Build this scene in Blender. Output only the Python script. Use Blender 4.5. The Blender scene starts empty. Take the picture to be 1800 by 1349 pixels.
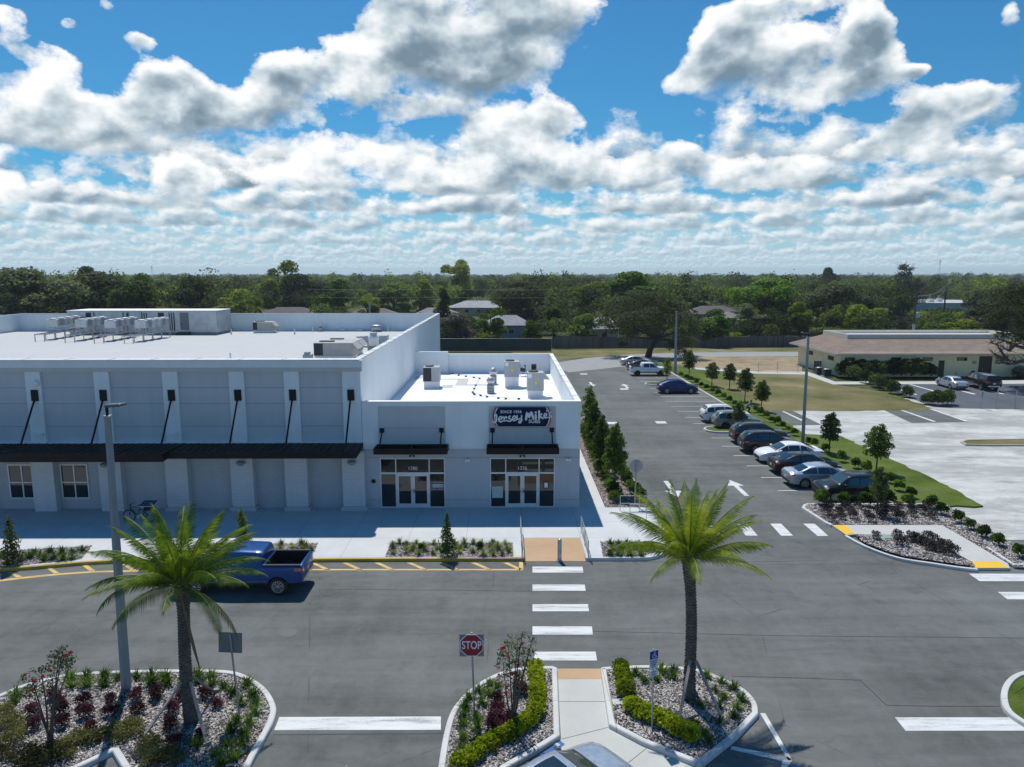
import bpy, bmesh, math, random
import numpy as np
from mathutils import Vector, Matrix
R = math.radians
PI = math.pi
scene = bpy.context.scene
COL = scene.collection

# ------------------------------------------------------------------ camera
F_PX, CX, CY = 1249.0, 900.0, 674.5          # focal length and centre in photo pixels
PITCH, YAW, CAM_H = R(8.67), math.atan(10 / 1249.0), 14.0
cam_d = bpy.data.cameras.new('camera')
cam_d.sensor_width = 36.0
cam_d.lens = 36.0 * F_PX / 1800.0
cam_d.clip_start = 0.1
cam_d.clip_end = 20000.0
cam = bpy.data.objects.new('camera', cam_d)
COL.objects.link(cam)
cam.location = (0, 0, CAM_H)
cam.rotation_euler = (PI / 2 - PITCH, 0, -YAW)
scene.camera = cam
_cp, _sp, _cs, _ss = math.cos(PITCH), math.sin(PITCH), math.cos(YAW), math.sin(YAW)

def ray(px, py):
    a, b = (px - CX) / F_PX, -(py - CY) / F_PX
    return (a * _cs + b * _ss * _sp + _ss * _cp, -a * _ss + b * _cs * _sp + _cs * _cp, b * _cp - _sp)

def G(px, py, z=0.0):
    """photo pixel -> (x, y) on the horizontal plane z"""
    d = ray(px, py)
    t = (z - CAM_H) / d[2]
    return (d[0] * t, d[1] * t)

def FY(px, py, Y):
    """photo pixel -> (x, z) on the upright plane y = Y"""
    d = ray(px, py)
    t = Y / d[1]
    return (d[0] * t, CAM_H + d[2] * t)

# ------------------------------------------------------------------ render, sky and sun
scene.render.engine = 'CYCLES'
scene.cycles.use_denoising = True
scene.cycles.max_bounces = 6
scene.cycles.diffuse_bounces = 3
scene.cycles.glossy_bounces = 3
scene.cycles.transparent_max_bounces = 8
scene.cycles.caustics_reflective = False
scene.cycles.caustics_refractive = False
vs = scene.view_settings
vs.view_transform = 'Standard'
vs.look = 'None'
vs.exposure = 0.0
vs.gamma = 1.0
vs.use_curve_mapping = False

SUN_EL, SUN_AZ = R(62.0), R(-16.5)            # azimuth from +Y towards +X
sun_dir = Vector((math.sin(SUN_AZ) * math.cos(SUN_EL), math.cos(SUN_AZ) * math.cos(SUN_EL), math.sin(SUN_EL)))
sl = bpy.data.lights.new('sun', 'SUN')
sl.energy = 4.2
sl.angle = R(0.55)
sl.color = (1.0, 0.965, 0.905)
so = bpy.data.objects.new('sun', sl)
COL.objects.link(so)
so.rotation_euler = (-sun_dir).to_track_quat('-Z', 'Y').to_euler()

world = bpy.data.worlds.new('World')
scene.world = world
world.use_nodes = True

class NB:
    """small helper that wires shader nodes"""
    def __init__(self, tree):
        self.t = tree
        self.n = tree.nodes
    def node(self, typ, **kw):
        n = self.n.new(typ)
        for k, v in kw.items():
            setattr(n, k, v)
        return n
    def put(self, sock, v):
        if isinstance(v, bpy.types.NodeSocket):
            self.t.links.new(v, sock)
        elif v is not None:
            sock.default_value = v
    def math(self, op, a, b=None, c=None, clamp=False):
        n = self.node('ShaderNodeMath', operation=op, use_clamp=clamp)
        for i, v in enumerate((a, b, c)):
            if v is not None:
                self.put(n.inputs[i], v)
        return n.outputs[0]
    def vec(self, op, a, b=None, c=None):
        n = self.node('ShaderNodeVectorMath', operation=op)
        for i, v in enumerate((a, b, c)):
            if v is not None:
                if op == 'SCALE' and i == 1:
                    self.put(n.inputs['Scale'], v)
                else:
                    self.put(n.inputs[i], v)
        return n.outputs['Value'] if op in ('DOT_PRODUCT', 'LENGTH', 'DISTANCE') else n.outputs['Vector']
    def mix(self, f, a, b, mode='MIX'):
        n = self.node('ShaderNodeMix', data_type='RGBA', blend_type=mode)
        self.put(n.inputs[0], f)
        self.put(n.inputs[6], a if isinstance(a, bpy.types.NodeSocket) else (*a[:3], 1))
        self.put(n.inputs[7], b if isinstance(b, bpy.types.NodeSocket) else (*b[:3], 1))
        return n.outputs[2]
    def noise(self, vec, scale, detail=3.0, rough=0.55, dist=0.0, lac=2.0):
        n = self.node('ShaderNodeTexNoise')
        if vec is not None:
            self.put(n.inputs['Vector'], vec)
        n.inputs['Scale'].default_value = scale
        n.inputs['Detail'].default_value = detail
        n.inputs['Roughness'].default_value = rough
        n.inputs['Distortion'].default_value = dist
        n.inputs['Lacunarity'].default_value = lac
        return n.outputs['Fac']
    def ramp(self, f, stops, interp='LINEAR'):
        n = self.node('ShaderNodeValToRGB')
        n.color_ramp.interpolation = interp
        e = n.color_ramp.elements
        while len(e) < len(stops):
            e.new(0.5)
        for i, (p, c) in enumerate(stops):
            e[i].position = p
            e[i].color = (*c[:3], 1) if isinstance(c, (tuple, list)) else (c, c, c, 1)
        self.put(n.inputs[0], f)
        return n.outputs[0]
    def rng(self, v, a, b, c=0.0, d=1.0, smooth=False):
        n = self.node('ShaderNodeMapRange')
        n.clamp = True
        if smooth:
            n.interpolation_type = 'SMOOTHSTEP'
        self.put(n.inputs[0], v)
        for i, x in enumerate((a, b, c, d)):
            self.put(n.inputs[1 + i], x)
        return n.outputs[0]

def build_sky():
    t = world.node_tree
    t.nodes.clear()
    k = NB(t)
    out = k.node('ShaderNodeOutputWorld')
    bg = k.node('ShaderNodeBackground')
    bg.inputs['Strength'].default_value = 0.1
    t.links.new(bg.outputs[0], out.inputs[0])
    sky = k.node('ShaderNodeTexSky', sky_type='NISHITA')
    sky.sun_disc = False
    sky.sun_elevation = SUN_EL
    sky.sun_rotation = SUN_AZ
    sky.altitude = 50.0
    sky.air_density = 1.0
    sky.dust_density = 0.4
    sky.ozone_density = 2.5
    d = k.node('ShaderNodeTexCoord').outputs['Generated']
    sp = k.node('ShaderNodeSeparateXYZ')
    k.put(sp.inputs[0], d)
    dx, dy, dz = sp.outputs
    zc = k.math('MAXIMUM', dz, 0.006)
    hor = k.math('MAXIMUM', k.math('POWER', k.math('ADD', k.math('MULTIPLY', dx, dx), k.math('MULTIPLY', dy, dy)), 0.5), 0.02)
    az = k.math('ARCTAN2', dx, dy)
    w = k.math('DIVIDE', dz, hor)                       # tangent of the height above the horizon
    cu = k.node('ShaderNodeCombineXYZ')
    k.put(cu.inputs[0], az)
    k.put(cu.inputs[1], w)
    uw = cu.outputs[0]
    blue = k.mix(1.0, sky.outputs[0], SKY_TINT, 'MULTIPLY')
    col = k.mix(k.rng(w, 0.0, 0.14, 0.72, 0.0, smooth=True), blue, (4.6, 6.5, 8.0))
    shade = [(0.0, (1.9, 2.75, 3.5)), (0.25, (3.0, 3.95, 4.75)), (0.55, (5.9, 6.8, 7.4)), (0.8, (9.0, 9.4, 9.6)), (1.0, (10.6, 10.6, 10.5))]
    # rows of cumulus with flat bases, the farthest (lowest, smallest) first
    for j, (wb, cover) in enumerate(ROWS):
        s = 1.0 / wb
        q = k.vec('MULTIPLY', uw, (s * 1.05, s * 1.55, 0))
        q = k.vec('ADD', q, (13.7 * j + 2.0, 3.1 * j, 5.3 * j))
        n = k.noise(q, 1.4, 5.0, 0.58)
        n2 = k.noise(k.vec('ADD', q, (-0.10, 0.17, 0.0)), 1.4, 2.0, 0.5)
        hh = k.math('MULTIPLY', k.math('SUBTRACT', w, wb), s)          # 0 at the base, about 0.6 at the tops
        env = k.math('SUBTRACT', k.rng(hh, -0.16, 0.06, -0.6, 0.0), k.math('MULTIPLY', k.math('MAXIMUM', hh, 0.0), 0.42))
        m = k.math('ADD', k.math('SUBTRACT', n, 0.5 - cover), env)
        al = k.math('MULTIPLY', m, 6.5, clamp=True)
        lum = k.math('ADD', k.math('MULTIPLY_ADD', k.rng(hh, -0.06, 0.42, 0.0, 1.0), 0.62, 0.38),
                     k.math('MULTIPLY', k.math('SUBTRACT', n, n2), 2.6))
        lum = k.math('SUBTRACT', lum, k.math('MULTIPLY', m, 0.7))
        cc = k.ramp(lum, shade)
        fade = max(0.0, 0.50 - 0.50 * wb / 0.09)
        if fade > 0:
            cc = k.mix(fade, cc, (6.2, 7.7, 8.6))
        col = k.mix(k.math('MULTIPLY', al, 1.0 - 0.45 * fade), col, cc)
    # the nearest big clouds: lobes at their places in the sky (azimuth, height)
    V = None
    for (px, py, rx, ry) in CLOUDS:
        r0 = ray(px, py)
        hr = math.hypot(r0[0], r0[1])
        a0, w0 = math.atan2(r0[0], r0[1]), r0[2] / hr
        ca = math.cos(a0)
        a, b = rx / F_PX * ca * ca, ry / F_PX * ca
        q = k.vec('MULTIPLY_ADD', uw, (1 / a, 1 / b, 0), (-a0 / a, -w0 / b, 1.0))
        e = k.math('POWER', 0.22, k.vec('DOT_PRODUCT', q, q))
        V = k.vec('SCALE', q, e) if V is None else k.vec('ADD', V, k.vec('SCALE', q, e))
    sv = k.node('ShaderNodeSeparateXYZ')
    k.put(sv.inputs[0], V)
    S = k.math('MULTIPLY', sv.outputs[2], 1 / 0.22)
    hrel = k.math('DIVIDE', k.math('MULTIPLY', sv.outputs[1], 1 / 0.22), k.math('ADD', S, 0.02))
    D = k.math('DIVIDE', k.math('LOGARITHM', k.math('MAXIMUM', S, 1e-6), 2.71828), math.log(0.22))
    D = k.math('MAXIMUM', D, 0.0)
    q = k.vec('ADD', k.vec('MULTIPLY', uw, (1.0, 1.25, 0)), SEED)
    n = k.noise(q, 9.0, 7.0, 0.60)
    n2 = k.noise(k.vec('ADD', q, (-0.010, 0.026, 0.0)), 9.0, 4.0, 0.55)
    n3 = k.noise(k.vec('ADD', q, (3.0, 0.0, 1.0)), 7.0, 3.0, 0.55)
    fld = k.math('MULTIPLY_ADD', k.math('SUBTRACT', n3, 0.5), 2.0, k.math('SUBTRACT', 0.56, k.math('POWER', D, 0.62)))
    m = k.math('MULTIPLY_ADD', k.math('SUBTRACT', n, 0.5), 3.4, fld)
    soft = k.rng(hrel, -0.7, 0.3, 0.95, 2.7)
    al = k.math('MULTIPLY', m, soft, clamp=True)
    al = k.math('MULTIPLY', al, k.math('SUBTRACT', 2.0, al))
    lum = k.math('MULTIPLY_ADD', hrel, 0.50, 0.84)
    lum = k.math('MULTIPLY_ADD', k.math('SUBTRACT', n, n2), 3.2, lum)
    lum = k.math('MULTIPLY_ADD', k.math('SUBTRACT', n3, 0.5), -0.5, lum)
    lum = k.math('SUBTRACT', lum, k.math('MULTIPLY', k.math('MINIMUM', k.math('MAXIMUM', m, 0.0), 1.0), k.rng(w, 0.1, 0.30, 0.18, 0.60)))
    col = k.mix(al, col, k.ramp(lum, shade))
    col = k.mix(k.rng(w, 0.0, 0.075, 0.55, 0.0), col, (5.2, 6.9, 7.9))
    # sky behind the camera brightened and blued: added fill light for shaded shop fronts
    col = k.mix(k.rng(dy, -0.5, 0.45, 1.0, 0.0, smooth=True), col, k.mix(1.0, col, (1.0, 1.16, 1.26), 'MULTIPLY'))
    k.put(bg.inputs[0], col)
    world.cycles.sampling_method = 'MANUAL'
    world.cycles.sample_map_resolution = 512

SEED = (3.1, 7.7, 0.4)
SKY_TINT = (0.235, 0.69, 0.92)
ROWS = [(0.010, .26), (0.017, .25), (0.027, .25), (0.041, .24), (0.060, .22), (0.082, .21), (0.110, .19), (0.142, .16)]
CLOUDS = [  # photo px, py, radius x, radius y of each lobe
    (830, 40, 170, 90), (690, 60, 110, 75), (960, 15, 95, 55), (850, 120, 120, 50), (620, 130, 85, 70),
    (300, 150, 60, 45), (270, 195, 100, 50), (390, 195, 90, 45), (500, 130, 75, 48), (490, 195, 130, 45), (640, 195, 80, 40), (720, 190, 70, 25),
    (30, 80, 75, 45), (110, 110, 55, 45), (60, 160, 80, 45), (60, 235, 130, 48), (160, 215, 70, 50), (10, 20, 90, 35), (125, 40, 30, 22), (245, 70, 40, 18), (185, 5, 35, 20),
    (870, 225, 110, 50), (980, 205, 75, 38), (930, 275, 140, 45), (560, 262, 110, 38), (660, 280, 120, 45), (500, 312, 120, 35), (330, 318, 80, 38), (150, 330, 90, 28), (15, 340, 50, 45), (780, 312, 140, 32),
    (1270, 75, 90, 68), (1340, 110, 110, 60), (1200, 145, 50, 32), (1400, 8, 120, 22), (1525, 65, 55, 50), (1520, 115, 60, 45), (1400, 80, 62, 66), (1420, 160, 110, 36), (1370, 205, 100, 36), (1475, 215, 45, 18), (1610, 125, 30, 12),
    (1640, 185, 75, 45), (1730, 165, 80, 34), (1620, 230, 85, 35), (1540, 265, 100, 32), (1660, 275, 100, 24), (1780, 20, 40, 45), (1790, 275, 45, 24),
    (1190, 275, 70, 32), (1270, 300, 110, 40), (1130, 310, 80, 32), (1380, 290, 60, 26), (1010, 310, 60, 30), (1640, 330, 90, 26), (1770, 320, 60, 30),
]
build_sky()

# ------------------------------------------------------------------ helpers
rnd = random.Random(7)

class MB:
    """collects shapes; build() links them as ONE mesh object"""
    def __init__(self):
        self.v, self.f, self.s, self.m = [], [], [], []
        self.mi, self.sm = 0, False
    def add(self, vs, fs, smooth=None):
        b = len(self.v)
        self.v.extend([tuple(p) for p in vs])
        for f in fs:
            self.f.append(tuple(b + i for i in f))
            self.s.append(self.sm if smooth is None else smooth)
            self.m.append(self.mi)
        return self
    def box(self, x0, x1, y0, y1, z0, z1):
        return self.add([(x0, y0, z0), (x1, y0, z0), (x1, y1, z0), (x0, y1, z0), (x0, y0, z1), (x1, y0, z1), (x1, y1, z1), (x0, y1, z1)],
                        [(0, 3, 2, 1), (4, 5, 6, 7), (0, 1, 5, 4), (1, 2, 6, 5), (2, 3, 7, 6), (3, 0, 4, 7)], False)
    def obox(self, c, u, v, w):
        """box round centre c with half-axes u, v, w"""
        c, u, v, w = (Vector(q) for q in (c, u, v, w))
        p = [c + a * u + b * v + d * w for d in (-1, 1) for (a, b) in ((-1, -1), (1, -1), (1, 1), (-1, 1))]
        return self.add(p, [(0, 3, 2, 1), (4, 5, 6, 7), (0, 1, 5, 4), (1, 2, 6, 5), (2, 3, 7, 6), (3, 0, 4, 7)], False)
    def cbox(self, x0, x1, y0, y1, z0, z1, c=0.02):
        """box with chamfered upright edges and top edge"""
        ring = lambda i, z: [(x0 + c + i, y0 + i, z), (x1 - c - i, y0 + i, z), (x1 - i, y0 + c + i, z), (x1 - i, y1 - c - i, z), (x1 - c - i, y1 - i, z), (x0 + c + i, y1 - i, z), (x0 + i, y1 - c - i, z), (x0 + i, y0 + c + i, z)]
        v = ring(0, z0) + ring(0, z1 - c) + ring(c, z1)
        f = [tuple(range(7, -1, -1)), tuple(range(16, 24))]
        for a in (0, 8):
            for i in range(8):
                j = (i + 1) % 8
                f.append((a + i, a + j, a + 8 + j, a + 8 + i))
        return self.add(v, f, False)
    def tube(self, p0, p1, r0, r1=None, n=8, cap=True, smooth=True):
        return self.path([p0, p1], [r0, r0 if r1 is None else r1], n, cap, smooth)
    def path(self, pts, rad, n=8, cap=True, smooth=True, closed=False):
        pts = [Vector(p) for p in pts]
        if not isinstance(rad, (list, tuple)):
            rad = [rad] * len(pts)
        k = len(pts)
        d0 = (pts[1] - pts[0]).normalized()
        up = Vector((0, 0, 1)) if abs(d0.z) < 0.9 else Vector((1, 0, 0))
        vs = []
        a = d0.cross(up).normalized()
        for i, p in enumerate(pts):
            if closed:
                d = pts[(i + 1) % k] - pts[i - 1]
            else:
                d = pts[min(i + 1, k - 1)] - pts[max(i - 1, 0)]
            d.normalize()
            a = (a - d * a.dot(d)).normalized()
            b = d.cross(a)
            for q in range(n):
                t = 2 * PI * q / n
                vs.append(p + (a * math.cos(t) + b * math.sin(t)) * rad[i])
        fs = []
        for i in range(k if closed else k - 1):
            for q in range(n):
                q2 = (q + 1) % n
                i2 = (i + 1) % k
                fs.append((i * n + q, i * n + q2, i2 * n + q2, i2 * n + q))
        self.add(vs, fs, smooth)
        if cap and not closed:
            self.add(vs[:n], [tuple(range(n - 1, -1, -1))], False)
            self.add(vs[-n:], [tuple(range(n))], False)
        return self
    def lathe(self, prof, n=16, axis='Z', c=(0, 0, 0), smooth=True, cap=True):
        """profile [(radius, height)] spun round an axis through c"""
        vs = []
        for (r, h) in prof:
            for q in range(n):
                t = 2 * PI * q / n
                a, b = r * math.cos(t), r * math.sin(t)
                vs.append((c[0] + a, c[1] + b, c[2] + h) if axis == 'Z' else (c[0] + a, c[1] + h, c[2] + b) if axis == 'Y' else (c[0] + h, c[1] + a, c[2] + b))
        fs = []
        for i in range(len(prof) - 1):
            for q in range(n):
                q2 = (q + 1) % n
                fs.append((i * n + q, i * n + q2, (i + 1) * n + q2, (i + 1) * n + q))
        self.add(vs, fs, smooth)
        if cap:
            self.add(vs[:n], [tuple(range(n))], False)
            self.add(vs[-n:], [tuple(range(n))], False)
        return self
    def prism(self, pts, z0, z1, smooth=False):
        """flat polygon pts (x, y) raised from z0 to z1"""
        n = len(pts)
        v = [(x, y, z0) for x, y in pts] + [(x, y, z1) for x, y in pts]
        f = [tuple(range(n - 1, -1, -1)), tuple(range(n, 2 * n))] + [(i, (i + 1) % n, n + (i + 1) % n, n + i) for i in range(n)]
        return self.add(v, f, smooth)
    def plate(self, pts, y0, y1):
        """upright polygon pts (x, z) between y0 (front) and y1"""
        n = len(pts)
        v = [(x, y0, z) for x, z in pts] + [(x, y1, z) for x, z in pts]
        f = [tuple(range(n)), tuple(range(2 * n - 1, n - 1, -1))] + [((i + 1) % n, i, n + i, n + (i + 1) % n) for i in range(n)]
        return self.add(v, f, False)
    def sheet(self, pts, z):
        return self.add([(x, y, z) for x, y in pts], [tuple(range(len(pts)))], False)
    def xf(self, M, start=0):
        self.v[start:] = [tuple(M @ Vector(p)) for p in self.v[start:]]
        return self
    def build(self, name, mat=None, parent=None, world=True, loc=None):
        me = bpy.data.meshes.new(name)
        vs = self.v
        if parent is not None and world:
            M = parent_world(parent).inverted()
            vs = [tuple(M @ Vector(p)) for p in vs]
        me.from_pydata(vs, [], self.f)
        me.polygons.foreach_set('use_smooth', self.s)
        mats = mat if isinstance(mat, (list, tuple)) else [mat] if mat else []
        for q in mats:
            me.materials.append(q)
        if len(mats) > 1:
            me.polygons.foreach_set('material_index', self.m)
        bm = bmesh.new()
        bm.from_mesh(me)
        bmesh.ops.recalc_face_normals(bm, faces=bm.faces)
        bm.to_mesh(me)
        bm.free()
        o = bpy.data.objects.new(name, me)
        COL.objects.link(o)
        if parent is not None:
            o.parent = parent
        if loc is not None:
            o.location = loc
        return o

def parent_world(o):
    M = o.matrix_basis.copy()
    while o.parent is not None:
        o = o.parent
        M = o.matrix_basis @ M
    return M

def tag(o, label=None, cat=None, group=None, kind=None):
    if label: o['label'] = label
    if cat: o['category'] = cat
    if group: o['group'] = group
    if kind: o['kind'] = kind
    return o

def structure(o):
    o['kind'] = 'structure'
    return o

def empty(name, loc=(0, 0, 0), rz=0.0):
    o = bpy.data.objects.new(name, None)
    COL.objects.link(o)
    o.location = loc
    o.rotation_euler = (0, 0, rz)
    o.empty_display_size = 0.3
    return o

def thing(name, label, cat, loc=(0, 0, 0), rz=0.0, group=None):
    return tag(empty(name, loc, rz), label, cat, group)

def copy_tree(o, parent=None):
    c = o.copy()
    COL.objects.link(c)
    if parent is not None:
        c.parent = parent
    for ch in list(o.children):
        copy_tree(ch, c)
    return c

def arr_mesh(name, quads, mat, parent=None, attr=None, tri=False):
    """numpy array (n, k, 3) of separate faces -> one mesh object"""
    n, k = quads.shape[0], quads.shape[1]
    me = bpy.data.meshes.new(name)
    me.vertices.add(n * k)
    me.vertices.foreach_set('co', quads.reshape(-1).astype(np.float32))
    me.loops.add(n * k)
    me.loops.foreach_set('vertex_index', np.arange(n * k, dtype=np.int32))
    me.polygons.add(n)
    me.polygons.foreach_set('loop_start', np.arange(0, n * k, k, dtype=np.int32))
    me.polygons.foreach_set('loop_total', np.full(n, k, dtype=np.int32))
    me.update(calc_edges=True)
    if attr is not None:
        a = me.attributes.new('tint', 'FLOAT', 'FACE')
        a.data.foreach_set('value', attr.astype(np.float32))
    me.materials.append(mat)
    o = bpy.data.objects.new(name, me)
    COL.objects.link(o)
    if parent is not None:
        o.parent = parent
    return o

def smooth_path(pts, n=6, closed=False):
    """Catmull-Rom through 2-D points"""
    P = [Vector((p[0], p[1])) for p in pts]
    k = len(P)
    out = []
    for i in range(k if closed else k - 1):
        g = (lambda q: P[q % k]) if closed else (lambda q: P[min(max(q, 0), k - 1)])
        a, b, c, d = g(i - 1), g(i), g(i + 1), g(i + 2)
        for j in range(n):
            t = j / n
            q = 0.5 * ((2 * b) + (c - a) * t + (2 * a - 5 * b + 4 * c - d) * t * t + (3 * b - a - 3 * c + d) * t ** 3)
            out.append((q.x, q.y))
    if not closed:
        out.append((P[-1].x, P[-1].y))
    return out

def offset_path(pts, d, closed=False):
    P = [Vector(p) for p in pts]
    k = len(P)
    out = []
    for i in range(k):
        a = P[i - 1] if (i > 0 or closed) else P[i]
        c = P[(i + 1) % k] if (i < k - 1 or closed) else P[i]
        n1 = (P[i] - a)
        n2 = (c - P[i])
        n1 = Vector((-n1.y, n1.x)).normalized() if n1.length > 1e-6 else None
        n2 = Vector((-n2.y, n2.x)).normalized() if n2.length > 1e-6 else None
        n = (n1 or n2) + (n2 or n1)
        n.normalize()
        m = max(0.5, n.dot(n2 or n1))
        q = P[i] + n * (d / m)
        out.append((q.x, q.y))
    return out

def inside(p, poly):
    x, y = p
    c = False
    j = len(poly) - 1
    for i in range(len(poly)):
        (xi, yi), (xj, yj) = poly[i], poly[j]
        if (yi > y) != (yj > y) and x < (xj - xi) * (y - yi) / (yj - yi) + xi:
            c = not c
        j = i
    return c

def scatter(poly, n, dmin, avoid=(), rr=None, tries=60):
    rr = rr or rnd
    xs, ys = [p[0] for p in poly], [p[1] for p in poly]
    out = []
    for _ in range(n * tries):
        if len(out) >= n:
            break
        p = (rr.uniform(min(xs), max(xs)), rr.uniform(min(ys), max(ys)))
        if not inside(p, poly):
            continue
        if any((p[0] - q[0]) ** 2 + (p[1] - q[1]) ** 2 < dmin * dmin for q in out):
            continue
        if any((p[0] - q[0]) ** 2 + (p[1] - q[1]) ** 2 < q[2] * q[2] for q in avoid):
            continue
        out.append(p)
    return out

# ------------------------------------------------------------------ materials (all procedural)
MATS = {}

def new_mat(name):
    m = bpy.data.materials.new(name)
    m.use_nodes = True
    t = m.node_tree
    t.nodes.clear()
    k = NB(t)
    out = k.node('ShaderNodeOutputMaterial')
    b = k.node('ShaderNodeBsdfPrincipled')
    t.links.new(b.outputs[0], out.inputs[0])
    MATS[name] = m
    return m, k, b, out

def pos(k):
    return k.node('ShaderNodeNewGeometry').outputs['Position']

def bump(k, b, h, strength=0.3, dist=0.02):
    n = k.node('ShaderNodeBump')
    n.inputs['Strength'].default_value = strength
    n.inputs['Distance'].default_value = dist
    k.put(n.inputs['Height'], h)
    k.t.links.new(n.outputs[0], b.inputs['Normal'])

def mat(name, col, rough=0.6, metal=0.0, var=0.12, scale=3.0, bmp=0.0, spec=0.5, coat=0.0, detail=5.0):
    if name in MATS:
        return MATS[name]
    m, k, b, out = new_mat(name)
    n = k.noise(pos(k), scale, detail, 0.6)
    lo, hi = tuple(c * (1 - var) for c in col), tuple(min(1, c * (1 + var)) for c in col)
    k.put(b.inputs['Base Color'], k.ramp(n, [(0.3, lo), (0.7, hi)]))
    k.put(b.inputs['Roughness'], k.rng(n, 0.3, 0.7, max(0, rough - 0.07), min(1, rough + 0.07)))
    b.inputs['Metallic'].default_value = metal
    b.inputs['Specular IOR Level'].default_value = spec
    b.inputs['Coat Weight'].default_value = coat
    b.inputs['Coat Roughness'].default_value = 0.04
    if bmp:
        bump(k, b, k.noise(pos(k), scale * 6, 4.0, 0.6), bmp, 0.02)
    return m

def paint_mat(name, col, metal=0.25, rough=0.35):
    m, k, b, out = new_mat(name)
    n = k.noise(pos(k), 1.7, 4.0)
    k.put(b.inputs['Base Color'], k.ramp(n, [(0.3, tuple(c * 0.94 for c in col)), (0.7, tuple(min(1, c * 1.05) for c in col))]))
    b.inputs['Metallic'].default_value = metal
    k.put(b.inputs['Roughness'], k.rng(k.noise(pos(k), 6.0, 4.0), 0.3, 0.7, rough - 0.05, rough + 0.08))
    b.inputs['Specular IOR Level'].default_value = 0.25
    b.inputs['Coat Weight'].default_value = 0.55
    b.inputs['Coat Roughness'].default_value = 0.03
    return m

def glass_mat(name, col=(0.012, 0.018, 0.02), rough=0.02, spec=0.9):
    m, k, b, out = new_mat(name)
    n = k.noise(pos(k), 0.9, 3.0)
    k.put(b.inputs['Base Color'], k.ramp(n, [(0.3, tuple(c * 0.7 for c in col)), (0.7, tuple(c * 1.3 for c in col))]))
    b.inputs['Roughness'].default_value = rough
    b.inputs['Specular IOR Level'].default_value = spec
    b.inputs['IOR'].default_value = 1.7
    bump(k, b, k.noise(pos(k), 0.8, 1.0), 0.02, 0.05)
    return m

def leaf_mat(name, cols, trans=0.35, rough=0.55, attr=False, hue_scale=0.6, tcol=None):
    """foliage: colour changes from leaf clump to leaf clump; some light shines through"""
    m, k, b, out = new_mat(name)
    if attr:
        f = k.node('ShaderNodeAttribute', attribute_name='tint').outputs['Fac']
    else:
        oi = k.node('ShaderNodeObjectInfo').outputs['Random']
        f = k.math('ADD', k.math('MULTIPLY', k.noise(pos(k), hue_scale, 4.0, 0.65), 0.85), k.math('MULTIPLY', k.math('SUBTRACT', oi, 0.5), 0.35))
    n2 = k.node('ShaderNodeTexWhiteNoise', noise_dimensions='3D')
    k.put(n2.inputs['Vector'], k.vec('SNAP', pos(k), (0.35, 0.35, 0.35)))
    f = k.math('ADD', f, k.math('MULTIPLY', k.math('SUBTRACT', n2.outputs['Value'], 0.5), 0.22))
    c = k.ramp(f, [(0.25 + 0.5 * i / max(1, len(cols) - 1), q) for i, q in enumerate(cols)])
    k.put(b.inputs['Base Color'], c)
    b.inputs['Roughness'].default_value = rough
    b.inputs['Specular IOR Level'].default_value = 0.12
    tr = k.node('ShaderNodeBsdfTranslucent')
    k.put(tr.inputs[0], k.mix(1.0, c, tcol or (1.5, 1.7, 0.7), 'MULTIPLY'))
    mx = k.node('ShaderNodeMixShader')
    mx.inputs[0].default_value = trans
    k.t.links.new(b.outputs[0], mx.inputs[1])
    k.t.links.new(tr.outputs[0], mx.inputs[2])
    k.t.links.new(mx.outputs[0], out.inputs[0])
    return m

# ------------------------------------------------------------------ ground, roads, pavements
def asphalt_mat(name, lo, hi, streak=0.5):
    m, k, b, out = new_mat(name)
    p = pos(k)
    big = k.noise(p, 0.16, 5.0, 0.6)
    st = k.noise(k.vec('MULTIPLY', p, (0.10, 0.9, 1.0)), 1.0, 6.0, 0.65, 0.4)
    st2 = k.noise(k.vec('MULTIPLY', p, (0.7, 0.07, 1.0)), 1.0, 5.0, 0.6, 0.3)
    f = k.math('MULTIPLY_ADD', st, streak, k.math('MULTIPLY', big, 0.6))
    f = k.math('MULTIPLY_ADD', st2, 0.25, f)
    f = k.math('MULTIPLY_ADD', k.math('SUBTRACT', k.noise(p, 2.2, 5.0, 0.7, 0.6), 0.5), 0.30, f)
    grain = k.noise(p, 55.0, 2.0, 0.7)
    f = k.math('MULTIPLY_ADD', k.math('SUBTRACT', grain, 0.5), 0.22, f)
    c = k.ramp(f, [(0.44, lo), (0.64, tuple((a + e) / 2 for a, e in zip(lo, hi))), (0.86, hi)])
    # sealed joints, tar specks and pale dust
    w = k.node('ShaderNodeTexVoronoi', feature='DISTANCE_TO_EDGE')
    k.put(w.inputs['Vector'], k.vec('ADD', p, k.vec('SCALE', k.node('ShaderNodeTexNoise').outputs['Color'], 0.0)))
    w.inputs['Scale'].default_value = 0.085
    crack = k.math('MULTIPLY', k.rng(w.outputs['Distance'], 0.0, 0.0022, 1.0, 0.0), k.rng(k.noise(p, 0.5, 3.0), 0.46, 0.56))
    c = k.mix(k.math('MULTIPLY', crack, 0.55), c, (0.03, 0.031, 0.032))
    stain = k.rng(k.noise(p, 0.42, 4.0, 0.7), 0.60, 0.74)
    c = k.mix(k.math('MULTIPLY', stain, 0.42), c, (0.045, 0.046, 0.047))
    sp = k.node('ShaderNodeTexVoronoi', feature='F1')
    k.put(sp.inputs['Vector'], p)
    sp.inputs['Scale'].default_value = 1.1
    c = k.mix(k.rng(sp.outputs['Distance'], 0.012, 0.03, 0.7, 0.0), c, (0.5, 0.5, 0.47))
    k.put(b.inputs['Base Color'], c)
    k.put(b.inputs['Roughness'], k.rng(grain, 0.3, 0.7, 0.75, 0.95))
    b.inputs['Specular IOR Level'].default_value = 0.25
    bump(k, b, grain, 0.25, 0.01)
    return m

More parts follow.
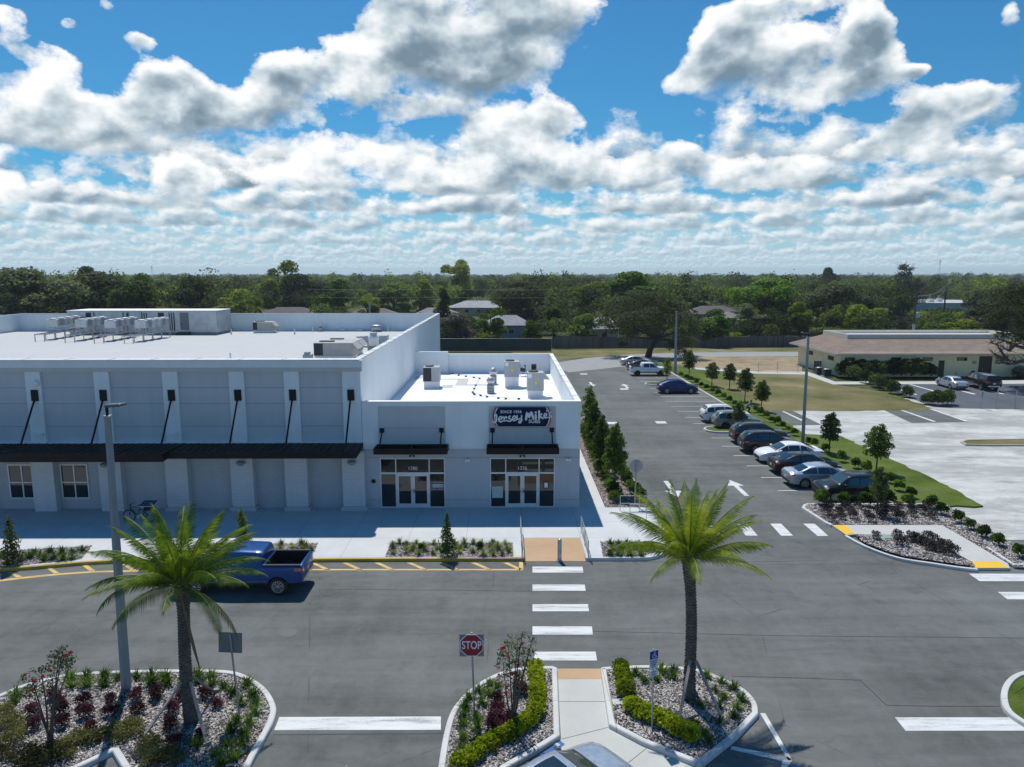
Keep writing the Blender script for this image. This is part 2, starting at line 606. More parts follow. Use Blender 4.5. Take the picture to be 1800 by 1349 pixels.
M_ASPH = asphalt_mat('asphalt', (0.066, 0.070, 0.066), (0.168, 0.176, 0.168))
M_ASPH2 = asphalt_mat('asphalt_dark', (0.075, 0.085, 0.10), (0.13, 0.145, 0.165), 0.3)

def concrete_mat(name, col, var=0.14, joint=None, stain=0.25, rough=0.85):
    m, k, b, out = new_mat(name)
    p = pos(k)
    n = k.noise(p, 0.7, 6.0, 0.65)
    g = k.noise(p, 18.0, 3.0, 0.6)
    f = k.math('MULTIPLY_ADD', k.math('SUBTRACT', g, 0.5), 0.4, n)
    c = k.ramp(f, [(0.25, tuple(q * (1 - var) for q in col)), (0.75, tuple(min(1, q * (1 + var * 0.6)) for q in col))])
    s = k.rng(k.noise(p, 1.6, 5.0, 0.7), 0.56, 0.78)
    c = k.mix(k.math('MULTIPLY', s, stain), c, tuple(q * 0.55 for q in col))
    if joint:
        ox, oy, sx, sy = joint
        sep = k.node('ShaderNodeSeparateXYZ')
        k.put(sep.inputs[0], p)
        j = None
        for o, o0, st in ((sep.outputs[0], ox, sx), (sep.outputs[1], oy, sy)):
            fr = k.math('FRACT', k.math('DIVIDE', k.math('SUBTRACT', o, o0), st))
            e = k.math('MULTIPLY', k.math('ABSOLUTE', k.math('SUBTRACT', fr, 0.5)), st)
            e = k.rng(e, st * 0.5 - 0.018, st * 0.5 - 0.009, 0.0, 1.0)
            j = e if j is None else k.math('MAXIMUM', j, e)
        c = k.mix(k.math('MULTIPLY', j, 0.55), c, tuple(q * 0.35 for q in col))
    k.put(b.inputs['Base Color'], c)
    b.inputs['Roughness'].default_value = rough
    b.inputs['Specular IOR Level'].default_value = 0.3
    bump(k, b, g, 0.15, 0.01)
    return m

M_WALK = concrete_mat('walk_concrete', (0.56, 0.57, 0.57), 0.10, (0.9, 36.25, 3.05, 2.45), 0.10)
M_KERB = concrete_mat('kerb_concrete', (0.58, 0.58, 0.56), 0.16, (0.35, 0.2, 3.05, 3.05), 0.42)
M_PATH = concrete_mat('path_concrete', (0.50, 0.50, 0.47), 0.10, None, 0.12)
M_OLD = None

def grass_mat(name, stops, sc=0.5):
    m, k, b, out = new_mat(name)
    p = pos(k)
    f = k.math('MULTIPLY_ADD', k.math('SUBTRACT', k.noise(p, 9.0, 5.0, 0.75), 0.5), 0.9, k.noise(p, sc, 5.0, 0.65))
    f = k.math('MULTIPLY_ADD', k.math('SUBTRACT', k.noise(p, 0.07, 3.0, 0.6), 0.5), 0.7, f)
    k.put(b.inputs['Base Color'], k.ramp(f, stops))
    b.inputs['Roughness'].default_value = 0.95
    b.inputs['Specular IOR Level'].default_value = 0.1
    bump(k, b, k.noise(p, 14.0, 4.0, 0.8), 0.8, 0.06)
    return m

M_GROUND = grass_mat('ground_green', [(0.2, (0.035, 0.05, 0.018)), (0.5, (0.07, 0.085, 0.03)), (0.8, (0.13, 0.12, 0.06))])
M_TURF = grass_mat('turf', [(0.2, (0.050, 0.080, 0.014)), (0.5, (0.098, 0.142, 0.026)), (0.8, (0.165, 0.180, 0.060))])
M_LAWN = grass_mat('dry_lawn', [(0.25, (0.075, 0.095, 0.025)), (0.42, (0.15, 0.14, 0.06)), (0.62, (0.20, 0.175, 0.085)), (0.85, (0.30, 0.25, 0.15))], 0.14)
M_DIRT = grass_mat('bare_dirt', [(0.2, (0.16, 0.13, 0.07)), (0.5, (0.32, 0.25, 0.16)), (0.8, (0.44, 0.36, 0.26))], 0.4)

def old_lot_mat():
    m, k, b, out = new_mat('worn_pale_pavement')
    p = pos(k)
    n = k.noise(k.vec('MULTIPLY', p, (0.16, 0.5, 1)), 1.0, 7.0, 0.7, 0.6)
    g = k.noise(p, 22.0, 3.0, 0.7)
    f = k.math('MULTIPLY_ADD', k.math('SUBTRACT', g, 0.5), 0.45, n)
    c = k.ramp(f, [(0.24, (0.15, 0.15, 0.142)), (0.36, (0.38, 0.382, 0.36)), (0.52, (0.55, 0.555, 0.525)), (0.8, (0.66, 0.665, 0.63))])
    mo = k.rng(k.noise(p, 0.9, 6.0, 0.75), 0.40, 0.66)
    c = k.mix(k.math('MULTIPLY', mo, 0.38), c, (0.30, 0.30, 0.285))
    pt = k.rng(k.noise(k.vec('MULTIPLY', p, (0.6, 1.3, 1)), 0.17, 7.0, 0.72, 0.5), 0.47, 0.58)
    c = k.mix(k.math('MULTIPLY', pt, 0.58), c, (0.26, 0.26, 0.25))
    w = k.node('ShaderNodeTexVoronoi', feature='DISTANCE_TO_EDGE')
    k.put(w.inputs['Vector'], p)
    w.inputs['Scale'].default_value = 0.16
    c = k.mix(k.math('MULTIPLY', k.rng(w.outputs['Distance'], 0.0, 0.004, 1.0, 0.0), 0.22), c, (0.12, 0.12, 0.11))
    d = k.rng(k.noise(k.vec('MULTIPLY', p, (0.12, 0.35, 1)), 1.6, 4.0, 0.6), 0.60, 0.70)
    c = k.mix(k.math('MULTIPLY', d, 0.5), c, (0.17, 0.15, 0.125))
    k.put(b.inputs['Base Color'], c)
    b.inputs['Roughness'].default_value = 0.95
    bump(k, b, g, 0.3, 0.01)
    return m
M_OLD = old_lot_mat()

def mulch_mat(name, cols):
    m, k, b, out = new_mat(name)
    p = pos(k)
    v = k.node('ShaderNodeTexVoronoi', feature='F1')
    k.put(v.inputs['Vector'], k.vec('ADD', k.vec('MULTIPLY', p, (1, 1, 0.3)), k.vec('SCALE', k.node('ShaderNodeTexNoise').outputs['Color'], 0.0)))
    v.inputs['Scale'].default_value = 15.0
    sep = k.node('ShaderNodeSeparateColor')
    k.put(sep.inputs[0], v.outputs['Color'])
    f = k.math('MULTIPLY_ADD', k.math('SUBTRACT', k.noise(p, 1.2, 4.0), 0.5), 0.4, sep.outputs[0])
    k.put(b.inputs['Base Color'], k.ramp(f, [(i / (len(cols) - 1), c) for i, c in enumerate(cols)]))
    b.inputs['Roughness'].default_value = 0.9
    bump(k, b, v.outputs['Distance'], 1.0, 0.05)
    return m
MULCH_COLS = [(0.05, 0.042, 0.037), (0.15, 0.13, 0.118), (0.29, 0.255, 0.235), (0.42, 0.385, 0.36), (0.58, 0.55, 0.53)]
M_MULCH = mulch_mat('bark_mulch', MULCH_COLS)
M_MULCH2 = mulch_mat('red_bark_mulch', [(0.04, 0.026, 0.02), (0.15, 0.10, 0.085), (0.28, 0.20, 0.175), (0.40, 0.31, 0.28)])
M_CHIP = leaf_mat('bark_chip', [(0.08, 0.068, 0.06), (0.26, 0.23, 0.212), (0.45, 0.41, 0.385), (0.66, 0.63, 0.61)], 0.0, 0.9, True)

def worn_paint(name, col, wear=0.25):
    m, k, b, out = new_mat(name)
    p = pos(k)
    f = k.math('MULTIPLY_ADD', k.math('SUBTRACT', k.noise(p, 30.0, 3.0), 0.5), 0.5, k.noise(k.vec('MULTIPLY', p, (0.35, 3.0, 1)), 1.2, 6.0, 0.7))
    c = k.ramp(f, [(0.33, tuple(q * 0.38 for q in col)), (0.35 + wear * 0.5, tuple(q * 0.80 for q in col)), (0.78, col)])
    k.put(b.inputs['Base Color'], c)
    b.inputs['Roughness'].default_value = 0.7
    return m
M_WPAINT = worn_paint('white_road_paint', (0.74, 0.75, 0.74))
M_YPAINT = worn_paint('yellow_road_paint', (0.72, 0.50, 0.17))
M_BPAINT = worn_paint('blue_road_paint', (0.03, 0.13, 0.42))
M_YKERB = worn_paint('yellow_kerb_paint', (0.66, 0.42, 0.03), 0.4)
M_TAN = concrete_mat('tan_tactile_paving', (0.50, 0.335, 0.20), 0.14, None, 0.10)
M_YTILE = concrete_mat('yellow_tactile_paving', (0.78, 0.47, 0.05), 0.06, None, 0.05)

def sheet(name, pts, z, m, kind='structure', label=None):
    o = MB().sheet(pts, z).build(name, m)
    o['kind'] = kind
    if label: o['label'] = label
    return o

def px(*pp, z=0.0):
    return [G(p[0], p[1], z) for p in pp]

# one ground sheet to the horizon, gently cut so its faces stay well shaped
g = MB()
for i in range(12):
    for j in range(12):
        x0, x1, y0, y1 = -4800 + 800 * i, -4000 + 800 * i, -800 + 800 * j, 800 * j
        g.add([(x0, y0, -0.06), (x1, y0, -0.06), (x1, y1, -0.06), (x0, y1, -0.06)], [(0, 1, 2, 3)])
structure(g.build('ground', M_GROUND))

YF = 41.2                                   # the shop fronts stand on this line
XR = 4.37                                   # right-hand corner of the corner shop
XL = -8.55                                  # where the tall store meets the corner shop
sheet('road', [(-90, -60), (90, -60), (90, 36.0), (24.25, 36.0), (24.25, 118.5), (-90, 118.5)], 0.0, M_ASPH)

def kerb(path, w=0.17, h=0.15, m=None, closed=False, name='kerb', z0=0.0, inner=0.0):
    """kerb stone along a path; its body lies to the left of the walking direction"""
    prof = [(0.0, z0 - 0.05), (0.012, z0 + h - 0.03), (0.04, z0 + h), (w - 0.02, z0 + h), (w, z0 + h - 0.015), (w, z0 - 0.05)]
    b = MB()
    rows = [[(x, y, z) for (x, y) in offset_path(path, o, closed)] for o, z in prof]
    n = len(path)
    vs = [p for r in rows for p in r]
    fs = []
    for a in range(len(prof) - 1):
        for i in range(n if closed else n - 1):
            j = (i + 1) % n
            fs.append((a * n + i, a * n + j, (a + 1) * n + j, (a + 1) * n + i))
    if not closed:
        fs.append(tuple(a * n for a in range(len(prof))))
        fs.append(tuple(a * n + n - 1 for a in range(len(prof) - 1, -1, -1)))
    b.add(vs, fs, False)
    return structure(b.build(name, m or M_KERB))

def chips(poly, z, n, label, seed, size=(0.022, 0.06), name='bark_chips'):
    """loose bark chips strewn over a bed: nobody could count them"""
    rs = np.random.RandomState(seed)
    P = np.array(poly)
    lo, hi = P.min(0), P.max(0)
    pts = []
    while len(pts) < n:
        q = rs.uniform(lo, hi)
        if inside(q, poly):
            pts.append(q)
    c = np.concatenate([np.array(pts), np.full((n, 1), z)], 1)
    c[:, 2] += rs.uniform(0.004, 0.05, n)
    a = rs.uniform(0, 2 * PI, n)
    u = np.stack([np.cos(a), np.sin(a), rs.uniform(-0.5, 0.5, n)], 1) * rs.uniform(*size, (n, 1))
    v = np.stack([-np.sin(a), np.cos(a), rs.uniform(-0.7, 0.7, n)], 1) * rs.uniform(size[0] * 0.5, size[0] * 0.95, (n, 1))
    q = np.stack([c - u - v, c + u - v * 0.6, c + u * 0.9 + v, c - u * 0.8 + v * 0.7], 1)
    o = arr_mesh(name, q, M_CHIP, attr=rs.beta(1.4, 1.4, n))
    return tag(o, label, kind='stuff')

def bed(poly, z, m=None, n=0, label='', seed=1):
    sheet('mulch_bed', poly, z, m or M_MULCH)
    if n:
        chips(poly, z, n, label, seed)

# ---- plaza in front of the shops
kerb_front = [(-62, 26.5)] + smooth_path([(-46, 29.2), (-36, 30.9), G(0, 1005), G(90, 998.5), G(176, 992), G(300, 989.5), (-12.0, 33.42)], 5) + [(-5.0, 33.45), (0.88, 33.45)]
plaza = kerb_front + [(0.88, 36.2), (3.92, 36.2), (3.92, 33.45)]
nose = [(3.92, 33.45), (6.6, 33.45)] + [(6.6 + 1.75 * math.sin(t * PI / 16), 35.2 - 1.75 * math.cos(t * PI / 16)) for t in range(1, 9)] + [(8.35, 36.0)]
plaza = plaza[:-1] + nose + [(8.55, 36.6), (8.75, 41.2), (5.95, 41.2), (5.95, 69.5), (XR - 0.1, 69.5), (XR - 0.1, 42.0), (-62, 42.0)]
pz = MB().prism(plaza, -0.05, 0.15)
structure(pz.build('sidewalk', M_WALK))
kerb([(x, y) for x, y in offset_path(kerb_front, -0.02)], 0.20, 0.156, M_YKERB, name='yellow_kerb')
kerb(offset_path(nose, -0.02), 0.18, 0.156)
# ramp with tan paving, sloping from the plaza down to the road
r = MB()
r.add([(0.88, 36.2, 0.154), (3.92, 36.2, 0.154), (3.92, 33.40, 0.012), (0.88, 33.40, 0.012)], [(0, 3, 2, 1)])
structure(r.build('ramp_paving', M_TAN))
BED_A = px((687, 954.3), (901, 954.3), (902.3, 979.0), (677.5, 979.0), z=0.15)
BED_B = px((345, 957.5), (559, 955.5), (548, 978.5), (318, 982), z=0.15)
BED_C = px((-60, 980), (0, 973), (45, 966.5), (162.6, 959.7), (143, 983), (90, 989), (40, 994), (0, 998), (-60, 1007), z=0.15)
BED_D = px((1055, 952.5), (1150, 952), (1157, 955), (1157, 962), (1148, 971), (1130, 978), (1060, 979), z=0.15)
bed(BED_A, 0.156, None, 5200, 'grey brown bark chips in the plaza bed by the ramp', 3)
bed(BED_B, 0.156, None, 4200, 'grey brown bark chips in the plaza bed behind the truck', 4)
bed(BED_C, 0.156, None, 4200, 'grey brown bark chips in the plaza bed at the far left', 5)
bed(BED_D, 0.156, None, 2600, 'grey brown bark chips in the rounded bed by the handrail', 6)
BED_S = [(6.0, 41.25), (8.62, 41.25), (8.62, 66.0), (8.2, 69.5), (6.0, 69.5)]
sheet('mulch_bed', BED_S, 0.11, M_MULCH2)
chips([(6.0, 41.3), (8.6, 41.3), (8.6, 56.0), (6.0, 56.0)], 0.11, 9000, 'reddish bark chips in the bed along the shop side', 7)
kerb([(8.80, 36.9), (8.80, 66.0), (8.3, 70.0), (4.0, 70.3)], 0.17, 0.15)

# ---- islands in the foreground
ISL_A = smooth_path(px((-160, 1300), (-60, 1243), (0, 1219), (44, 1201.7), (117, 1184), (208, 1178), (306, 1176), (394, 1177), (433, 1186), (467, 1208), (485, 1238), (483, 1262), (469, 1291), (444, 1337), (428, 1380), (415, 1420), z=0.15), 4)
ISL_A = ISL_A + px((232, 1420), (222, 1362), (197, 1321), (110, 1362), (-160, 1480), z=0.15)
ISL_B = px((972, 1170), z=0.15) + smooth_path(px((960, 1170), (937, 1171.5), (893, 1176), (850, 1194), (817, 1218), (793, 1248), (780, 1287), (770, 1345), (766, 1385), z=0.15), 4) + px((850, 1392), (890, 1350), (937, 1323), (985, 1293), (980, 1173), z=0.15)
ISL_C = smooth_path(px((1057, 1172), (1083, 1170.5), (1143, 1168.5), (1223, 1174), (1270, 1191), (1310, 1211), (1330, 1234), (1334, 1254), z=0.15), 4) + px((1297, 1293), (1232, 1345), (1127, 1303), (1070, 1273), (1055, 1174), z=0.15)
ISL_D = smooth_path(px((1860, 1165), (1800, 1178), (1777, 1187), (1763, 1203), (1759, 1223), (1767, 1247), (1800, 1271), (1860, 1300), z=0.15), 4)
def area(p):
    return 0.5 * sum(p[i - 1][0] * p[i][1] - p[i][0] * p[i - 1][1] for i in range(len(p)))
def island(poly, m, n, label, seed, wk=0.20):
    if area(poly) < 0:
        poly = poly[::-1]
    kerb(poly, wk, 0.15, closed=True)
    inn = offset_path(poly, wk * 0.9, True)
    structure(MB().prism(inn, -0.02, 0.10).build('mulch_bed' if m is M_MULCH else 'turf', m))
    if n:
        chips(offset_path(poly, wk * 1.2, True), 0.10, n, label, seed)
    return inn
IN_A = island(ISL_A, M_MULCH, 26000, 'pale brown bark chips in the large left island', 11)
IN_B = island(ISL_B, M_MULCH, 13000, 'pale brown bark chips in the stop sign island', 12)
IN_C = island(ISL_C, M_MULCH, 13000, 'pale brown bark chips in the right palm island', 13)
IN_D = island(ISL_D, M_TURF, 0, '', 14)

# concrete walk between the islands
sheet('ramp_paving', px((979, 1176), (1055, 1176), (1057, 1194.5), (980, 1194.5)), 0.010, M_TAN)
sheet('path', px((980, 1194.5), (1057, 1194.5), (1071, 1278), (1127, 1307), (1250, 1362), (1250, 1440), (860, 1440), (940, 1345), (986, 1300)), 0.008, M_PATH)
jt = MB()
for a, b_ in (((983, 1234), (1063, 1234)), ((988, 1300), (1070, 1279)), ((1095, 1349), (1138, 1315)), ((1070, 1279), (1071, 1281))):
    (x0, y0), (x1, y1) = G(*a), G(*b_)
    d = Vector((x1 - x0, y1 - y0)).normalized()
    n_ = Vector((-d.y, d.x)) * 0.009
    jt.add([(x0 - n_.x, y0 - n_.y, 0.012), (x1 - n_.x, y1 - n_.y, 0.012), (x1 + n_.x, y1 + n_.y, 0.012), (x0 + n_.x, y0 + n_.y, 0.012)], [(0, 1, 2, 3)])
structure(jt.build('path_joint', mat('joint_dark', (0.12, 0.12, 0.115), 0.9)))
# the blue stall paint beside the silver car
sheet('blue_marking', px((985, 1303), (993, 1309), (945, 1349), (880, 1400), (862, 1400), (930, 1340)), 0.012, M_BPAINT)

# ---- paint on the road
def bars(name, quads, m, z=0.005):
    b = MB()
    for q in quads:
        pts = [G(*p) for p in q]
        if area(pts) < 0: pts = pts[::-1]
        b.sheet(pts, z)
    return structure(b.build(name, m))
bars('crosswalk', [
    ((936, 996.5), (1024, 996.5), (1025.5, 1007), (936, 1007)), ((936, 1028), (1028, 1028), (1029.5, 1039), (936, 1039)),
    ((936, 1062.5), (1033.5, 1062.5), (1035.5, 1075), (936, 1075)), ((936, 1101.5), (1040.5, 1101.5), (1042, 1116), (936, 1116)),
    ((940, 1146), (1047, 1146), (1049.5, 1161.5), (938, 1161.5))], M_WPAINT)
bars('crosswalk', [  # across the side drive
    ((1230, 921), (1247, 921), (1270, 942), (1251, 942)), ((1295, 921), (1314, 921), (1332, 942), (1311, 942)), ((1354, 921), (1373, 921), (1394, 942), (1373, 942)),
    ((1412, 921), (1432, 921), (1456, 942.5), (1437, 942.5))], M_WPAINT)
bars('crosswalk', [((1703, 1009), (1840, 1009), (1860, 1022), (1722, 1022)), ((1754, 1041), (1860, 1041), (1880, 1054), (1771, 1054))], M_WPAINT)
bars('stop_line', [((491, 1261), (775, 1260), (775, 1283.5), (482, 1284))], M_WPAINT)
bars('stop_line', [((1573, 1261.5), (1788, 1261.5), (1800, 1273), (1830, 1285), (1592, 1285))], M_WPAINT)
bars('parking_line', [((1336, 1254), (1345, 1254), (1393, 1337), (1385, 1337)), ((1286, 1312), (1385, 1331), (1393, 1337), (1383, 1349), (1373, 1349), (1376, 1338.5), (1284, 1318))], M_WPAINT)
bars('blue_marking', [((1392, 1343), (1412, 1349), (1440, 1390), (1400, 1390))], M_BPAINT)
hx = [(150, 285), (375, 515), (600, 740), (823, 965), (1048, 1180)]
hatch = [((620 + a / 3.967, 989.6), (620 + a / 3.967 + 9.5, 989.6), (620 + b_ / 3.967 + 2, 1001.5), (620 + b_ / 3.967 - 8, 1001.5)) for a, b_ in hx]
hatch += [((657.8 - 56.4 * i, 989.6 + 0.2 * i), (667.3 - 56.4 * i, 989.6 + 0.2 * i), (694 - 56.4 * i, 1001.5 + 0.2 * i), (684 - 56.4 * i, 1001.5 + 0.2 * i)) for i in (1, 2, 4, 5, 6)]
hatch += [((12, 1006.5), (20, 1005.8), (41, 1015), (31, 1016.3)), ((82.5, 999.8), (91, 999.3), (106, 1008.6), (96.5, 1009.8)), ((144.5, 994.5), (154, 994), (168, 1004.2), (158, 1005)), ((213, 992), (222, 992), (240, 1002.8), (230, 1003))]
hatch += [((912.5, 988.5), (919.5, 988.5), (919.5, 1003), (912.5, 1003)), ((540, 1000.6), (914, 1000.6), (914, 1003), (540, 1003)), ((300, 1001.6), (540, 1000.6), (540, 1003), (300, 1004)),
          ((164, 1004.2), (300, 1001.6), (300, 1004), (164, 1007)), ((106, 1008.2), (164, 1004.2), (164, 1007), (106, 1011)), ((38, 1014.8), (106, 1008.2), (106, 1011), (38, 1018)), ((-70, 1028), (38, 1014.8), (38, 1018), (-70, 1032))]
bars('hatched_marking', hatch, M_YPAINT)

def arrow(x, y, dirn, ln=3.2):
    s = dirn
    return [[(x - 0.16, y), (x + 0.16, y), (x + 0.16, y + s * ln * 0.62), (x - 0.16, y + s * ln * 0.62)],
            [(x - 0.55, y + s * ln * 0.62), (x + 0.55, y + s * ln * 0.62), (x, y + s * ln)]]
ar = MB()
for (x, y), s in ((G(1313, 872), 1), (G(1170, 846), -1), (G(1104, 683), 1), (G(1037, 672), -1)):
    for q in arrow(x, y, s, 3.6):
        ar.sheet(q if area(q) > 0 else q[::-1], 0.005)
for p in ((1026, 657.8), (1077, 744), (1161.8, 742.8), (1097, 684.3)):
    x, y = G(*p)
    ar.sheet([(x - 0.5, y - 0.5), (x + 0.5, y - 0.5), (x + 0.5, y + 0.5), (x - 0.5, y + 0.5)], 0.005)
structure(ar.build('arrow_marking', M_WPAINT))
pl = MB()
STALL0 = 44.98
for i in range(22):
    y = STALL0 + 3.05 * i + (0 if i < 5 else -0.05 * (i - 4) * 0.4)
    if y > 112: break
    if i in (6,): continue
    pl.sheet([(17.82, y - 0.055), (23.6, y - 0.055), (23.6, y + 0.055), (17.82, y + 0.055)], 0.005)
structure(pl.build('parking_line', M_WPAINT))
sheet('manhole_cover', [(G(508, 1113)[0] + 0.33 * math.cos(t * PI / 8), G(508, 1113)[1] + 0.33 * math.sin(t * PI / 8)) for t in range(16)], 0.006, mat('cast_iron', (0.105, 0.105, 0.105), 0.7))

# ---- right-hand side: kerb of the stalls, turf strip, planted peninsula, worn lot, lawn
kerb([(23.75, 43.0), (23.75, 104.0), (23.2, 108.0), (20.5, 109.5)][::-1], 0.17, 0.15)
turf_edge = px((1130, 634), (1212, 650), (1262, 681), (1345, 722), (1418, 765.5), (1473, 767), (1548, 800), (1644, 846), (1728, 892), (1662, 893), (1705, 915), (1760, 948), (1830, 990))
def ragged(P, step=0.6, amp=0.16, seed=2):
    rr = random.Random(seed)
    out = []
    for a, c in zip(P, P[1:] + P[:1]):
        L = math.hypot(c[0] - a[0], c[1] - a[1])
        n = max(1, int(L / step))
        for i in range(n):
            f = i / n
            j = amp if i else 0
            out.append((a[0] + (c[0] - a[0]) * f + rr.uniform(-j, j), a[1] + (c[1] - a[1]) * f + rr.uniform(-j, j)))
    return out
strip = [(23.95, 43.0), (23.95, 104.0)] + ragged(turf_edge)[:-int(math.dist(turf_edge[0], turf_edge[-1]) / 0.6)] + [G(1830, 1000), G(1781, 997), G(1656, 905)]
structure(MB().prism(strip, -0.03, 0.10).build('turf', M_TURF))
for nose_px in ((1133, 676), (1236, 756)):
    x0, yc = G(*nose_px)
    yc = G(nose_px[0], nose_px[1] + (0 if nose_px[1] < 700 else 1))[1]
    w = 1.2
    pts = [(23.7, yc - w)] + [(x0 + 1.2 - 1.2 * math.sin(PI * t / 10), yc - w * math.cos(PI * t / 10)) for t in range(0, 11)] + [(23.7, yc + w)]
    if area(pts) < 0: pts = pts[::-1]
    kerb(pts, 0.17, 0.15, closed=True)
    structure(MB().prism(offset_path(pts, 0.15, True), -0.02, 0.11).build('turf', M_TURF))
# peninsula
E_out = px((1640, 884.5), (1418.5, 884.5), (1411, 887), (1409, 892), (1452, 919), (1460, 922.5), z=0.15)
kerb(E_out, 0.18, 0.15)
E1 = px((1650, 886), (1421, 886.5), (1414, 890), (1416, 894), (1454, 918.5), (1462, 921), (1487, 922.3), (1656, 923.3), (1733, 967), (1783, 996), (1850, 1000), (1840, 990), (1660, 886), z=0.12)
sheet('mulch_bed', E1, 0.115, M_MULCH)
chips(E1, 0.115, 9000, 'brown bark chips in the bed by the black hatchback', 15, (0.03, 0.075))
E_path = px((1486, 923), (1656.5, 923.5), (1730, 966), (1772, 991), (1775, 999), (1715, 999), (1709, 988), (1622.6, 941.5), (1501, 939.5), (1488, 941), (1462, 923), z=0.13)
structure(MB().prism(E_path if area(E_path) > 0 else E_path[::-1], -0.02, 0.13).build('path', M_PATH))
kerb(smooth_path(px((1490, 941), (1520, 957), (1555, 971), (1590, 981), (1637, 988), (1683, 995), (1717, 998.5), z=0.15), 3)[::-1], 0.18, 0.15)
kerb([G(1850, 999), G(1781, 999), G(1731, 966.5)][::-1], 0.16, 0.17)
E2 = px((1503, 940.5), (1622, 942), (1706, 989), (1712, 996), (1683, 992), (1637, 985), (1590, 978), (1555, 968), (1520, 954), z=0.12)
sheet('mulch_bed', E2, 0.120, M_MULCH)
chips(E2, 0.12, 5000, 'brown bark chips in the curved bed below the path', 16, (0.03, 0.075))
sheet('ramp_paving', px((1464, 923.3), (1486, 923.3), (1501, 937), (1487, 940.5), z=0.14), 0.140, M_YTILE)
sheet('ramp_paving', px((1708, 986.6), (1755.6, 986.6), (1773, 998.6), (1717, 998.6), z=0.14), 0.140, M_YTILE)
# worn pale lot and its two darker stalls
sheet('worn_lot', [(24.3, 36.05), (120, 36.05), (120, 80.5), (40, 80.0), (24.3, 73.0)], 0.006, M_OLD)
sheet('worn_stalls', px((1330, 724), (1392, 722), (1445, 747.5), (1372, 749)), 0.011, M_ASPH)
sheet('worn_stalls', px((1555, 722), (1635, 718.5), (1703, 742.5), (1602, 744)), 0.011, M_ASPH)
bars('parking_line', [((1372, 722.5), (1376, 722.5), (1412, 739), (1408, 740)), ((1578, 720), (1583, 720), (1646, 741.5), (1640, 742)), ((1632, 719), (1637, 719), (1703, 741), (1697, 741.5))], M_WPAINT, 0.015)
lawn = px((1130, 627), (1215, 646), (1330, 655.5), (1420, 655), (1465, 676), (1560, 690), (1600, 705), (1640, 718), (1620, 722), (1345, 723), (1262, 682), (1212, 651))
sheet('lawn', ragged(lawn, 0.8, 0.3), 0.02, M_LAWN)
sheet('bare_ground', px((1130, 640), (1190, 630), (1235, 627.5), (1410, 627.5), (1410, 657), (1330, 656), (1215, 647)), 0.012, M_DIRT)
sheet('turf', px((1180, 645), (1240, 652), (1340, 652.5), (1340, 657), (1250, 668), (1215, 655)), 0.026, M_TURF)
sheet('path', px((1213, 646), (1330, 653.5), (1420, 654), (1468, 671.5), (1670, 671), (1800, 669), (1850, 668), (1850, 675), (1668, 676), (1464, 676.5), (1415, 659), (1330, 657.5), (1213, 649)), 0.032, M_PATH)
sheet('parking_lot', px((1553, 677.5), (1668, 676), (1860, 674), (1900, 722), (1672, 718), (1640, 716), (1600, 700)), 0.024, M_ASPH2)
bars('parking_line', [((1568, 681), (1572, 681), (1613, 694.5), (1608, 695)), ((1598, 676.5), (1602, 676.5), (1656, 691), (1651, 691.5)), ((1643, 676), (1647, 676), (1716, 693.5), (1711, 694)), ((1700, 680), (1704, 680), (1766, 693), (1761, 693.5))], M_WPAINT, 0.029)
sheet('back_road', px((960, 641), (1030, 629.5), (1110, 623.5), (1200, 620), (1420, 618.5), (1900, 617), (1900, 626), (1420, 627), (1240, 627.5), (1180, 633), (1140, 640), (1000, 655)), 0.010, concrete_mat('pale_road', (0.30, 0.30, 0.295), 0.12, None, 0.2))
sheet('verge', px((900, 640), (985, 634), (1030, 629), (1110, 623.5), (1200, 620), (1420, 618.5), (1500, 617), (1500, 609), (1200, 612), (900, 616)), 0.016, M_LAWN)
# small kerbed turf island on the worn lot
pts = px((1800, 783), (1730, 783), (1697, 782), (1688, 777), (1697, 773.5), (1800, 772), (1880, 772), (1880, 783), z=0.1)
pts = pts if area(pts) > 0 else pts[::-1]
kerb(pts, 0.2, 0.15, concrete_mat('weathered_kerb', (0.42, 0.38, 0.28), 0.15, None, 0.3), closed=True)
structure(MB().prism(offset_path(pts, 0.18, True), -0.02, 0.10).build('turf', M_LAWN))

# sealed joints between the paving lanes
jt = MB()
def seam(P, w=0.018):
    for a, c in zip(P, P[1:]):
        a, c = Vector(G(*a)), Vector(G(*c))
        n_ = (c - a).normalized(); n_ = Vector((-n_.y, n_.x)) * w
        jt.add([(a.x - n_.x, a.y - n_.y, 0.004), (c.x - n_.x, c.y - n_.y, 0.004), (c.x + n_.x, c.y + n_.y, 0.004), (a.x + n_.x, a.y + n_.y, 0.004)], [(0, 1, 2, 3)])
for P in ([(1285, 1189), (1400, 1192), (1512, 1196), (1558, 1240), (1650, 1242), (1758, 1242)], [(560, 1036), (800, 1038), (935, 1040)], [(1130, 988), (1300, 988), (1460, 986)], [(1096, 880), (1150, 952)], [(480, 1292), (780, 1290)], [(1040, 1110), (1380, 1118), (1800, 1122)]):
    seam(P)
structure(jt.build('road_joint', mat('joint_tar', (0.045, 0.045, 0.045), 0.8)))

# ------------------------------------------------------------------ the tall store and the corner shop
def zf(py, Y=YF): return FY(700, py, Y)[1]
def xf(px_, Y=YF, py=780): return FY(px_, py, Y)[0]

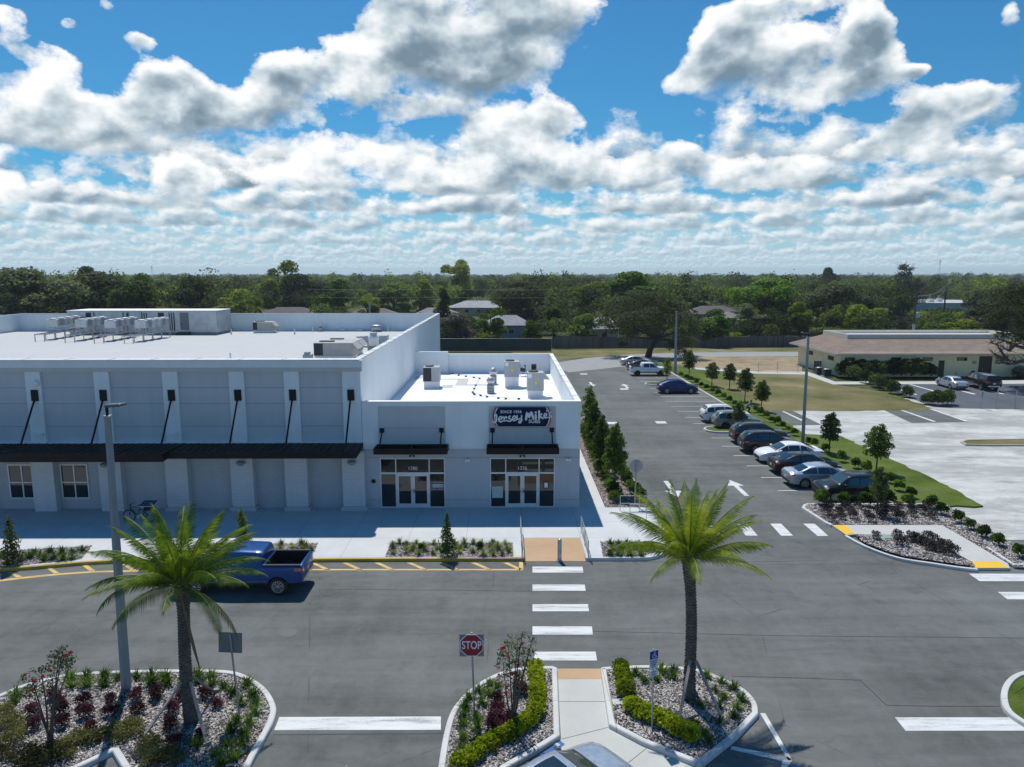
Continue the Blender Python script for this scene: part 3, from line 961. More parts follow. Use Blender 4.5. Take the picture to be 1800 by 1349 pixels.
def stucco_mat(name, col, courses=0.0, var=0.05):
    m, k, b, out = new_mat(name)
    p = pos(k)
    n = k.noise(p, 0.5, 5.0, 0.6)
    st = k.noise(k.vec('MULTIPLY', p, (1.6, 1.6, 0.12)), 1.0, 5.0, 0.65)
    f = k.math('MULTIPLY_ADD', st, 0.5, k.math('MULTIPLY', n, 0.5))
    c = k.ramp(f, [(0.3, tuple(q * (1 - var * 1.6) for q in col)), (0.65, tuple(q * (1 + var) for q in col))])
    g = k.noise(p, 30.0, 3.0, 0.6)
    h = g
    if courses:
        br = k.node('ShaderNodeTexBrick')
        k.put(br.inputs['Vector'], k.node('ShaderNodeCombineXYZ').outputs[0])
        cb = k.node('ShaderNodeCombineXYZ')
        sx = k.node('ShaderNodeSeparateXYZ')
        k.put(sx.inputs[0], p)
        k.put(cb.inputs[0], k.math('ADD', sx.outputs[0], sx.outputs[1]))
        k.put(cb.inputs[1], sx.outputs[2])
        k.put(br.inputs['Vector'], cb.outputs[0])
        br.inputs['Scale'].default_value = 1.0
        br.inputs['Brick Width'].default_value = 0.41
        br.inputs['Row Height'].default_value = courses
        br.inputs['Mortar Size'].default_value = 0.012
        br.inputs['Color1'].default_value = (1, 1, 1, 1)
        br.inputs['Color2'].default_value = (0.95, 0.95, 0.95, 1)
        br.inputs['Mortar'].default_value = (0.85, 0.85, 0.85, 1)
        c = k.mix(1.0, c, br.outputs['Color'], 'MULTIPLY')
    k.put(b.inputs['Base Color'], c)
    b.inputs['Roughness'].default_value = 0.85
    b.inputs['Specular IOR Level'].default_value = 0.3
    bump(k, b, h, 0.12, 0.01)
    return m
M_WHITE = stucco_mat('white_stucco', (0.75, 0.79, 0.80))
M_GREYW = stucco_mat('grey_stucco', (0.53, 0.55, 0.57))
M_GREYB = stucco_mat('grey_split_block', (0.45, 0.47, 0.49), 0.205)
M_GREYL = stucco_mat('lower_grey_stucco', (0.46, 0.485, 0.51))
M_JOINT = mat('reveal_joint', (0.30, 0.31, 0.33), 0.8)
M_ROOF = concrete_mat('white_membrane', (0.49, 0.50, 0.495), 0.07, (0, 0, 3.0, 12.0), 0.22, 0.7)
M_ROOF2 = concrete_mat('bright_membrane', (0.86, 0.86, 0.86), 0.03, None, 0.05, 0.6)
M_BLACK = mat('black_metal', (0.010, 0.010, 0.011), 0.55, 0.0, 0.2, 4.0, spec=0.2)
M_ALU = mat('aluminium_frame', (0.68, 0.69, 0.70), 0.4, 0.2, 0.05)
M_GLASS = glass_mat('window_glass', (0.008, 0.014, 0.016), 0.02, 0.42)
M_GALV = mat('galvanised_steel', (0.42, 0.44, 0.46), 0.45, 0.6, 0.2, 2.0)
M_STEEL = mat('stainless_panel', (0.52, 0.54, 0.55), 0.4, 0.5, 0.18, 1.2)
M_RTU = mat('beige_enamel', (0.43, 0.42, 0.38), 0.5, 0.0, 0.06)
M_ACGR = mat('grey_enamel', (0.40, 0.41, 0.42), 0.5, 0.0, 0.06)
M_DARK = mat('dark_louvre', (0.035, 0.04, 0.045), 0.6, 0.2, 0.25, 8.0)
M_RED = mat('red_paint', (0.55, 0.06, 0.04), 0.5)
M_YSTK = mat('yellow_sticker', (0.75, 0.62, 0.04), 0.5)
M_WPL = mat('white_plastic', (0.78, 0.78, 0.77), 0.5, 0, 0.04)

def text(name, body, size, m, parent, loc, rot=(PI / 2, 0, 0), ext=0.004, align='CENTER', shear=0.0, sp=1.0, bold=0.0):
    cu = bpy.data.curves.new(name, 'FONT')
    cu.body, cu.size, cu.extrude, cu.shear = body, size, ext, shear
    cu.align_x, cu.align_y = align, 'CENTER'
    cu.space_character = sp
    cu.offset = bold
    t = bpy.data.objects.new(name, cu)
    COL.objects.link(t)
    dg = bpy.context.evaluated_depsgraph_get()
    me = bpy.data.meshes.new_from_object(t.evaluated_get(dg))
    bpy.data.objects.remove(t)
    bpy.data.curves.remove(cu)
    me.name = name
    me.materials.clear()
    me.materials.append(m)
    o = bpy.data.objects.new(name, me)
    COL.objects.link(o)
    if parent is not None:
        o.parent = parent
        M = parent_world(parent).inverted()
        o.location = M @ Vector(loc)
    else:
        o.location = loc
    o.rotation_euler = rot
    return o

SX0, SZ = -62.0, 9.12
store = thing('store_building', 'tall long white and grey store with black canopy left of the corner shop', 'building', (-35, 41.2, 0.15))
PIL = [49, 169, 288.6, 405, 501, 603]
LOW = [55.5, 174, 291, 406, 501, 602]
w = MB()
w.box(SX0, XL, 41.36, 41.70, 0.10, SZ - 0.02)               # front wall behind the bays
w.box(XL - 0.32, XL, 41.70, 91.2, 0.10, SZ - 0.02)           # right wall
w.box(SX0, XL, 91.2, 91.55, 0.10, SZ - 0.02)                 # back wall
w.box(SX0 - 0.3, SX0, 41.36, 91.55, 0.10, SZ - 0.02)
w.build('wall', M_WHITE, store)
b = MB(); b.box(SX0, XL - 0.32, 41.70, 91.2, 6.70, 6.94); b.build('roof', M_ROOF, store)
zc0, zc1, zled = zf(653), zf(645.5), zf(776.5)
xs = sorted([xf(p, 41.2, 714) for p in PIL])
allp = [(x, x + 0.88) for x in xs] + [(xs[0] - 4.0 * (i + 1), xs[0] - 4.0 * (i + 1) + 0.88) for i in range(7)]
allp = sorted(allp)
for (x0, x1) in allp:
    if x1 > XL - 0.25: x1 = XL
    b = MB(); b.box(x0, x1, 41.18, 41.36, zled, zc0 - 0.002); b.build('pilaster', M_WHITE, store)
edges = [SX0] + [e for p in allp for e in p] + [XL]
for i in range(0, len(edges) - 1, 2):
    x0, x1 = edges[i], edges[i + 1]
    if x1 - x0 > 0.3:
        b = MB(); b.box(x0 + 0.002, min(x1, XL) - 0.002, 41.33, 41.358, zled, zc0 - 0.002); b.build('bay_panel', M_GREYW, store)
b = MB()
for py in (681.8, 709.8, 749.8):
    for i in range(0, len(edges) - 1, 2):
        x0, x1 = edges[i], edges[i + 1]
        if x1 - x0 > 0.3:
            b.box(x0 + 0.01, x1 - 0.01, 41.326, 41.331, zf(py) - 0.018, zf(py) + 0.018)
b.build('reveal_joint', M_JOINT, store)
b = MB()
b.box(SX0, XL + 0.16, 40.98, 41.356, zc1, SZ)
b.build('cornice', M_WHITE, store)
b = MB(); b.box(SX0, XL + 0.10, 41.10, 41.354, zc0, zc1 - 0.002); b.build('cornice_band', M_GREYW, store)
b = MB()
b.box(SX0, XL + 0.02, 40.90, 41.72, SZ + 0.002, SZ + 0.05)
b.box(XL - 0.36, XL + 0.03, 41.72, 91.2, SZ + 0.002, SZ + 0.05)
b.box(SX0, XL + 0.03, 91.2, 91.6, SZ + 0.002, SZ + 0.05)
for i in range(18):                                           # standing seams of the coping
    b.box(XL - 0.40, XL + 0.06, 43.4 + 2.7 * i, 43.46 + 2.7 * i, SZ + 0.05, SZ + 0.075)
for i in range(22):
    b.box(-10.5 - 2.5 * i, -10.44 - 2.5 * i, 40.89, 41.74, SZ + 0.05, SZ + 0.07)
b.build('coping', mat('coping_metal', (0.60, 0.61, 0.61), 0.45, 0.2, 0.08), store)
# lower storey: split block wall, pilasters, plinths
b = MB(); b.box(SX0, XL - 0.002, 41.22, 41.357, 0.10, zled - 0.05); b.build('lower_wall', M_GREYB, store)
b = MB(); b.box(SX0, XL + 0.0, 41.10, 41.355, zled - 0.05, zled); b.build('ledge', M_WHITE, store)
lx = [xf(p, 40.75, 840) for p in LOW]
lowp = sorted([(x, x + 1.30) for x in lx] + [(lx[0] - 4.0 * (i + 1), lx[0] - 4.0 * (i + 1) + 1.3) for i in range(7)])
M_LPB = stucco_mat('lower_pilaster_block', (0.60, 0.61, 0.625), 0.205)
for (x0, x1) in lowp:
    b = MB(); b.box(x0, x1, 40.75, 41.218, 0.40 if x0 > lx[2] else 0.12, 3.75); q = b.build('lower_pilaster', M_LPB, store)
    if x0 > lx[1]:
        b = MB(); b.box(x0 - 0.12, x1 + 0.12, 40.66, 41.218, 0.12, 0.398); b.build('plinth', M_GREYL, q)
def window2x2(x0, x1, z0, z1, Y, parent):
    fr = MB()
    t = 0.065
    xm, zm = (x0 + x1) / 2, (z0 + z1) / 2 - 0.05
    fr.box(x0, x1, Y - 0.07, Y, z0, z0 + t); fr.box(x0, x1, Y - 0.07, Y, z1 - t, z1)
    fr.box(x0, x0 + t, Y - 0.07, Y, z0 + t, z1 - t); fr.box(x1 - t, x1, Y - 0.07, Y, z0 + t, z1 - t)
    fr.box(xm - t / 2, xm + t / 2, Y - 0.065, Y, z0 + t, z1 - t)
    fr.box(x0 + t, xm - t / 2, Y - 0.062, Y, zm - t / 2, zm + t / 2); fr.box(xm + t / 2, x1 - t, Y - 0.062, Y, zm - t / 2, zm + t / 2)
    o = fr.build('window', M_ALU, parent)
    p = MB(); p.box(x0 + 0.02, x1 - 0.02, Y - 0.03, Y - 0.012, z0 + 0.02, z1 - 0.02)
    p.build('pane', M_GLASS, o)
wz0, wz1 = zf(874.8), zf(815)
for pxl in (15.6, 107.5):
    x0 = xf(pxl, 41.2, 840)
    window2x2(x0, x0 + 1.62, wz0, wz1, 41.215, store)
x0 = xf(107.5, 41.2, 840)
window2x2(x0 - 8.2, x0 - 6.58, wz0, wz1, 41.215, store)
# black standing seam canopy with tie rods
def canopy(parent, x0, x1, yw, yf, zw, zfr, drop):
    c = MB()
    c.add([(x0, yw, zw), (x1, yw, zw), (x1, yf, zfr), (x0, yf, zfr), (x0, yw, zw - 0.06), (x1, yw, zw - 0.06), (x1, yf, zfr - 0.06), (x0, yf, zfr - 0.06)],
          [(0, 3, 2, 1), (4, 5, 6, 7), (0, 1, 5, 4), (1, 2, 6, 5), (2, 3, 7, 6), (3, 0, 4, 7)])
    c.box(x0, x1, yf - 0.08, yf - 0.001, zfr - drop, zfr + 0.05)
    n = int((x1 - x0) / 0.42)
    for i in range(n + 1):
        x = x0 + 0.01 + (x1 - x0 - 0.06) * i / n
        c.add([(x, yw, zw + 0.002), (x + 0.04, yw, zw + 0.002), (x + 0.04, yf + 0.002, zfr + 0.002), (x, yf + 0.002, zfr + 0.002),
               (x, yw, zw + 0.035), (x + 0.04, yw, zw + 0.035), (x + 0.04, yf + 0.002, zfr + 0.035), (x, yf + 0.002, zfr + 0.035)],
              [(0, 1, 2, 3), (4, 7, 6, 5), (0, 4, 5, 1), (1, 5, 6, 2), (2, 6, 7, 3), (3, 7, 4, 0)])
    for x in (x0, x1 - 0.06):
        c.add([(x, yw, zw + 0.03), (x + 0.06, yw, zw + 0.03), (x + 0.06, yf, zfr + 0.03), (x, yf, zfr + 0.03), (x, yw, zw - 0.25), (x + 0.06, yw, zw - 0.25), (x + 0.06, yf, zfr - drop), (x, yf, zfr - drop)],
              [(0, 3, 2, 1), (4, 5, 6, 7), (0, 1, 5, 4), (1, 2, 6, 5), (2, 3, 7, 6), (3, 0, 4, 7)])
    return c.build('canopy', M_BLACK, parent)
xc1 = xf(639, 41.2, 779)
cz = zf(778.5)
zfr = FY(626, 796, 39.1)[1]
xstep = xf(294, 39.0, 797)
can = canopy(store, xstep + 0.01, xc1, 41.09, 39.1, cz, zfr, 0.32)
can2 = canopy(store, SX0, xstep, 41.09, 38.5, cz, FY(100, 799.3, 38.5)[1], 0.42)
for i, (x0, x1) in enumerate(allp):
    if x0 < -45: continue
    xm = (x0 + x1) / 2 + 0.05
    b = MB(); b.box(xm - 0.2, xm + 0.2, 41.12, 41.178, zf(704), zf(684.8))
    pl_ = b.build('rod_plate', M_BLACK, store)
    b = MB(); b.tube((xm - 0.04, 41.13, zf(703)), (xm - 0.04, 39.65, zfr + 0.42), 0.055, n=8)
    b.build('tie_rod', M_BLACK, store)
for p in ((63.5, 674), (70, 763.7), (305.8, 763.7)):
    x, z = FY(p[0], p[1], 41.15)
    b = MB()
    if p[1] > 700:
        b.cbox(x - 0.22, x + 0.22, 41.0, 41.178, z - 0.05, z + 0.10, 0.03)
    else:
        b.lathe([(0.001, -0.12), (0.17, -0.1), (0.2, 0.0)], 14, 'Y', (x, 41.177, z))
    b.build('wall_light', M_WPL, store)
for p in ((423.5, 813.5), (618.8, 812.6), (185, 816.5)):
    x, z = FY(p[0], p[1], 40.7)
    b = MB(); b.lathe([(0.10, -0.16), (0.23, -0.06), (0.25, 0.06), (0.08, 0.12)], 14, 'Z', (x, 40.62, z))
    b.build('sconce', mat('sconce_metal', (0.28, 0.29, 0.30), 0.45, 0.4), store)

# ---- corner shop
shop = thing('shop_building', 'white and grey corner shop with two glazed storefronts beneath black canopies', 'building', (-2, 41.2, 0.15))
SH = 6.64
YB = 66.6
w = MB()
w.box(XL + 0.003, XR, 41.26, 41.52, 0.10, SH - 0.02)
w.box(XR - 0.26, XR, 41.52, YB, 0.10, SH - 0.02)
w.box(XL + 0.003, XR, YB, YB + 0.3, 0.10, SH - 0.02)
w.box(XL + 0.003, xf(788, YB, 640), YB - 0.32, YB - 0.003, 4.85, SH + 0.28)
w.build('wall', M_WHITE, shop)
b = MB(); b.box(XL + 0.004, XR - 0.26, 41.52, YB, 4.6, 4.85); b.build('roof', M_ROOF2, shop)
b = MB()
b.box(XL + 0.20, XR + 0.04, 41.14, 41.54, SH - 0.018, SH + 0.03)
b.box(XR - 0.30, XR + 0.04, 41.54, YB, SH - 0.018, SH + 0.03)
b.box(XL + 0.004, XR + 0.04, YB - 0.001, YB + 0.34, SH - 0.018, SH + 0.03)
for i in range(8):
    b.box(XR - 0.33, XR + 0.10, 43.0 + 3.0 * i, 43.07 + 3.0 * i, SH + 0.03, SH + 0.06)
b.build('coping', mat('coping_white', (0.80, 0.80, 0.80), 0.5, 0.1, 0.05), shop)
zb = zf(714.3)
b = MB(); b.box(XL + 0.02, XR + 0.02, 41.17, 41.258, zb, SH - 0.02); b.build('cornice', M_WHITE, shop)
zbrk = zf(789.7)
PAN = [(xf(665.2, py=750), xf(782.6, py=750)), (xf(859, py=750), xf(976.7, py=750))]
xs = [XL + 0.02] + [e for p in PAN for e in p] + [XR + 0.001]
for i in range(0, 6, 2):
    b = MB(); b.box(xs[i], xs[i + 1], 41.20, 41.258, zbrk, zb - 0.002); b.build('pilaster', M_WHITE, shop)
for (x0, x1) in PAN:
    b = MB(); b.box(x0 + 0.002, x1 - 0.002, 41.23, 41.257, zbrk, zb - 0.002); b.build('sign_panel', M_GREYW, shop)
SF = [(xf(669, py=850), xf(782.6, py=850)), (xf(861.5, py=850), xf(975, py=850))]
ztop = zf(805.7)
b = MB()
xs = [XL + 0.003] + [e for p in SF for e in p] + [XR + 0.003]
for i in range(0, 6, 2):
    b.box(xs[i], xs[i + 1], 41.19, 41.257, 0.12, zbrk - 0.002)
for (x0, x1) in SF:
    b.box(x0, x1, 41.19, 41.257, ztop, zbrk - 0.002)
b.box(XR - 0.1, XR + 0.006, 41.26, YB, 0.12, zbrk - 0.002)
b.build('lower_wall', M_GREYL, shop)
b = MB()
for py in (804.8, 879):
    for i in range(0, 6, 2):
        b.box(xs[i] + 0.01, xs[i + 1] - 0.01, 41.183, 41.188, zf(py) - 0.018, zf(py) + 0.018)
for (x0, x1) in PAN:
    b.box(x0 + 0.01, x1 - 0.01, 41.223, 41.228, zf(753) - 0.012, zf(753) + 0.012)
b.build('reveal_joint', M_JOINT, shop)
ztr = zf(832)
for si, (x0, x1) in enumerate(SF):
    W = x1 - x0
    m1, m2 = x0 + W * 0.242, x0 + W * 0.757
    Y0, Y1 = 41.17, 41.25
    sf = MB()
    t = 0.055
    for (a, c) in ((x0, x0 + t), (m1 - t * 0.6, m1 + t * 0.6), (m2 - t * 0.6, m2 + t * 0.6), (x1 - t, x1)):
        sf.box(a, c, Y0, Y1, 0.16, ztop)
    for (a, c) in ((x0 + t, m1 - t * 0.6), (m1 + t * 0.6, m2 - t * 0.6), (m2 + t * 0.6, x1 - t)):
        sf.box(a, c, Y0 + 0.003, Y1, ztop - t, ztop)
        sf.box(a, c, Y0 + 0.003, Y1, ztr - 0.05, ztr + 0.05)
    for (a, c) in ((x0 + t, m1 - t * 0.6), (m2 + t * 0.6, x1 - t)):
        sf.box(a, c, Y0 + 0.003, Y1, 0.16, 0.24)
    fr = sf.build('storefront', M_ALU, shop)
    g_ = MB()
    g_.box(x0 + 0.03, m1, 41.215, 41.23, 0.2, ztop - 0.02); g_.box(m2, x1 - 0.03, 41.215, 41.23, 0.2, ztop - 0.02)
    g_.box(m1, m2, 41.215, 41.23, ztr, ztop - 0.02)
    g_.build('pane', M_GLASS, fr)
    xm = (m1 + m2) / 2
    for s in (-1, 1):
        a, c = (m1 + 0.045, xm - 0.008) if s < 0 else (xm + 0.008, m2 - 0.045)
        dzt = ztr - 0.055
        d = MB()
        st = 0.11
        d.box(a, a + st, Y0 + 0.01, Y1 - 0.01, 0.17, dzt); d.box(c - st, c, Y0 + 0.01, Y1 - 0.01, 0.17, dzt)
        d.box(a + st, c - st, Y0 + 0.012, Y1 - 0.01, 0.17, 0.42); d.box(a + st, c - st, Y0 + 0.012, Y1 - 0.01, dzt - 0.13, dzt)
        dr = d.build('door', M_ALU, shop)
        g_ = MB(); g_.box(a + st - 0.01, c - st + 0.01, 41.212, 41.228, 0.41, dzt - 0.12); g_.build('pane', M_GLASS, dr)
        h = MB()
        hx = (c - 0.055) if s < 0 else (a + 0.055)
        h.path([(hx, Y0 + 0.01, 1.35), (hx, Y0 - 0.05, 1.33), (hx, Y0 - 0.05, 1.07), (hx, Y0 + 0.01, 1.05)], 0.014, 6)
        h.box(hx - 0.035 * (1 if s < 0 else -1) - 0.02, hx - 0.035 * (1 if s < 0 else -1) + 0.02, Y0 - 0.005, Y0 + 0.009, 1.15, 1.25)
        h.build('handle', M_BLACK if s > 0 else M_GALV, dr)
    text('house_number', ('1380', '1376')[si], 0.30, M_WPL, shop, (xf(725.4 if si == 0 else 918, py=824), 41.208, zf(824)), ext=0.002)
    # black tray canopy, rods and plates
    cx0, cx1 = ((656, 786), (855, 983))[si]
    yfr = 40.0
    X0, X1 = FY(cx0, 795, yfr)[0], FY(cx1, 795, yfr)[0]
    zt, zb_ = FY(700, 789.5, yfr)[1], FY(700, 799.5, yfr)[1]
    c = MB()
    c.box(X0, X1, yfr, yfr + 0.07, zb_, zt)
    c.box(X0, X0 + 0.07, yfr + 0.07, 41.17, zb_, zt); c.box(X1 - 0.07, X1, yfr + 0.07, 41.17, zb_, zt)
    c.box(X0 + 0.07, X1 - 0.07, yfr + 0.07, 41.17, zb_ + 0.04, zb_ + 0.10)
    c.box(X0 + 0.07, X1 - 0.07, 41.10, 41.17, zb_ + 0.10, zt)
    c.box((X0 + X1) / 2 - 0.03, (X0 + X1) / 2 + 0.03, yfr + 0.07, 41.10, zb_ + 0.10, zt - 0.04)
    c.build('canopy', M_BLACK, shop)
    for pp in (((671.4, 757), (776, 756.7)), ((865.5, 756.6), (970, 756)))[si]:
        x, z = FY(pp[0], pp[1], 41.2)
        q = MB(); q.box(x - 0.13, x + 0.13, 41.14, 41.222, z - 0.13, z + 0.13); q.build('rod_plate', M_BLACK, shop)
        q = MB(); q.tube((x, 41.16, z - 0.08), (x, 40.18, zt - 0.02), 0.04, n=8); q.build('tie_rod', M_BLACK, shop)
    x, z = FY((724, 918)[si], 801.3, 41.0)
    q = MB()
    for s in (-1, 1):
        q.tube((x + 0.02 * s, 41.19, z + 0.05), (x + 0.07 * s, 41.0, z), 0.025, n=6)
        q.lathe([(0.03, -0.06), (0.06, 0.0), (0.065, 0.07)], 10, 'X', (x + 0.11 * s, 40.98, z - 0.02))
    q.build('flood_light', M_BLACK, shop)
for p in ((821.7, 809.8), (998.9, 808.6)):
    x, z = FY(p[0], p[1], 41.1)
    q = MB()
    q.cbox(x - 0.16, x + 0.16, 41.09, 41.189, z - 0.07, z + 0.06, 0.02)
    for s in (-1, 1):
        q.lathe([(0.05, -0.05), (0.06, 0.05)], 10, 'Y', (x + 0.1 * s, 41.06, z + 0.05))
    q.build('wall_light', M_WPL, shop)
q = MB(); q.box(xf(655) - 0.11, xf(655) + 0.11, 41.10, 41.188, zf(848.5), zf(843)); q.build('card_reader', M_BLACK, shop)

# ---- things on and in the storefront glass
M_NAVY = mat('navy_panel', (0.004, 0.014, 0.062), 0.6, 0, 0.05, spec=0.12)
M_LET = mat('white_lettering', (0.80, 0.81, 0.83), 0.5, 0, 0.03)
def SG(u, v, Y=41.0): return FY(855 + u / 14.4, 710 + v / 14.4, Y)
sg0 = SG(905, 330, 41.15)
sign = thing('shop_sign', 'navy shop sign with white script lettering and curved red ends above right storefront', 'sign', (sg0[0], 41.2, sg0[1]))
arcL = [(300, 575), (255, 500), (228, 400), (224, 290), (245, 200), (300, 100)]
arcR = [(1505, 100), (1560, 190), (1583, 300), (1578, 400), (1550, 500), (1505, 572)]
sm = lambda a: smooth_path(a, 4)
q = MB(); q.plate([SG(*p, 41.06) for p in sm(arcL) + sm(arcR)][::-1], 41.06, 41.228); q.build('panel', M_NAVY, sign)
for nm, m_, d0, d1 in (('white_edge', M_LET, 0, 26), ('red_edge', mat('red_enamel', (0.40, 0.015, 0.03), 0.4), 26, 58)):
    q = MB()
    for arc, s in ((sm(arcL), -1), (sm(arcR), 1)):
        a = [SG(x + s * (d0 + 1), y, 41.06) for x, y in arc]
        c = [SG(x + s * d1, y, 41.06) for x, y in arc]
        n = len(a)
        vs = [(x, 41.07, z) for x, z in a + c] + [(x, 41.228, z) for x, z in a + c]
        fs = []
        for i in range(n - 1):
            fs += [(i, i + 1, n + i + 1, n + i), (2 * n + i, 3 * n + i, 3 * n + i + 1, 2 * n + i + 1), (n + i, n + i + 1, 3 * n + i + 1, 3 * n + i), (i + 1, i, 2 * n + i, 2 * n + i + 1)]
        q.add(vs, fs)
    q.build(nm, m_, sign)
STROKES = [
    ([(212, 300), (245, 272), (258, 340), (254, 425), (222, 470), (178, 466), (150, 440)], 44), 
    ([(318, 408), (372, 388), (396, 352), (370, 325), (332, 345), (314, 395), (328, 445), (368, 462), (412, 436)], 36),
    ([(425, 335), (448, 352), (450, 436)], 36), ([(450, 380), (480, 335), (512, 340), (505, 362)], 36), ([(450, 430), (480, 440), (520, 420)], 26),
    ([(602, 312), (560, 345), (588, 378), (628, 402), (618, 440), (570, 446), (528, 424)], 36),
    ([(664, 388), (722, 370), (742, 335), (712, 310), (676, 332), (664, 390), (688, 428), (738, 420), (772, 388)], 36),
    ([(778, 300), (776, 362), (806, 395), (856, 375)], 36), ([(888, 300), (886, 420), (866, 480), (832, 486), (820, 460), (856, 436), (905, 418)], 36),
    ([(1004, 398), (1030, 225), (1082, 345), (1132, 210), (1188, 375)], 58),
    ([(1246, 285), (1252, 368)], 56), ([(1246, 222), (1252, 222)], 58),
    ([(1334, 190), (1336, 368)], 54), ([(1402, 262), (1350, 312), (1432, 372)], 46),
    ([(1458, 322), (1512, 302), (1528, 265), (1492, 246), (1462, 275), (1460, 330), (1494, 360), (1545, 345)], 34),
    ([(1528, 165), (1538, 198)], 28), ([(1632, 222), (1592, 255), (1606, 290), (1646, 318), (1622, 350), (1578, 342)], 32)]
q = MB()
for st, wd in STROKES:
    P2 = [SG(*p, 41.02) for p in (smooth_path(st, 3) if len(st) > 3 else st)]
    rr = wd / 14.4 / 2 * 43.2 / F_PX
    n0 = len(q.v)
    q.path([(x, 0, z) for x, z in P2], rr, 8)
    for (x, z) in (P2[0], P2[-1]):
        q.lathe([(0.001, -rr), (rr * 0.72, -rr * 0.7), (rr, 0), (rr * 0.72, rr * 0.7), (0.001, rr)], 8, 'Z', (x, 0, z))
    q.v[n0:] = [(x, 41.03 + y * 0.3, z) for x, y, z in q.v[n0:]]
q.build('script_lettering', M_LET, sign)
x, z = SG(622, 207, 41.04)
text('small_lettering', 'SINCE 1956', 0.225, M_LET, sign, (x, 41.045, z), ext=0.012, sp=1.12, bold=0.005)
x, z = SG(1215, 450, 41.04)
text('small_lettering', 'SUBS', 0.30, M_LET, sign, (x, 41.045, z), ext=0.012, sp=1.08, bold=0.006)
# leasing notice, paper notices
def P4(x0, x1, y0, y1): return (xf(x0, py=850), xf(x1, py=850), zf(y1), zf(y0))
a, c, z0, z1 = P4(760.2, 779.2, 845.5, 863.5)
nt = thing('window_notice', 'leasing notice in three bands stuck inside the left storefront window', 'notice', ((a + c) / 2, 41.2, z0))
h = (z1 - z0) / 3
M_DNOT = mat('dark_notice', (0.09, 0.05, 0.05), 0.5)
for i, (m_, s_, tc) in enumerate(((M_DNOT, 'FOR LEASE', M_LET), (mat('pale_notice', (0.62, 0.62, 0.68), 0.5), '800.222.0000'[:0] + 'AVAILABLE', mat('ink_blue', (0.02, 0.03, 0.10), 0.5)), (M_DNOT, '704.500.0000'[:0] + 'CALL NOW', M_LET))):
    q = MB(); q.box(a, c, 41.200, 41.212, z1 - h * (i + 1) + 0.004, z1 - h * i - 0.004); q.build('band', m_, nt)
    text('notice_lettering', s_, 0.125, tc, nt, ((a + c) / 2, 41.197, z1 - h * (i + 0.5)), ext=0.001)
a, c, z0, z1 = P4(865, 884, 856, 876)
q = MB(); q.box(a, c, 41.202, 41.212, z0, z1)
nt = tag(q.build('paper_notice', mat('green_tinted_paper', (0.42, 0.52, 0.48), 0.6)), 'large pale green paper notice in the left pane of the right storefront', 'notice')
a, c, z0, z1 = P4(957, 963, 849.5, 858)
q = MB(); q.box(a, c, 41.196, 41.20, z0, z1)
nt = tag(q.build('paper_notice', M_LET), 'small white sheet on black backing in the right pane of the right storefront', 'notice')
q = MB(); q.box(a - 0.05, c + 0.05, 41.201, 41.212, z0 - 0.04, z1 + 0.05); q.build('backing', M_BLACK, nt)

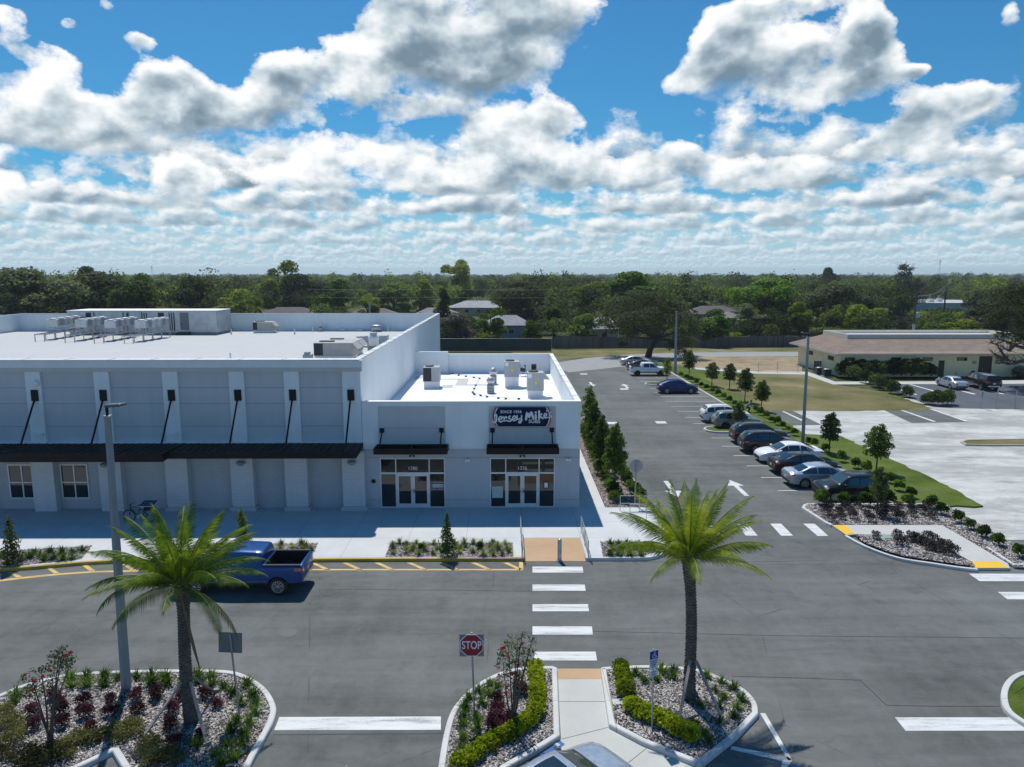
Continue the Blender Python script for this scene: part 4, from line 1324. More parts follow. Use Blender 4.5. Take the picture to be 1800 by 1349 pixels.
# ------------------------------------------------------------------ roof equipment
def rtu(name, label, cat, x0, x1, y0, y1, z0, h, m, group=None, hood=1, grille='left', base=0.0, sticker=False):
    t = thing(name, label, cat, ((x0 + x1) / 2, (y0 + y1) / 2, z0), group=group)
    zb0 = z0 + base
    b = MB(); b.cbox(x0, x1, y0, y1, zb0 + 0.08, zb0 + h, 0.03); b.build('casing', m, t)
    b = MB()
    b.box(x0 + 0.06, x1 - 0.06, y0 + 0.06, y1 - 0.06, z0, zb0 + 0.08)
    b.build('curb', M_ROOF2 if base else M_GALV, t)
    b = MB()
    w = (x1 - x0)
    gx0, gx1 = (x0 + 0.05, x0 + w * (0.24 if w > 2 else 0.52)) if grille == 'left' else (x0 + w * 0.6, x1 - 0.05)
    if grille != 'none':
        b.box(gx0, gx1, y0 - 0.012, y0 - 0.002, zb0 + 0.14, zb0 + h - 0.06)
        b.box(x0 - 0.012, x0 - 0.002, y0 + 0.1, y1 - 0.1, zb0 + 0.14, zb0 + h - 0.06)
        for i in range(9):
            z = zb0 + 0.18 + (h - 0.3) * i / 8
            b.box(gx0, gx1, y0 - 0.03, y0 - 0.0125, z, z + 0.02)
        b.build('grille', M_DARK, t)
    b = MB()
    for cx_ in ((x0 + w * 0.22,) if w < 2 else (x0 + w * 0.12, x0 + w * 0.3)):
        b.lathe([(0.36, 0.0), (0.38, 0.07), (0.33, 0.09), (0.05, 0.05), (0.001, 0.05)], 16, 'Z', (cx_ + 0.2, (y0 + y1) / 2, zb0 + h), cap=False)
    b.build('fan', M_DARK, t)
    if hood:
        b = MB()
        hw = 0.45
        zz = zb0 + h
        b.add([(x1 + 0.002, y0 + 0.05, zz - 0.05), (x1 + 0.002, y1 - 0.05, zz - 0.05), (x1 + hw, y1 - 0.05, zz - 0.55), (x1 + hw, y0 + 0.05, zz - 0.55),
               (x1 + 0.002, y0 + 0.05, zz - 0.5), (x1 + 0.002, y1 - 0.05, zz - 0.5)], [(0, 1, 2, 3), (0, 3, 4), (1, 5, 2), (4, 3, 2, 5), (0, 4, 5, 1)])
        b.build('hood', m, t)
    b = MB()
    for f in (0.42, 0.72):
        b.box(x0 + w * f, x0 + w * f + 0.015, y0 - 0.008, y0 - 0.002, zb0 + 0.12, zb0 + h - 0.05)
    if w > 2: b.box(x0 + w * 0.3, x1 - 0.04, y0 - 0.008, y0 - 0.002, zb0 + h * 0.45, zb0 + h * 0.45 + 0.012)
    b.build('panel_seam', M_JOINT, t)
    if sticker:
        b = MB(); b.box(x0 + w * 0.44, x0 + w * 0.6, y0 - 0.016, y0 - 0.009, zb0 + h * 0.42, zb0 + h * 0.56); b.build('sticker', M_YSTK, t)
        b = MB(); b.box(x0 + 0.04, x0 + w * 0.27, y0 - 0.016, y0 - 0.009, zb0 + h * 0.74, zb0 + h * 0.95); b.build('label_plate', M_WPL, t)
        b = MB(); xx = x0 + w * 0.62
        b.path([(xx, y0 - 0.08, z0 + 0.02), (xx, y0 - 0.08, zb0 + 0.45), (xx, y0 - 0.01, zb0 + 0.45)], 0.02, 6); b.build('gas_pipe', M_WPL, t)
    return t
def at(px_, py_, z): return G(px_, py_, z)
ZS = 4.85
def on_shop(pl, pr, pb):
    x0, y = G(pl, pb, ZS); x1, _ = G(pr, pb, ZS)
    return x0, x1, y
x0, x1, y = on_shop(743.5, 772.5, 683)
rtu('roof_air_unit', 'grey rooftop air unit with black grille on the left of the shop roof', 'air unit', x0, x1, y, y + 1.3, ZS, 1.28, M_ACGR, hood=0, base=0.45)
x0, x1, y = on_shop(886.5, 913, 682)
rtu('roof_air_unit', 'taller grey rooftop air unit with yellow sticker in the middle of the shop roof', 'air unit', x0, x1, y, y + 1.3, ZS, 1.35, M_ACGR, grille='none', base=0.8, sticker=True)
x0, x1, y = on_shop(926.5, 956, 699.5)
rtu('roof_air_unit', 'grey rooftop air unit with yellow sticker nearest the right parapet of the shop', 'air unit', x0, x1, y, y + 1.2, ZS, 1.45, M_ACGR, grille='none', base=0.45, sticker=True)
for i, (pl, pr, pb, dz, lab) in enumerate(((914.5, 924, 662, 0.42, 'small black condenser on a stand, left one by the shop back parapet'), (934, 943, 662, 0.5, 'small black condenser on a stand, right one by the shop back parapet'))):
    x0, x1, y = on_shop(pl, pr, pb)
    t = thing('condenser', lab, 'condenser', ((x0 + x1) / 2, y + 0.2, ZS))
    b = MB(); b.cbox(x0, x1, y, y + 0.35, ZS + dz, ZS + dz + 0.62, 0.02); b.build('casing', M_DARK, t)
    b = MB(); b.lathe([(0.17, -0.02), (0.17, 0.0)], 14, 'Y', ((x0 + x1) / 2, y - 0.003, ZS + dz + 0.32)); b.build('fan_grille', M_BLACK, t)
    b = MB()
    for xx in (x0 + 0.03, x1 - 0.03):
        for yy in (y + 0.03, y + 0.32): b.box(xx - 0.02, xx + 0.02, yy - 0.02, yy + 0.02, ZS, ZS + dz)
    b.box(x0 - 0.05, x1 + 0.5, y + 0.02, y + 0.08, ZS + dz - 0.06, ZS + dz - 0.01)
    b.build('stand', M_WPL, t)
def exhaust(px0, px1, pb, h, lab):
    x0, x1, y = on_shop(px0, px1, pb)
    xm, r_ = (x0 + x1) / 2, (x1 - x0) / 2
    t = thing('exhaust_fan', lab, 'exhaust fan', (xm, y + r_, ZS))
    b = MB(); b.cbox(xm - r_ * 0.85, xm + r_ * 0.85, y, y + r_ * 1.7, ZS, ZS + h * 0.55, 0.02); b.build('curb', M_GALV, t)
    b = MB(); b.lathe([(r_ * 0.6, h * 0.55), (r_ * 0.7, h * 0.62), (r_, h * 0.70), (r_ * 1.02, h * 0.86), (r_ * 0.75, h * 0.9), (r_ * 0.7, h), (0.001, h * 1.02)], 18, 'Z', (xm, y + r_ * 0.85, ZS)); b.build('hood', M_STEEL, t)
    b = MB()
    for i in range(5): b.box(xm - r_ * 0.86, xm + r_ * 0.86, y - 0.02, y - 0.002, ZS + 0.15 + i * h * 0.09, ZS + 0.19 + i * h * 0.09)
    b.build('louvre', M_DARK, t)
exhaust(860, 874, 676, 1.35, 'metal exhaust fan, rear one of the two on the shop roof')
exhaust(855, 870, 692, 1.25, 'metal exhaust fan, front one of the two on the shop roof')
x0, x1, y = on_shop(737, 754, 648)
q = MB(); q.path([(x0, y + 0.5, ZS + 0.3), (x1 - 0.3, y + 0.5, ZS + 0.35), (x1, y + 0.3, ZS + 0.2)], 0.13, 10); q.box(x0, x0 + 0.3, y + 0.3, y + 0.7, ZS, ZS + 0.2)
tag(q.build('red_pipe', M_RED), 'short red pipe behind the left air unit on the shop roof', 'pipe')
q = MB()
route = [(796, 655.5), (806, 658.5), (819, 660.5), (833, 662.5), (843, 664), (836, 676), (831, 688), (834, 692), (856, 696), (876, 698.5), (889, 699.5), (912, 699.8), (934, 699.8)]
RP = [G(a, c, ZS + 0.12) for a, c in route]
q.path([(x, y, ZS + 0.12) for x, y in RP], 0.018, 6)
gp = tag(q.build('gas_line', M_GALV), 'thin gas line on small dark blocks winding over the shop roof', 'pipe')
for i in range(len(RP) - 1):
    for f in (0.0, 0.5) if i > 4 and i < 8 else (0.0,):
        x = RP[i][0] * (1 - f) + RP[i + 1][0] * f; y = RP[i][1] * (1 - f) + RP[i + 1][1] * f
        q = MB(); q.box(x - 0.09, x + 0.09, y - 0.07, y + 0.07, ZS + 0.001, ZS + 0.10); q.build('support_block', M_DARK, gp)
q = MB()
for (a, c, d, e) in ((727, 745, 661, 667), (801, 824, 667, 676), (776, 797, 677, 682), (773, 823, 666, 667.5), (800, 857, 676, 678)):
    (xa, ya), (xb, yb) = G(a, e, ZS), G(c, d, ZS)
    q.box(xa, xb, ya, yb, ZS + 0.001, ZS + 0.012 + 0.002 * (a % 3))
structure(q.build('roof_walk_pad', mat('walk_pad', (0.50, 0.50, 0.49), 0.9)))
# -- on the store roof
ZR = 6.94
(x0, y0), (x1, _) = G(121, 588.5, ZR), G(381, 588.5, ZR)
ytop = FY(250, 547, y0)[1]
t = thing('machine_house', 'long windowless metal machine house with grey door on the store roof', 'machine house', ((x0 + x1) / 2, y0 + 1.5, ZR))
b = MB(); b.cbox(x0, x1, y0, y0 + 4.6, ZR + 0.25, ytop, 0.04); b.build('casing', M_STEEL, t)
b = MB(); b.box(x0 + 0.1, x1 - 0.1, y0 + 0.1, y0 + 4.5, ZR, ZR + 0.25); b.build('base_frame', M_JOINT, t)
b = MB(); b.box(x0 - 0.05, x1 + 0.05, y0 - 0.05, y0 + 4.65, ytop + 0.001, ytop + 0.06); b.build('roof_panel', M_ROOF2, t)
dx0, dx1 = FY(317, 570, y0)[0], FY(332, 570, y0)[0]
b = MB(); b.box(dx0, dx1, y0 - 0.05, y0 - 0.002, FY(317, 580, y0)[1], FY(317, 550, y0)[1]); dr = b.build('door', mat('grey_door', (0.16, 0.18, 0.19), 0.5), t)
b = MB(); b.cbox(dx0 + 0.1, dx0 + 0.16, y0 - 0.1, y0 - 0.05, ZR + 1.15, ZR + 1.35, 0.01); b.build('handle', M_BLACK, dr)
b = MB(); b.box(dx0 - 0.2, dx1 + 0.2, y0 - 0.9, y0 - 0.06, ZR, ZR + 0.3); b.build('step', M_DARK, t)
for pa, pb_ in ((151, 160), (278, 288)):
    b = MB(); b.box(FY(pa, 555, y0)[0], FY(pb_, 555, y0)[0], y0 - 0.04, y0 - 0.002, FY(pa, 560, y0)[1], FY(pa, 550, y0)[1]); b.build('louvre', M_DARK, t)
b = MB()
for i in range(14):
    xx = FY(165 + i * 10.2, 560, y0)[0]
    b.box(xx, xx + 0.02, y0 - 0.012, y0 - 0.002, ZR + 0.3, ytop - 0.03)
b.build('panel_seam', M_JOINT, t)
b = MB()
for pp in (166, 217, 224, 226, 250, 254, 258, 298, 302, 306):
    xx = FY(pp, 560, y0)[0]
    b.path([(xx, y0 - 0.06, ytop - 0.15 - 0.02 * (pp % 5)), (xx, y0 - 0.08, ZR + 0.5 + 0.1 * (pp % 3)), (xx + 0.1, y0 - 0.5, ZR + 0.45)], 0.045, 6)
b.build('pipe', M_DARK, t)
near_ = [(77, 588.5), (130, 590), (181, 591), (233, 591.5)]
far_ = [(146, 578), (192, 579.5), (244, 580.5), (299, 581.5)]
ORD = ('leftmost', 'second from left', 'third from left', 'rightmost')
ZRK = ZR + 0.75
for i, (n_, f_) in enumerate(zip(near_, far_)):
    A, Bp = Vector((*G(*n_, ZRK), ZRK)), Vector((*G(*f_, ZRK), ZRK))
    d = (Bp - A)
    L = d.length; d.normalize(); s = Vector((-d.y, d.x, 0))
    if s.x > 0: s = -s
    rk = thing('equipment_rack', 'low steel rack carrying condensing units, %s of the four on the store roof' % ORD[i], 'rack', (A.x, A.y, ZR), group='steel racks on the store roof')
    b = MB()
    for o in (0.0, 0.95):
        b.obox(A + s * o + d * L / 2, d * L / 2, s * 0.035, (0, 0, 0.06))
    nl = 5
    for k in range(nl):
        for o in (0.0, 0.95):
            p = A + s * o + d * (L * k / (nl - 1) * 0.98 + 0.05)
            b.box(p.x - 0.035, p.x + 0.035, p.y - 0.035, p.y + 0.035, ZR, ZRK - 0.06)
        p = A + s * 0.475 + d * (L * k / (nl - 1) * 0.98 + 0.05)
        b.obox(p, s * 0.44, d * 0.03, (0, 0, 0.03))
    b.build('frame', M_GALV, rk)
    for k in range(4):
        p = A + s * 0.475 + d * (L * (0.36 + 0.19 * k)) + Vector((0, 0, 0.06))
        u = thing('condensing_unit', 'boxy condensing unit, %s on the %s roof rack' % (('frontmost', 'second from the front', 'third from the front', 'rearmost')[k], ORD[i]), 'condensing unit', p, group='condensing units on the roof racks')
        yaw = math.atan2(d.y, d.x) - PI / 2 + 0.25
        u.rotation_euler = (0, 0, yaw)
        c = MB(); c.cbox(-0.55, 0.55, -0.7, 0.7, 0.62, 1.42, 0.02); c.build('casing', M_STEEL, u, world=False)
        c = MB(); c.box(-0.5, 0.5, -0.715, -0.702, 0.66, 1.38)
        for q_ in range(6): c.box(-0.5, 0.5, -0.73, -0.7155, 0.70 + q_ * 0.11, 0.73 + q_ * 0.11)
        if k % 2: c.build('coil', M_ACGR, u, world=False)
        c = MB(); c.lathe([(0.36, 0), (0.37, 0.08), (0.30, 0.1), (0.04, 0.03), (0.001, 0.03)], 12, 'Z', (0, 0.3, 1.42), cap=False); c.lathe([(0.36, 0), (0.37, 0.08), (0.30, 0.1), (0.001, 0.03)], 12, 'Z', (0, -0.34, 1.42), cap=False); c.build('fan', M_GALV, u, world=False)
        c = MB()
        for xx in (-0.5, 0.5):
            for yy in (-0.62, 0.62): c.box(xx - 0.03, xx + 0.03, yy - 0.03, yy + 0.03, 0, 0.62)
        c.box(-0.5, 0.5, -0.64, -0.6, 0.3, 0.34); c.box(-0.5, 0.5, 0.6, 0.64, 0.3, 0.34)
        c.build('leg_frame', M_GALV, u, world=False)
def on_roof(pl, pr, pb):
    x0, y = G(pl, pb, ZR); x1, _ = G(pr, pb, ZR)
    return x0, x1, y
x0, x1, y = on_roof(444.5, 485.5, 585.5)
rtu('roof_air_unit', 'small beige rooftop air unit standing alone before the store back parapet', 'air unit', x0, x1 - 0.5, y, y + 1.6, ZR, FY(460, 567, y)[1] - ZR - 0.15, M_RTU, base=0.2)
yA = 59.5
x0, x1 = FY(551, 615, yA)[0], FY(620, 615, yA)[0]
rtu('roof_air_unit', 'large beige rooftop air unit, front one of the pair near the store front parapet', 'air unit', x0, x1, yA, yA + 2.2, ZR, FY(590, 604, yA)[1] - ZR - 0.2, M_RTU, base=0.25)
x0, x1 = FY(572, 615, yA + 3.4)[0], FY(630, 615, yA + 3.4)[0]
rtu('roof_air_unit', 'large beige rooftop air unit, rear one of the pair near the store front parapet', 'air unit', x0, x1, yA + 3.4, yA + 5.6, ZR, FY(590, 599.5, yA + 3.4)[1] - ZR - 0.2, M_RTU, base=0.25)
x0, x1, y = on_roof(646, 665, 618)
t = thing('exhaust_fan', 'tall stacked white exhaust fan near the right parapet of the store roof', 'exhaust fan', ((x0 + x1) / 2, y + 0.5, ZR))
r_ = (x1 - x0) / 2; xm = (x0 + x1) / 2; hh = FY(655, 585.5, y)[1] - ZR
b = MB(); b.cbox(xm - r_, xm + r_, y, y + 1.0, ZR, ZR + hh * 0.28, 0.02); b.build('curb', M_JOINT, t)
b = MB(); b.lathe([(r_ * 0.95, 0.28 * hh), (r_ * 0.9, 0.6 * hh), (r_ * 1.02, 0.62 * hh), (r_ * 1.02, 0.8 * hh), (r_ * 0.6, 0.84 * hh), (r_ * 0.6, 0.98 * hh), (0.001, hh)], 18, 'Z', (xm, y + 0.5, ZR)); b.build('housing', M_WPL, t)
b = MB(); b.lathe([(r_ * 0.66, 0.85 * hh), (r_ * 0.68, hh)], 18, 'Z', (xm, y + 0.5, ZR)); b.build('cap', M_GALV, t)
x0, x1, y = on_roof(644, 680, 610.5)
t = thing('supply_air_box', 'grey sloping intake box behind the tall exhaust fan on the store roof', 'air unit', ((x0 + x1) / 2, y + 0.6, ZR))
hh = FY(660, 590.5, y)[1] - ZR
b = MB(); b.cbox(x0, x1, y, y + 1.4, ZR + 0.3, ZR + hh, 0.03); b.build('casing', M_ACGR, t)
b = MB(); b.box(x0 + 0.08, x1 - 0.08, y + 0.08, y + 1.32, ZR, ZR + 0.3); b.build('curb', M_JOINT, t)
xx = FY(624, 593, y)[0]
b = MB(); b.add([(x0 - 0.003, y + 0.05, ZR + hh - 0.05), (x0 - 0.003, y + 1.3, ZR + hh - 0.05), (xx, y + 1.3, ZR + hh - 0.1), (xx, y + 0.05, ZR + hh - 0.1), (x0 - 0.003, y + 0.05, ZR + hh * 0.4), (x0 - 0.003, y + 1.3, ZR + hh * 0.4)],
                 [(0, 1, 2, 3), (0, 3, 4), (1, 5, 2), (4, 3, 2, 5), (0, 4, 5, 1)]); b.build('intake_hood', M_ACGR, t)
x0, x1, y = on_roof(653, 667, 584)
q = MB(); q.lathe([(0.5, 0.1), (0.7, 0.3), (0.7, 0.75), (0.4, 0.85), (0.001, 0.86)], 16, 'Z', ((x0 + x1) / 2, y + 0.7, ZR)); q.box((x0 + x1) / 2 - 0.4, (x0 + x1) / 2 + 0.4, y + 0.3, y + 1.1, ZR, ZR + 0.12)
tag(q.build('roof_vent', M_GALV), 'squat round metal vent beyond the grey intake box on the store roof', 'vent')
x0, x1, y = on_roof(559, 566, 583.5)
q = MB(); q.lathe([(0.3, 0), (0.28, 0.3), (0.38, 0.36), (0.38, 0.5), (0.16, 0.66), (0.18, 0.75), (0.001, 0.82)], 14, 'Z', ((x0 + x1) / 2, y + 0.4, ZR))
tag(q.build('roof_vent', M_GALV), 'small domed metal vent near the middle of the store back parapet', 'vent')
x0, x1, y = on_roof(531, 547, 631)
y = 60.5; x0, x1 = FY(532, 628, y)[0], FY(547, 628, y)[0]
q = MB(); q.cbox(x0, x1, y, y + 0.7, ZR, ZR + 0.36, 0.02); q.cbox(x0 + 0.1, x1 - 0.2, y + 0.1, y + 0.6, ZR + 0.36, ZR + 0.56, 0.02)
tag(q.build('roof_vent', M_ACGR), 'low box vent left of the front beige air unit', 'vent')
for (pp, pb_, pt, lab) in ((406.5, 588, 580.5, 'thin white vent pipe right of the machine house'), (518, 588, 580, 'thin white vent pipe behind the lone beige unit'), (549.5, 583.5, 576, 'thin white vent pipe left of the domed vent'),
                       (682, 583, 576, 'thin white vent pipe at the right end of the store back parapet'), (404.5, 631, 620.5, 'white vent pipe just behind the store front parapet')):
    x, y = G(pp, pb_, ZR) if pb_ < 620 else (FY(pp, 620, 58.0)[0], 58.0)
    zt_ = FY(pp, pt, y)[1]
    q = MB(); q.lathe([(0.14, 0.0), (0.08, 0.25), (0.06, 0.3), (0.06, max(0.6, zt_ - ZR))], 10, 'Z', (x, y, ZR))
    tag(q.build('vent_pipe', M_WPL), lab, 'vent pipe', 'vent pipes on the store roof')
for (pa, pb_, py_, lab) in ((411, 423, 580, 'white drain spout box on the back parapet right of the machine house'), (596, 607, 580, 'white drain spout box on the back parapet right of the domed vent'), (627, 639, 580.5, 'white drain spout box on the back parapet behind the exhaust fan')):
    xa, za = FY(pa, py_, 91.0); xb, _ = FY(pb_, py_, 91.0)
    q = MB(); q.cbox(xa, xb, 90.7, 91.19, za - 0.1, za + 0.12, 0.02); q.path([(xa + 0.05, 90.85, za - 0.1), (xa + 0.05, 90.85, ZR)], 0.05, 6)
    tag(q.build('overflow_box', M_WPL), lab, 'drain box', 'drain boxes on the store back parapet')

# ------------------------------------------------------------------ yellow building on the right
M_YEL = stucco_mat('pale_yellow_stucco', (0.80, 0.73, 0.48), 0.0, 0.05)
def shingle_mat(name, col, var=0.25):
    m, k, b, out = new_mat(name)
    p = pos(k)
    n = k.noise(p, 0.5, 4.0, 0.6)
    v = k.node('ShaderNodeTexVoronoi', feature='F1')
    k.put(v.inputs['Vector'], k.vec('MULTIPLY', p, (2.6, 2.6, 6.0)))
    v.inputs['Scale'].default_value = 1.0
    sc = k.node('ShaderNodeSeparateColor'); k.put(sc.inputs[0], v.outputs['Color'])
    f = k.math('MULTIPLY_ADD', k.math('SUBTRACT', sc.outputs[0], 0.5), 0.35, n)
    k.put(b.inputs['Base Color'], k.ramp(f, [(0.2, tuple(c * (1 - var) for c in col)), (0.8, tuple(c * (1 + var) for c in col))]))
    b.inputs['Roughness'].default_value = 0.95
    return m
M_SHB = shingle_mat('brown_shingle', (0.20, 0.150, 0.118))
M_SHG = shingle_mat('grey_shingle', (0.20, 0.20, 0.205))
M_SHD = shingle_mat('dark_shingle', (0.11, 0.10, 0.098))
YX0, YX1, YY0, YY1 = 46.4, 79.0, 97.6, 112.0
yb = thing('clinic_building', 'low pale yellow building with brown hipped roof and flat white raised centre', 'building', (YX0, YY0, 0))
ze = FY(1560, 622.5, 96.4)[1]
b = MB(); b.box(YX0, YX1, YY0, YY1, 0, ze + 0.1); b.build('wall', M_YEL, yb)
ZBT = 5.0
bx0, by0 = G(1490, 588, ZBT)
bx1 = G(1747, 586.5, ZBT)[0]
by1 = G(1447, 580.5, ZBT)[1]
ZBB = FY(1490, 596, by0)[1]
ov = 1.1
E0 = [(YX0 - ov, YY0 - ov), (YX1 + ov, YY0 - ov), (YX1 + ov, YY1 + ov), (YX0 - ov, YY1 + ov)]
bxL = G(1447, 580.5, ZBT)[0]
I0 = [(bx0, by0), (bx1 + 4, by0), (bx1 + 4, by1), (bxL, by1)]
b = MB()
vs = [(x, y, ze) for x, y in E0] + [(x, y, ZBB) for x, y in I0] + [(x, y, ze - 0.18) for x, y in E0]
b.add(vs, [(0, 1, 5, 4), (1, 2, 6, 5), (2, 3, 7, 6), (3, 0, 4, 7), (11, 10, 9, 8)])
rf = b.build('roof', M_SHB, yb)
b = MB()
for i in range(4):
    j = (i + 1) % 4
    b.add([vs[i], vs[j], (vs[j][0], vs[j][1], ze - 0.18), (vs[i][0], vs[i][1], ze - 0.18)], [(0, 1, 2, 3)])
b.build('fascia', mat('fascia_grey', (0.45, 0.46, 0.47), 0.6), yb)
b = MB()
t_ = 0.28
b.add([(x, y, z) for z in (ZBB - 0.3, ZBT) for x, y in I0] + [(x + sx * t_, y + sy * t_, z) for z in (ZBT, ZBB + 0.15) for (x, y), (sx, sy) in zip(I0, ((1, 1), (-1, 1), (-1, -1), (1, -1)))],
      [(0, 1, 5, 4), (1, 2, 6, 5), (2, 3, 7, 6), (3, 0, 4, 7), (4, 5, 9, 8), (5, 6, 10, 9), (6, 7, 11, 10), (7, 4, 8, 11), (8, 9, 13, 12), (9, 10, 14, 13), (10, 11, 15, 14), (11, 8, 12, 15)])
b.build('parapet', stucco_mat('cream_parapet', (0.62, 0.58, 0.47)), yb)
b = MB(); b.add([(x, y, ZBB + 0.16) for x, y in I0], [(0, 1, 2, 3)]); b.build('flat_roof', M_ROOF2, yb)
M_BRZ = mat('bronze_frame', (0.03, 0.022, 0.016), 0.5, 0.2)
for pa, pb_ in ((1485, 1503), (1566, 1584), (1622, 1640), (1682, 1700)):
    x0, z0 = FY(pa, 634.5, YY0); x1, z1 = FY(pb_, 628.5, YY0)
    b = MB(); b.box(x0, x1, YY0 - 0.05, YY0 - 0.002, z0, z1); o = b.build('window', M_BRZ, yb)
    b = MB(); b.box(x0 + 0.08, x1 - 0.08, YY0 - 0.06, YY0 - 0.051, z0 + 0.06, z1 - 0.06); b.build('pane', M_GLASS, o)
for y_ in (107.5, 100.6):
    b = MB(); b.box(YX0 - 0.05, YX0 - 0.002, y_ - 0.9, y_ + 0.9, 2.0, 2.6); b.build('window', M_BRZ, yb)
b = MB(); b.box(YX0 - 0.05, YX0 - 0.002, 103.3, 104.4, 0.1, 2.2); b.build('door', M_WPL, yb)
x0, z0 = FY(1648, 660, YY0); x1, z1 = FY(1660.5, 634, YY0)
b = MB(); b.box(x0, x1, YY0 - 0.05, YY0 - 0.002, 0.05, z1); b.build('door', M_BRZ, yb)
x0, z0 = FY(1719, 655, YY0); x1, z1 = FY(1744.5, 626.5, YY0)
b = MB(); b.box(x0, x1, YY0 - 0.06, YY0 - 0.002, 0.05, z1); dd = b.build('door', M_BRZ, yb)
b = MB(); b.lathe([(0.06, -0.06), (0.06, 0.0)], 8, 'Y', (x0 + 0.5, YY0 - 0.061, 1.1)); b.build('handle', M_GALV, dd)
x0, z0 = FY(1708.5, 640, YY0); x1, z1 = FY(1716.5, 634.5, YY0)
b = MB(); b.box(x0, x1, YY0 - 0.04, YY0 - 0.002, z0, z1); b.build('plaque', mat('bronze_plaque', (0.36, 0.33, 0.20), 0.5), yb)
for s_, py_ in (('Moore', 629.5), ('Animal', 634), ('Hospital', 638)):
    x, z = FY(1757, py_, YY0)
    text('wall_lettering', s_, 0.42, M_BRZ, yb, (x, YY0 - 0.03, z), ext=0.02, shear=0.3, bold=0.012)
for i, pp in enumerate(((1442, 659.5), (1455, 662.5))):
    x, y = G(*pp)
    t = thing('air_condenser', ('dark square air conditioner by the left wall of the yellow building, farther one', 'dark square air conditioner by the left wall of the yellow building, nearer one')[i], 'air unit', (x, y, 0.0))
    b = MB(); b.cbox(x - 0.5, x + 0.5, y, y + 1.0, 0.06, 1.0, 0.03); b.build('casing', M_DARK, t)
    b = MB(); b.lathe([(0.4, 0.0), (0.38, 0.05), (0.001, 0.03)], 14, 'Z', (x, y + 0.5, 1.0)); b.build('fan', M_GALV, t)
    b = MB(); b.box(x - 0.6, x + 0.6, y - 0.1, y + 1.1, -0.03, 0.06); b.build('pad', M_PATH, t)
x0, y0 = G(1431, 653); x1, _ = G(1449, 653)
t = thing('gate_enclosure', 'small dark slatted gate enclosure against the left wall of the yellow building', 'enclosure', (x0, y0, 0))
b = MB()
for i in range(14): b.box(x0 + (x1 - x0) * i / 14, x0 + (x1 - x0) * i / 14 + 0.09, y0, y0 + 0.03, 0.1, 1.5)
b.build('slats', M_DARK, t)
b = MB()
for xx in (x0 - 0.05, x1): b.box(xx, xx + 0.06, y0 + 0.031, y0 + 0.09, 0, 1.6)
b.box(x0, x1, y0 + 0.032, y0 + 0.08, 0.3, 0.36); b.box(x0, x1, y0 + 0.032, y0 + 0.08, 1.3, 1.36)
b.build('frame', M_BLACK, t)
bx, by = G(1692, 661.5)
t = thing('garden_bench', 'pale bench with slatted back against the yellow wall beside the wide dark door', 'bench', (bx, by, 0))
b = MB()
for i in range(4): b.box(bx - 1.3, bx + 1.3, by - 0.5 + 0.13 * i, by - 0.39 + 0.13 * i, 0.42, 0.46)
b.build('seat', M_WPL, t)
b = MB()
for i in range(5): b.box(bx - 1.3, bx + 1.3, by + 0.05, by + 0.08, 0.52 + 0.12 * i, 0.62 + 0.12 * i)
b.build('backrest', M_WPL, t)
for xx in (bx - 1.2, bx + 1.2):
    b = MB(); b.box(xx - 0.04, xx + 0.04, by - 0.5, by - 0.42, 0, 0.42); b.box(xx - 0.04, xx + 0.04, by + 0.081, by + 0.15, 0, 1.1); b.build('leg', M_WPL, t)

# ------------------------------------------------------------------ houses beyond the fence
def house(lab, pl, pr, pridge, depth, roofm, wallm, ridge=5.0, eave=2.8, front=None, Y=None, name='house'):
    Y = Y or (CAM_H - ridge) * F_PX / (pridge - 484.0)
    x0, x1 = FY(pl, pridge, Y)[0], FY(pr, pridge, Y)[0]
    t = thing(name, lab, 'house', ((x0 + x1) / 2, Y, 0))
    b = MB(); b.box(x0 + 0.7, x1 - 0.7, Y - depth / 2 + 0.7, Y + depth / 2 - 0.7, 0, eave + 0.05); b.build('wall', wallm, t)
    hip = min(depth / 2, (x1 - x0) * 0.3)
    b = MB()
    y0, y1 = Y - depth / 2, Y + depth / 2
    b.add([(x0, y0, eave), (x1, y0, eave), (x1, y1, eave), (x0, y1, eave), (x0 + hip, Y, ridge), (x1 - hip, Y, ridge),
           (x0, y0, eave - 0.2), (x1, y0, eave - 0.2), (x1, y1, eave - 0.2), (x0, y1, eave - 0.2)],
          [(0, 1, 5, 4), (1, 2, 5), (2, 3, 4, 5), (3, 0, 4), (0, 6, 7, 1), (1, 7, 8, 2), (2, 8, 9, 3), (3, 9, 6, 0), (6, 9, 8, 7)])
    r = b.build('roof', roofm, t)
    n = max(1, int((x1 - x0) / 5))
    for i in range(n):
        xx = x0 + 2.0 + i * (x1 - x0 - 3.5) / n
        b = MB(); b.box(xx, xx + 1.5, y0 + 0.64, y0 + 0.698, 1.0, 2.2); w_ = b.build('window', M_WPL, t)
        b = MB(); b.box(xx + 0.1, xx + 1.4, y0 + 0.61, y0 + 0.639, 1.08, 2.12); b.build('pane', M_GLASS, w_)
    return t, x0, x1, Y
MW1 = stucco_mat('house_grey', (0.36, 0.37, 0.38))
MW2 = stucco_mat('house_cream', (0.5, 0.47, 0.40))
MW3 = stucco_mat('house_blue', (0.22, 0.32, 0.42))
house('long grey roofed house behind trees, just right of the store back corner', 788, 888, 528, 14, shingle_mat('pale_grey_shingle', (0.33, 0.335, 0.34)), MW2)
house('low grey roofed house wing just beyond the store back corner', 728, 806, 540, 11, M_SHG, MW2, eave=3.2)
house('grey hipped house with blue wall seen between bushes behind the green fence', 850, 932, 553, 11, shingle_mat('blue_grey_shingle', (0.24, 0.25, 0.265)), MW3, eave=3.0)
house('grey roofed house half hidden left of the big leaning oak', 1036, 1086, 557, 10, shingle_mat('mid_grey_shingle', (0.27, 0.27, 0.27)), MW1)
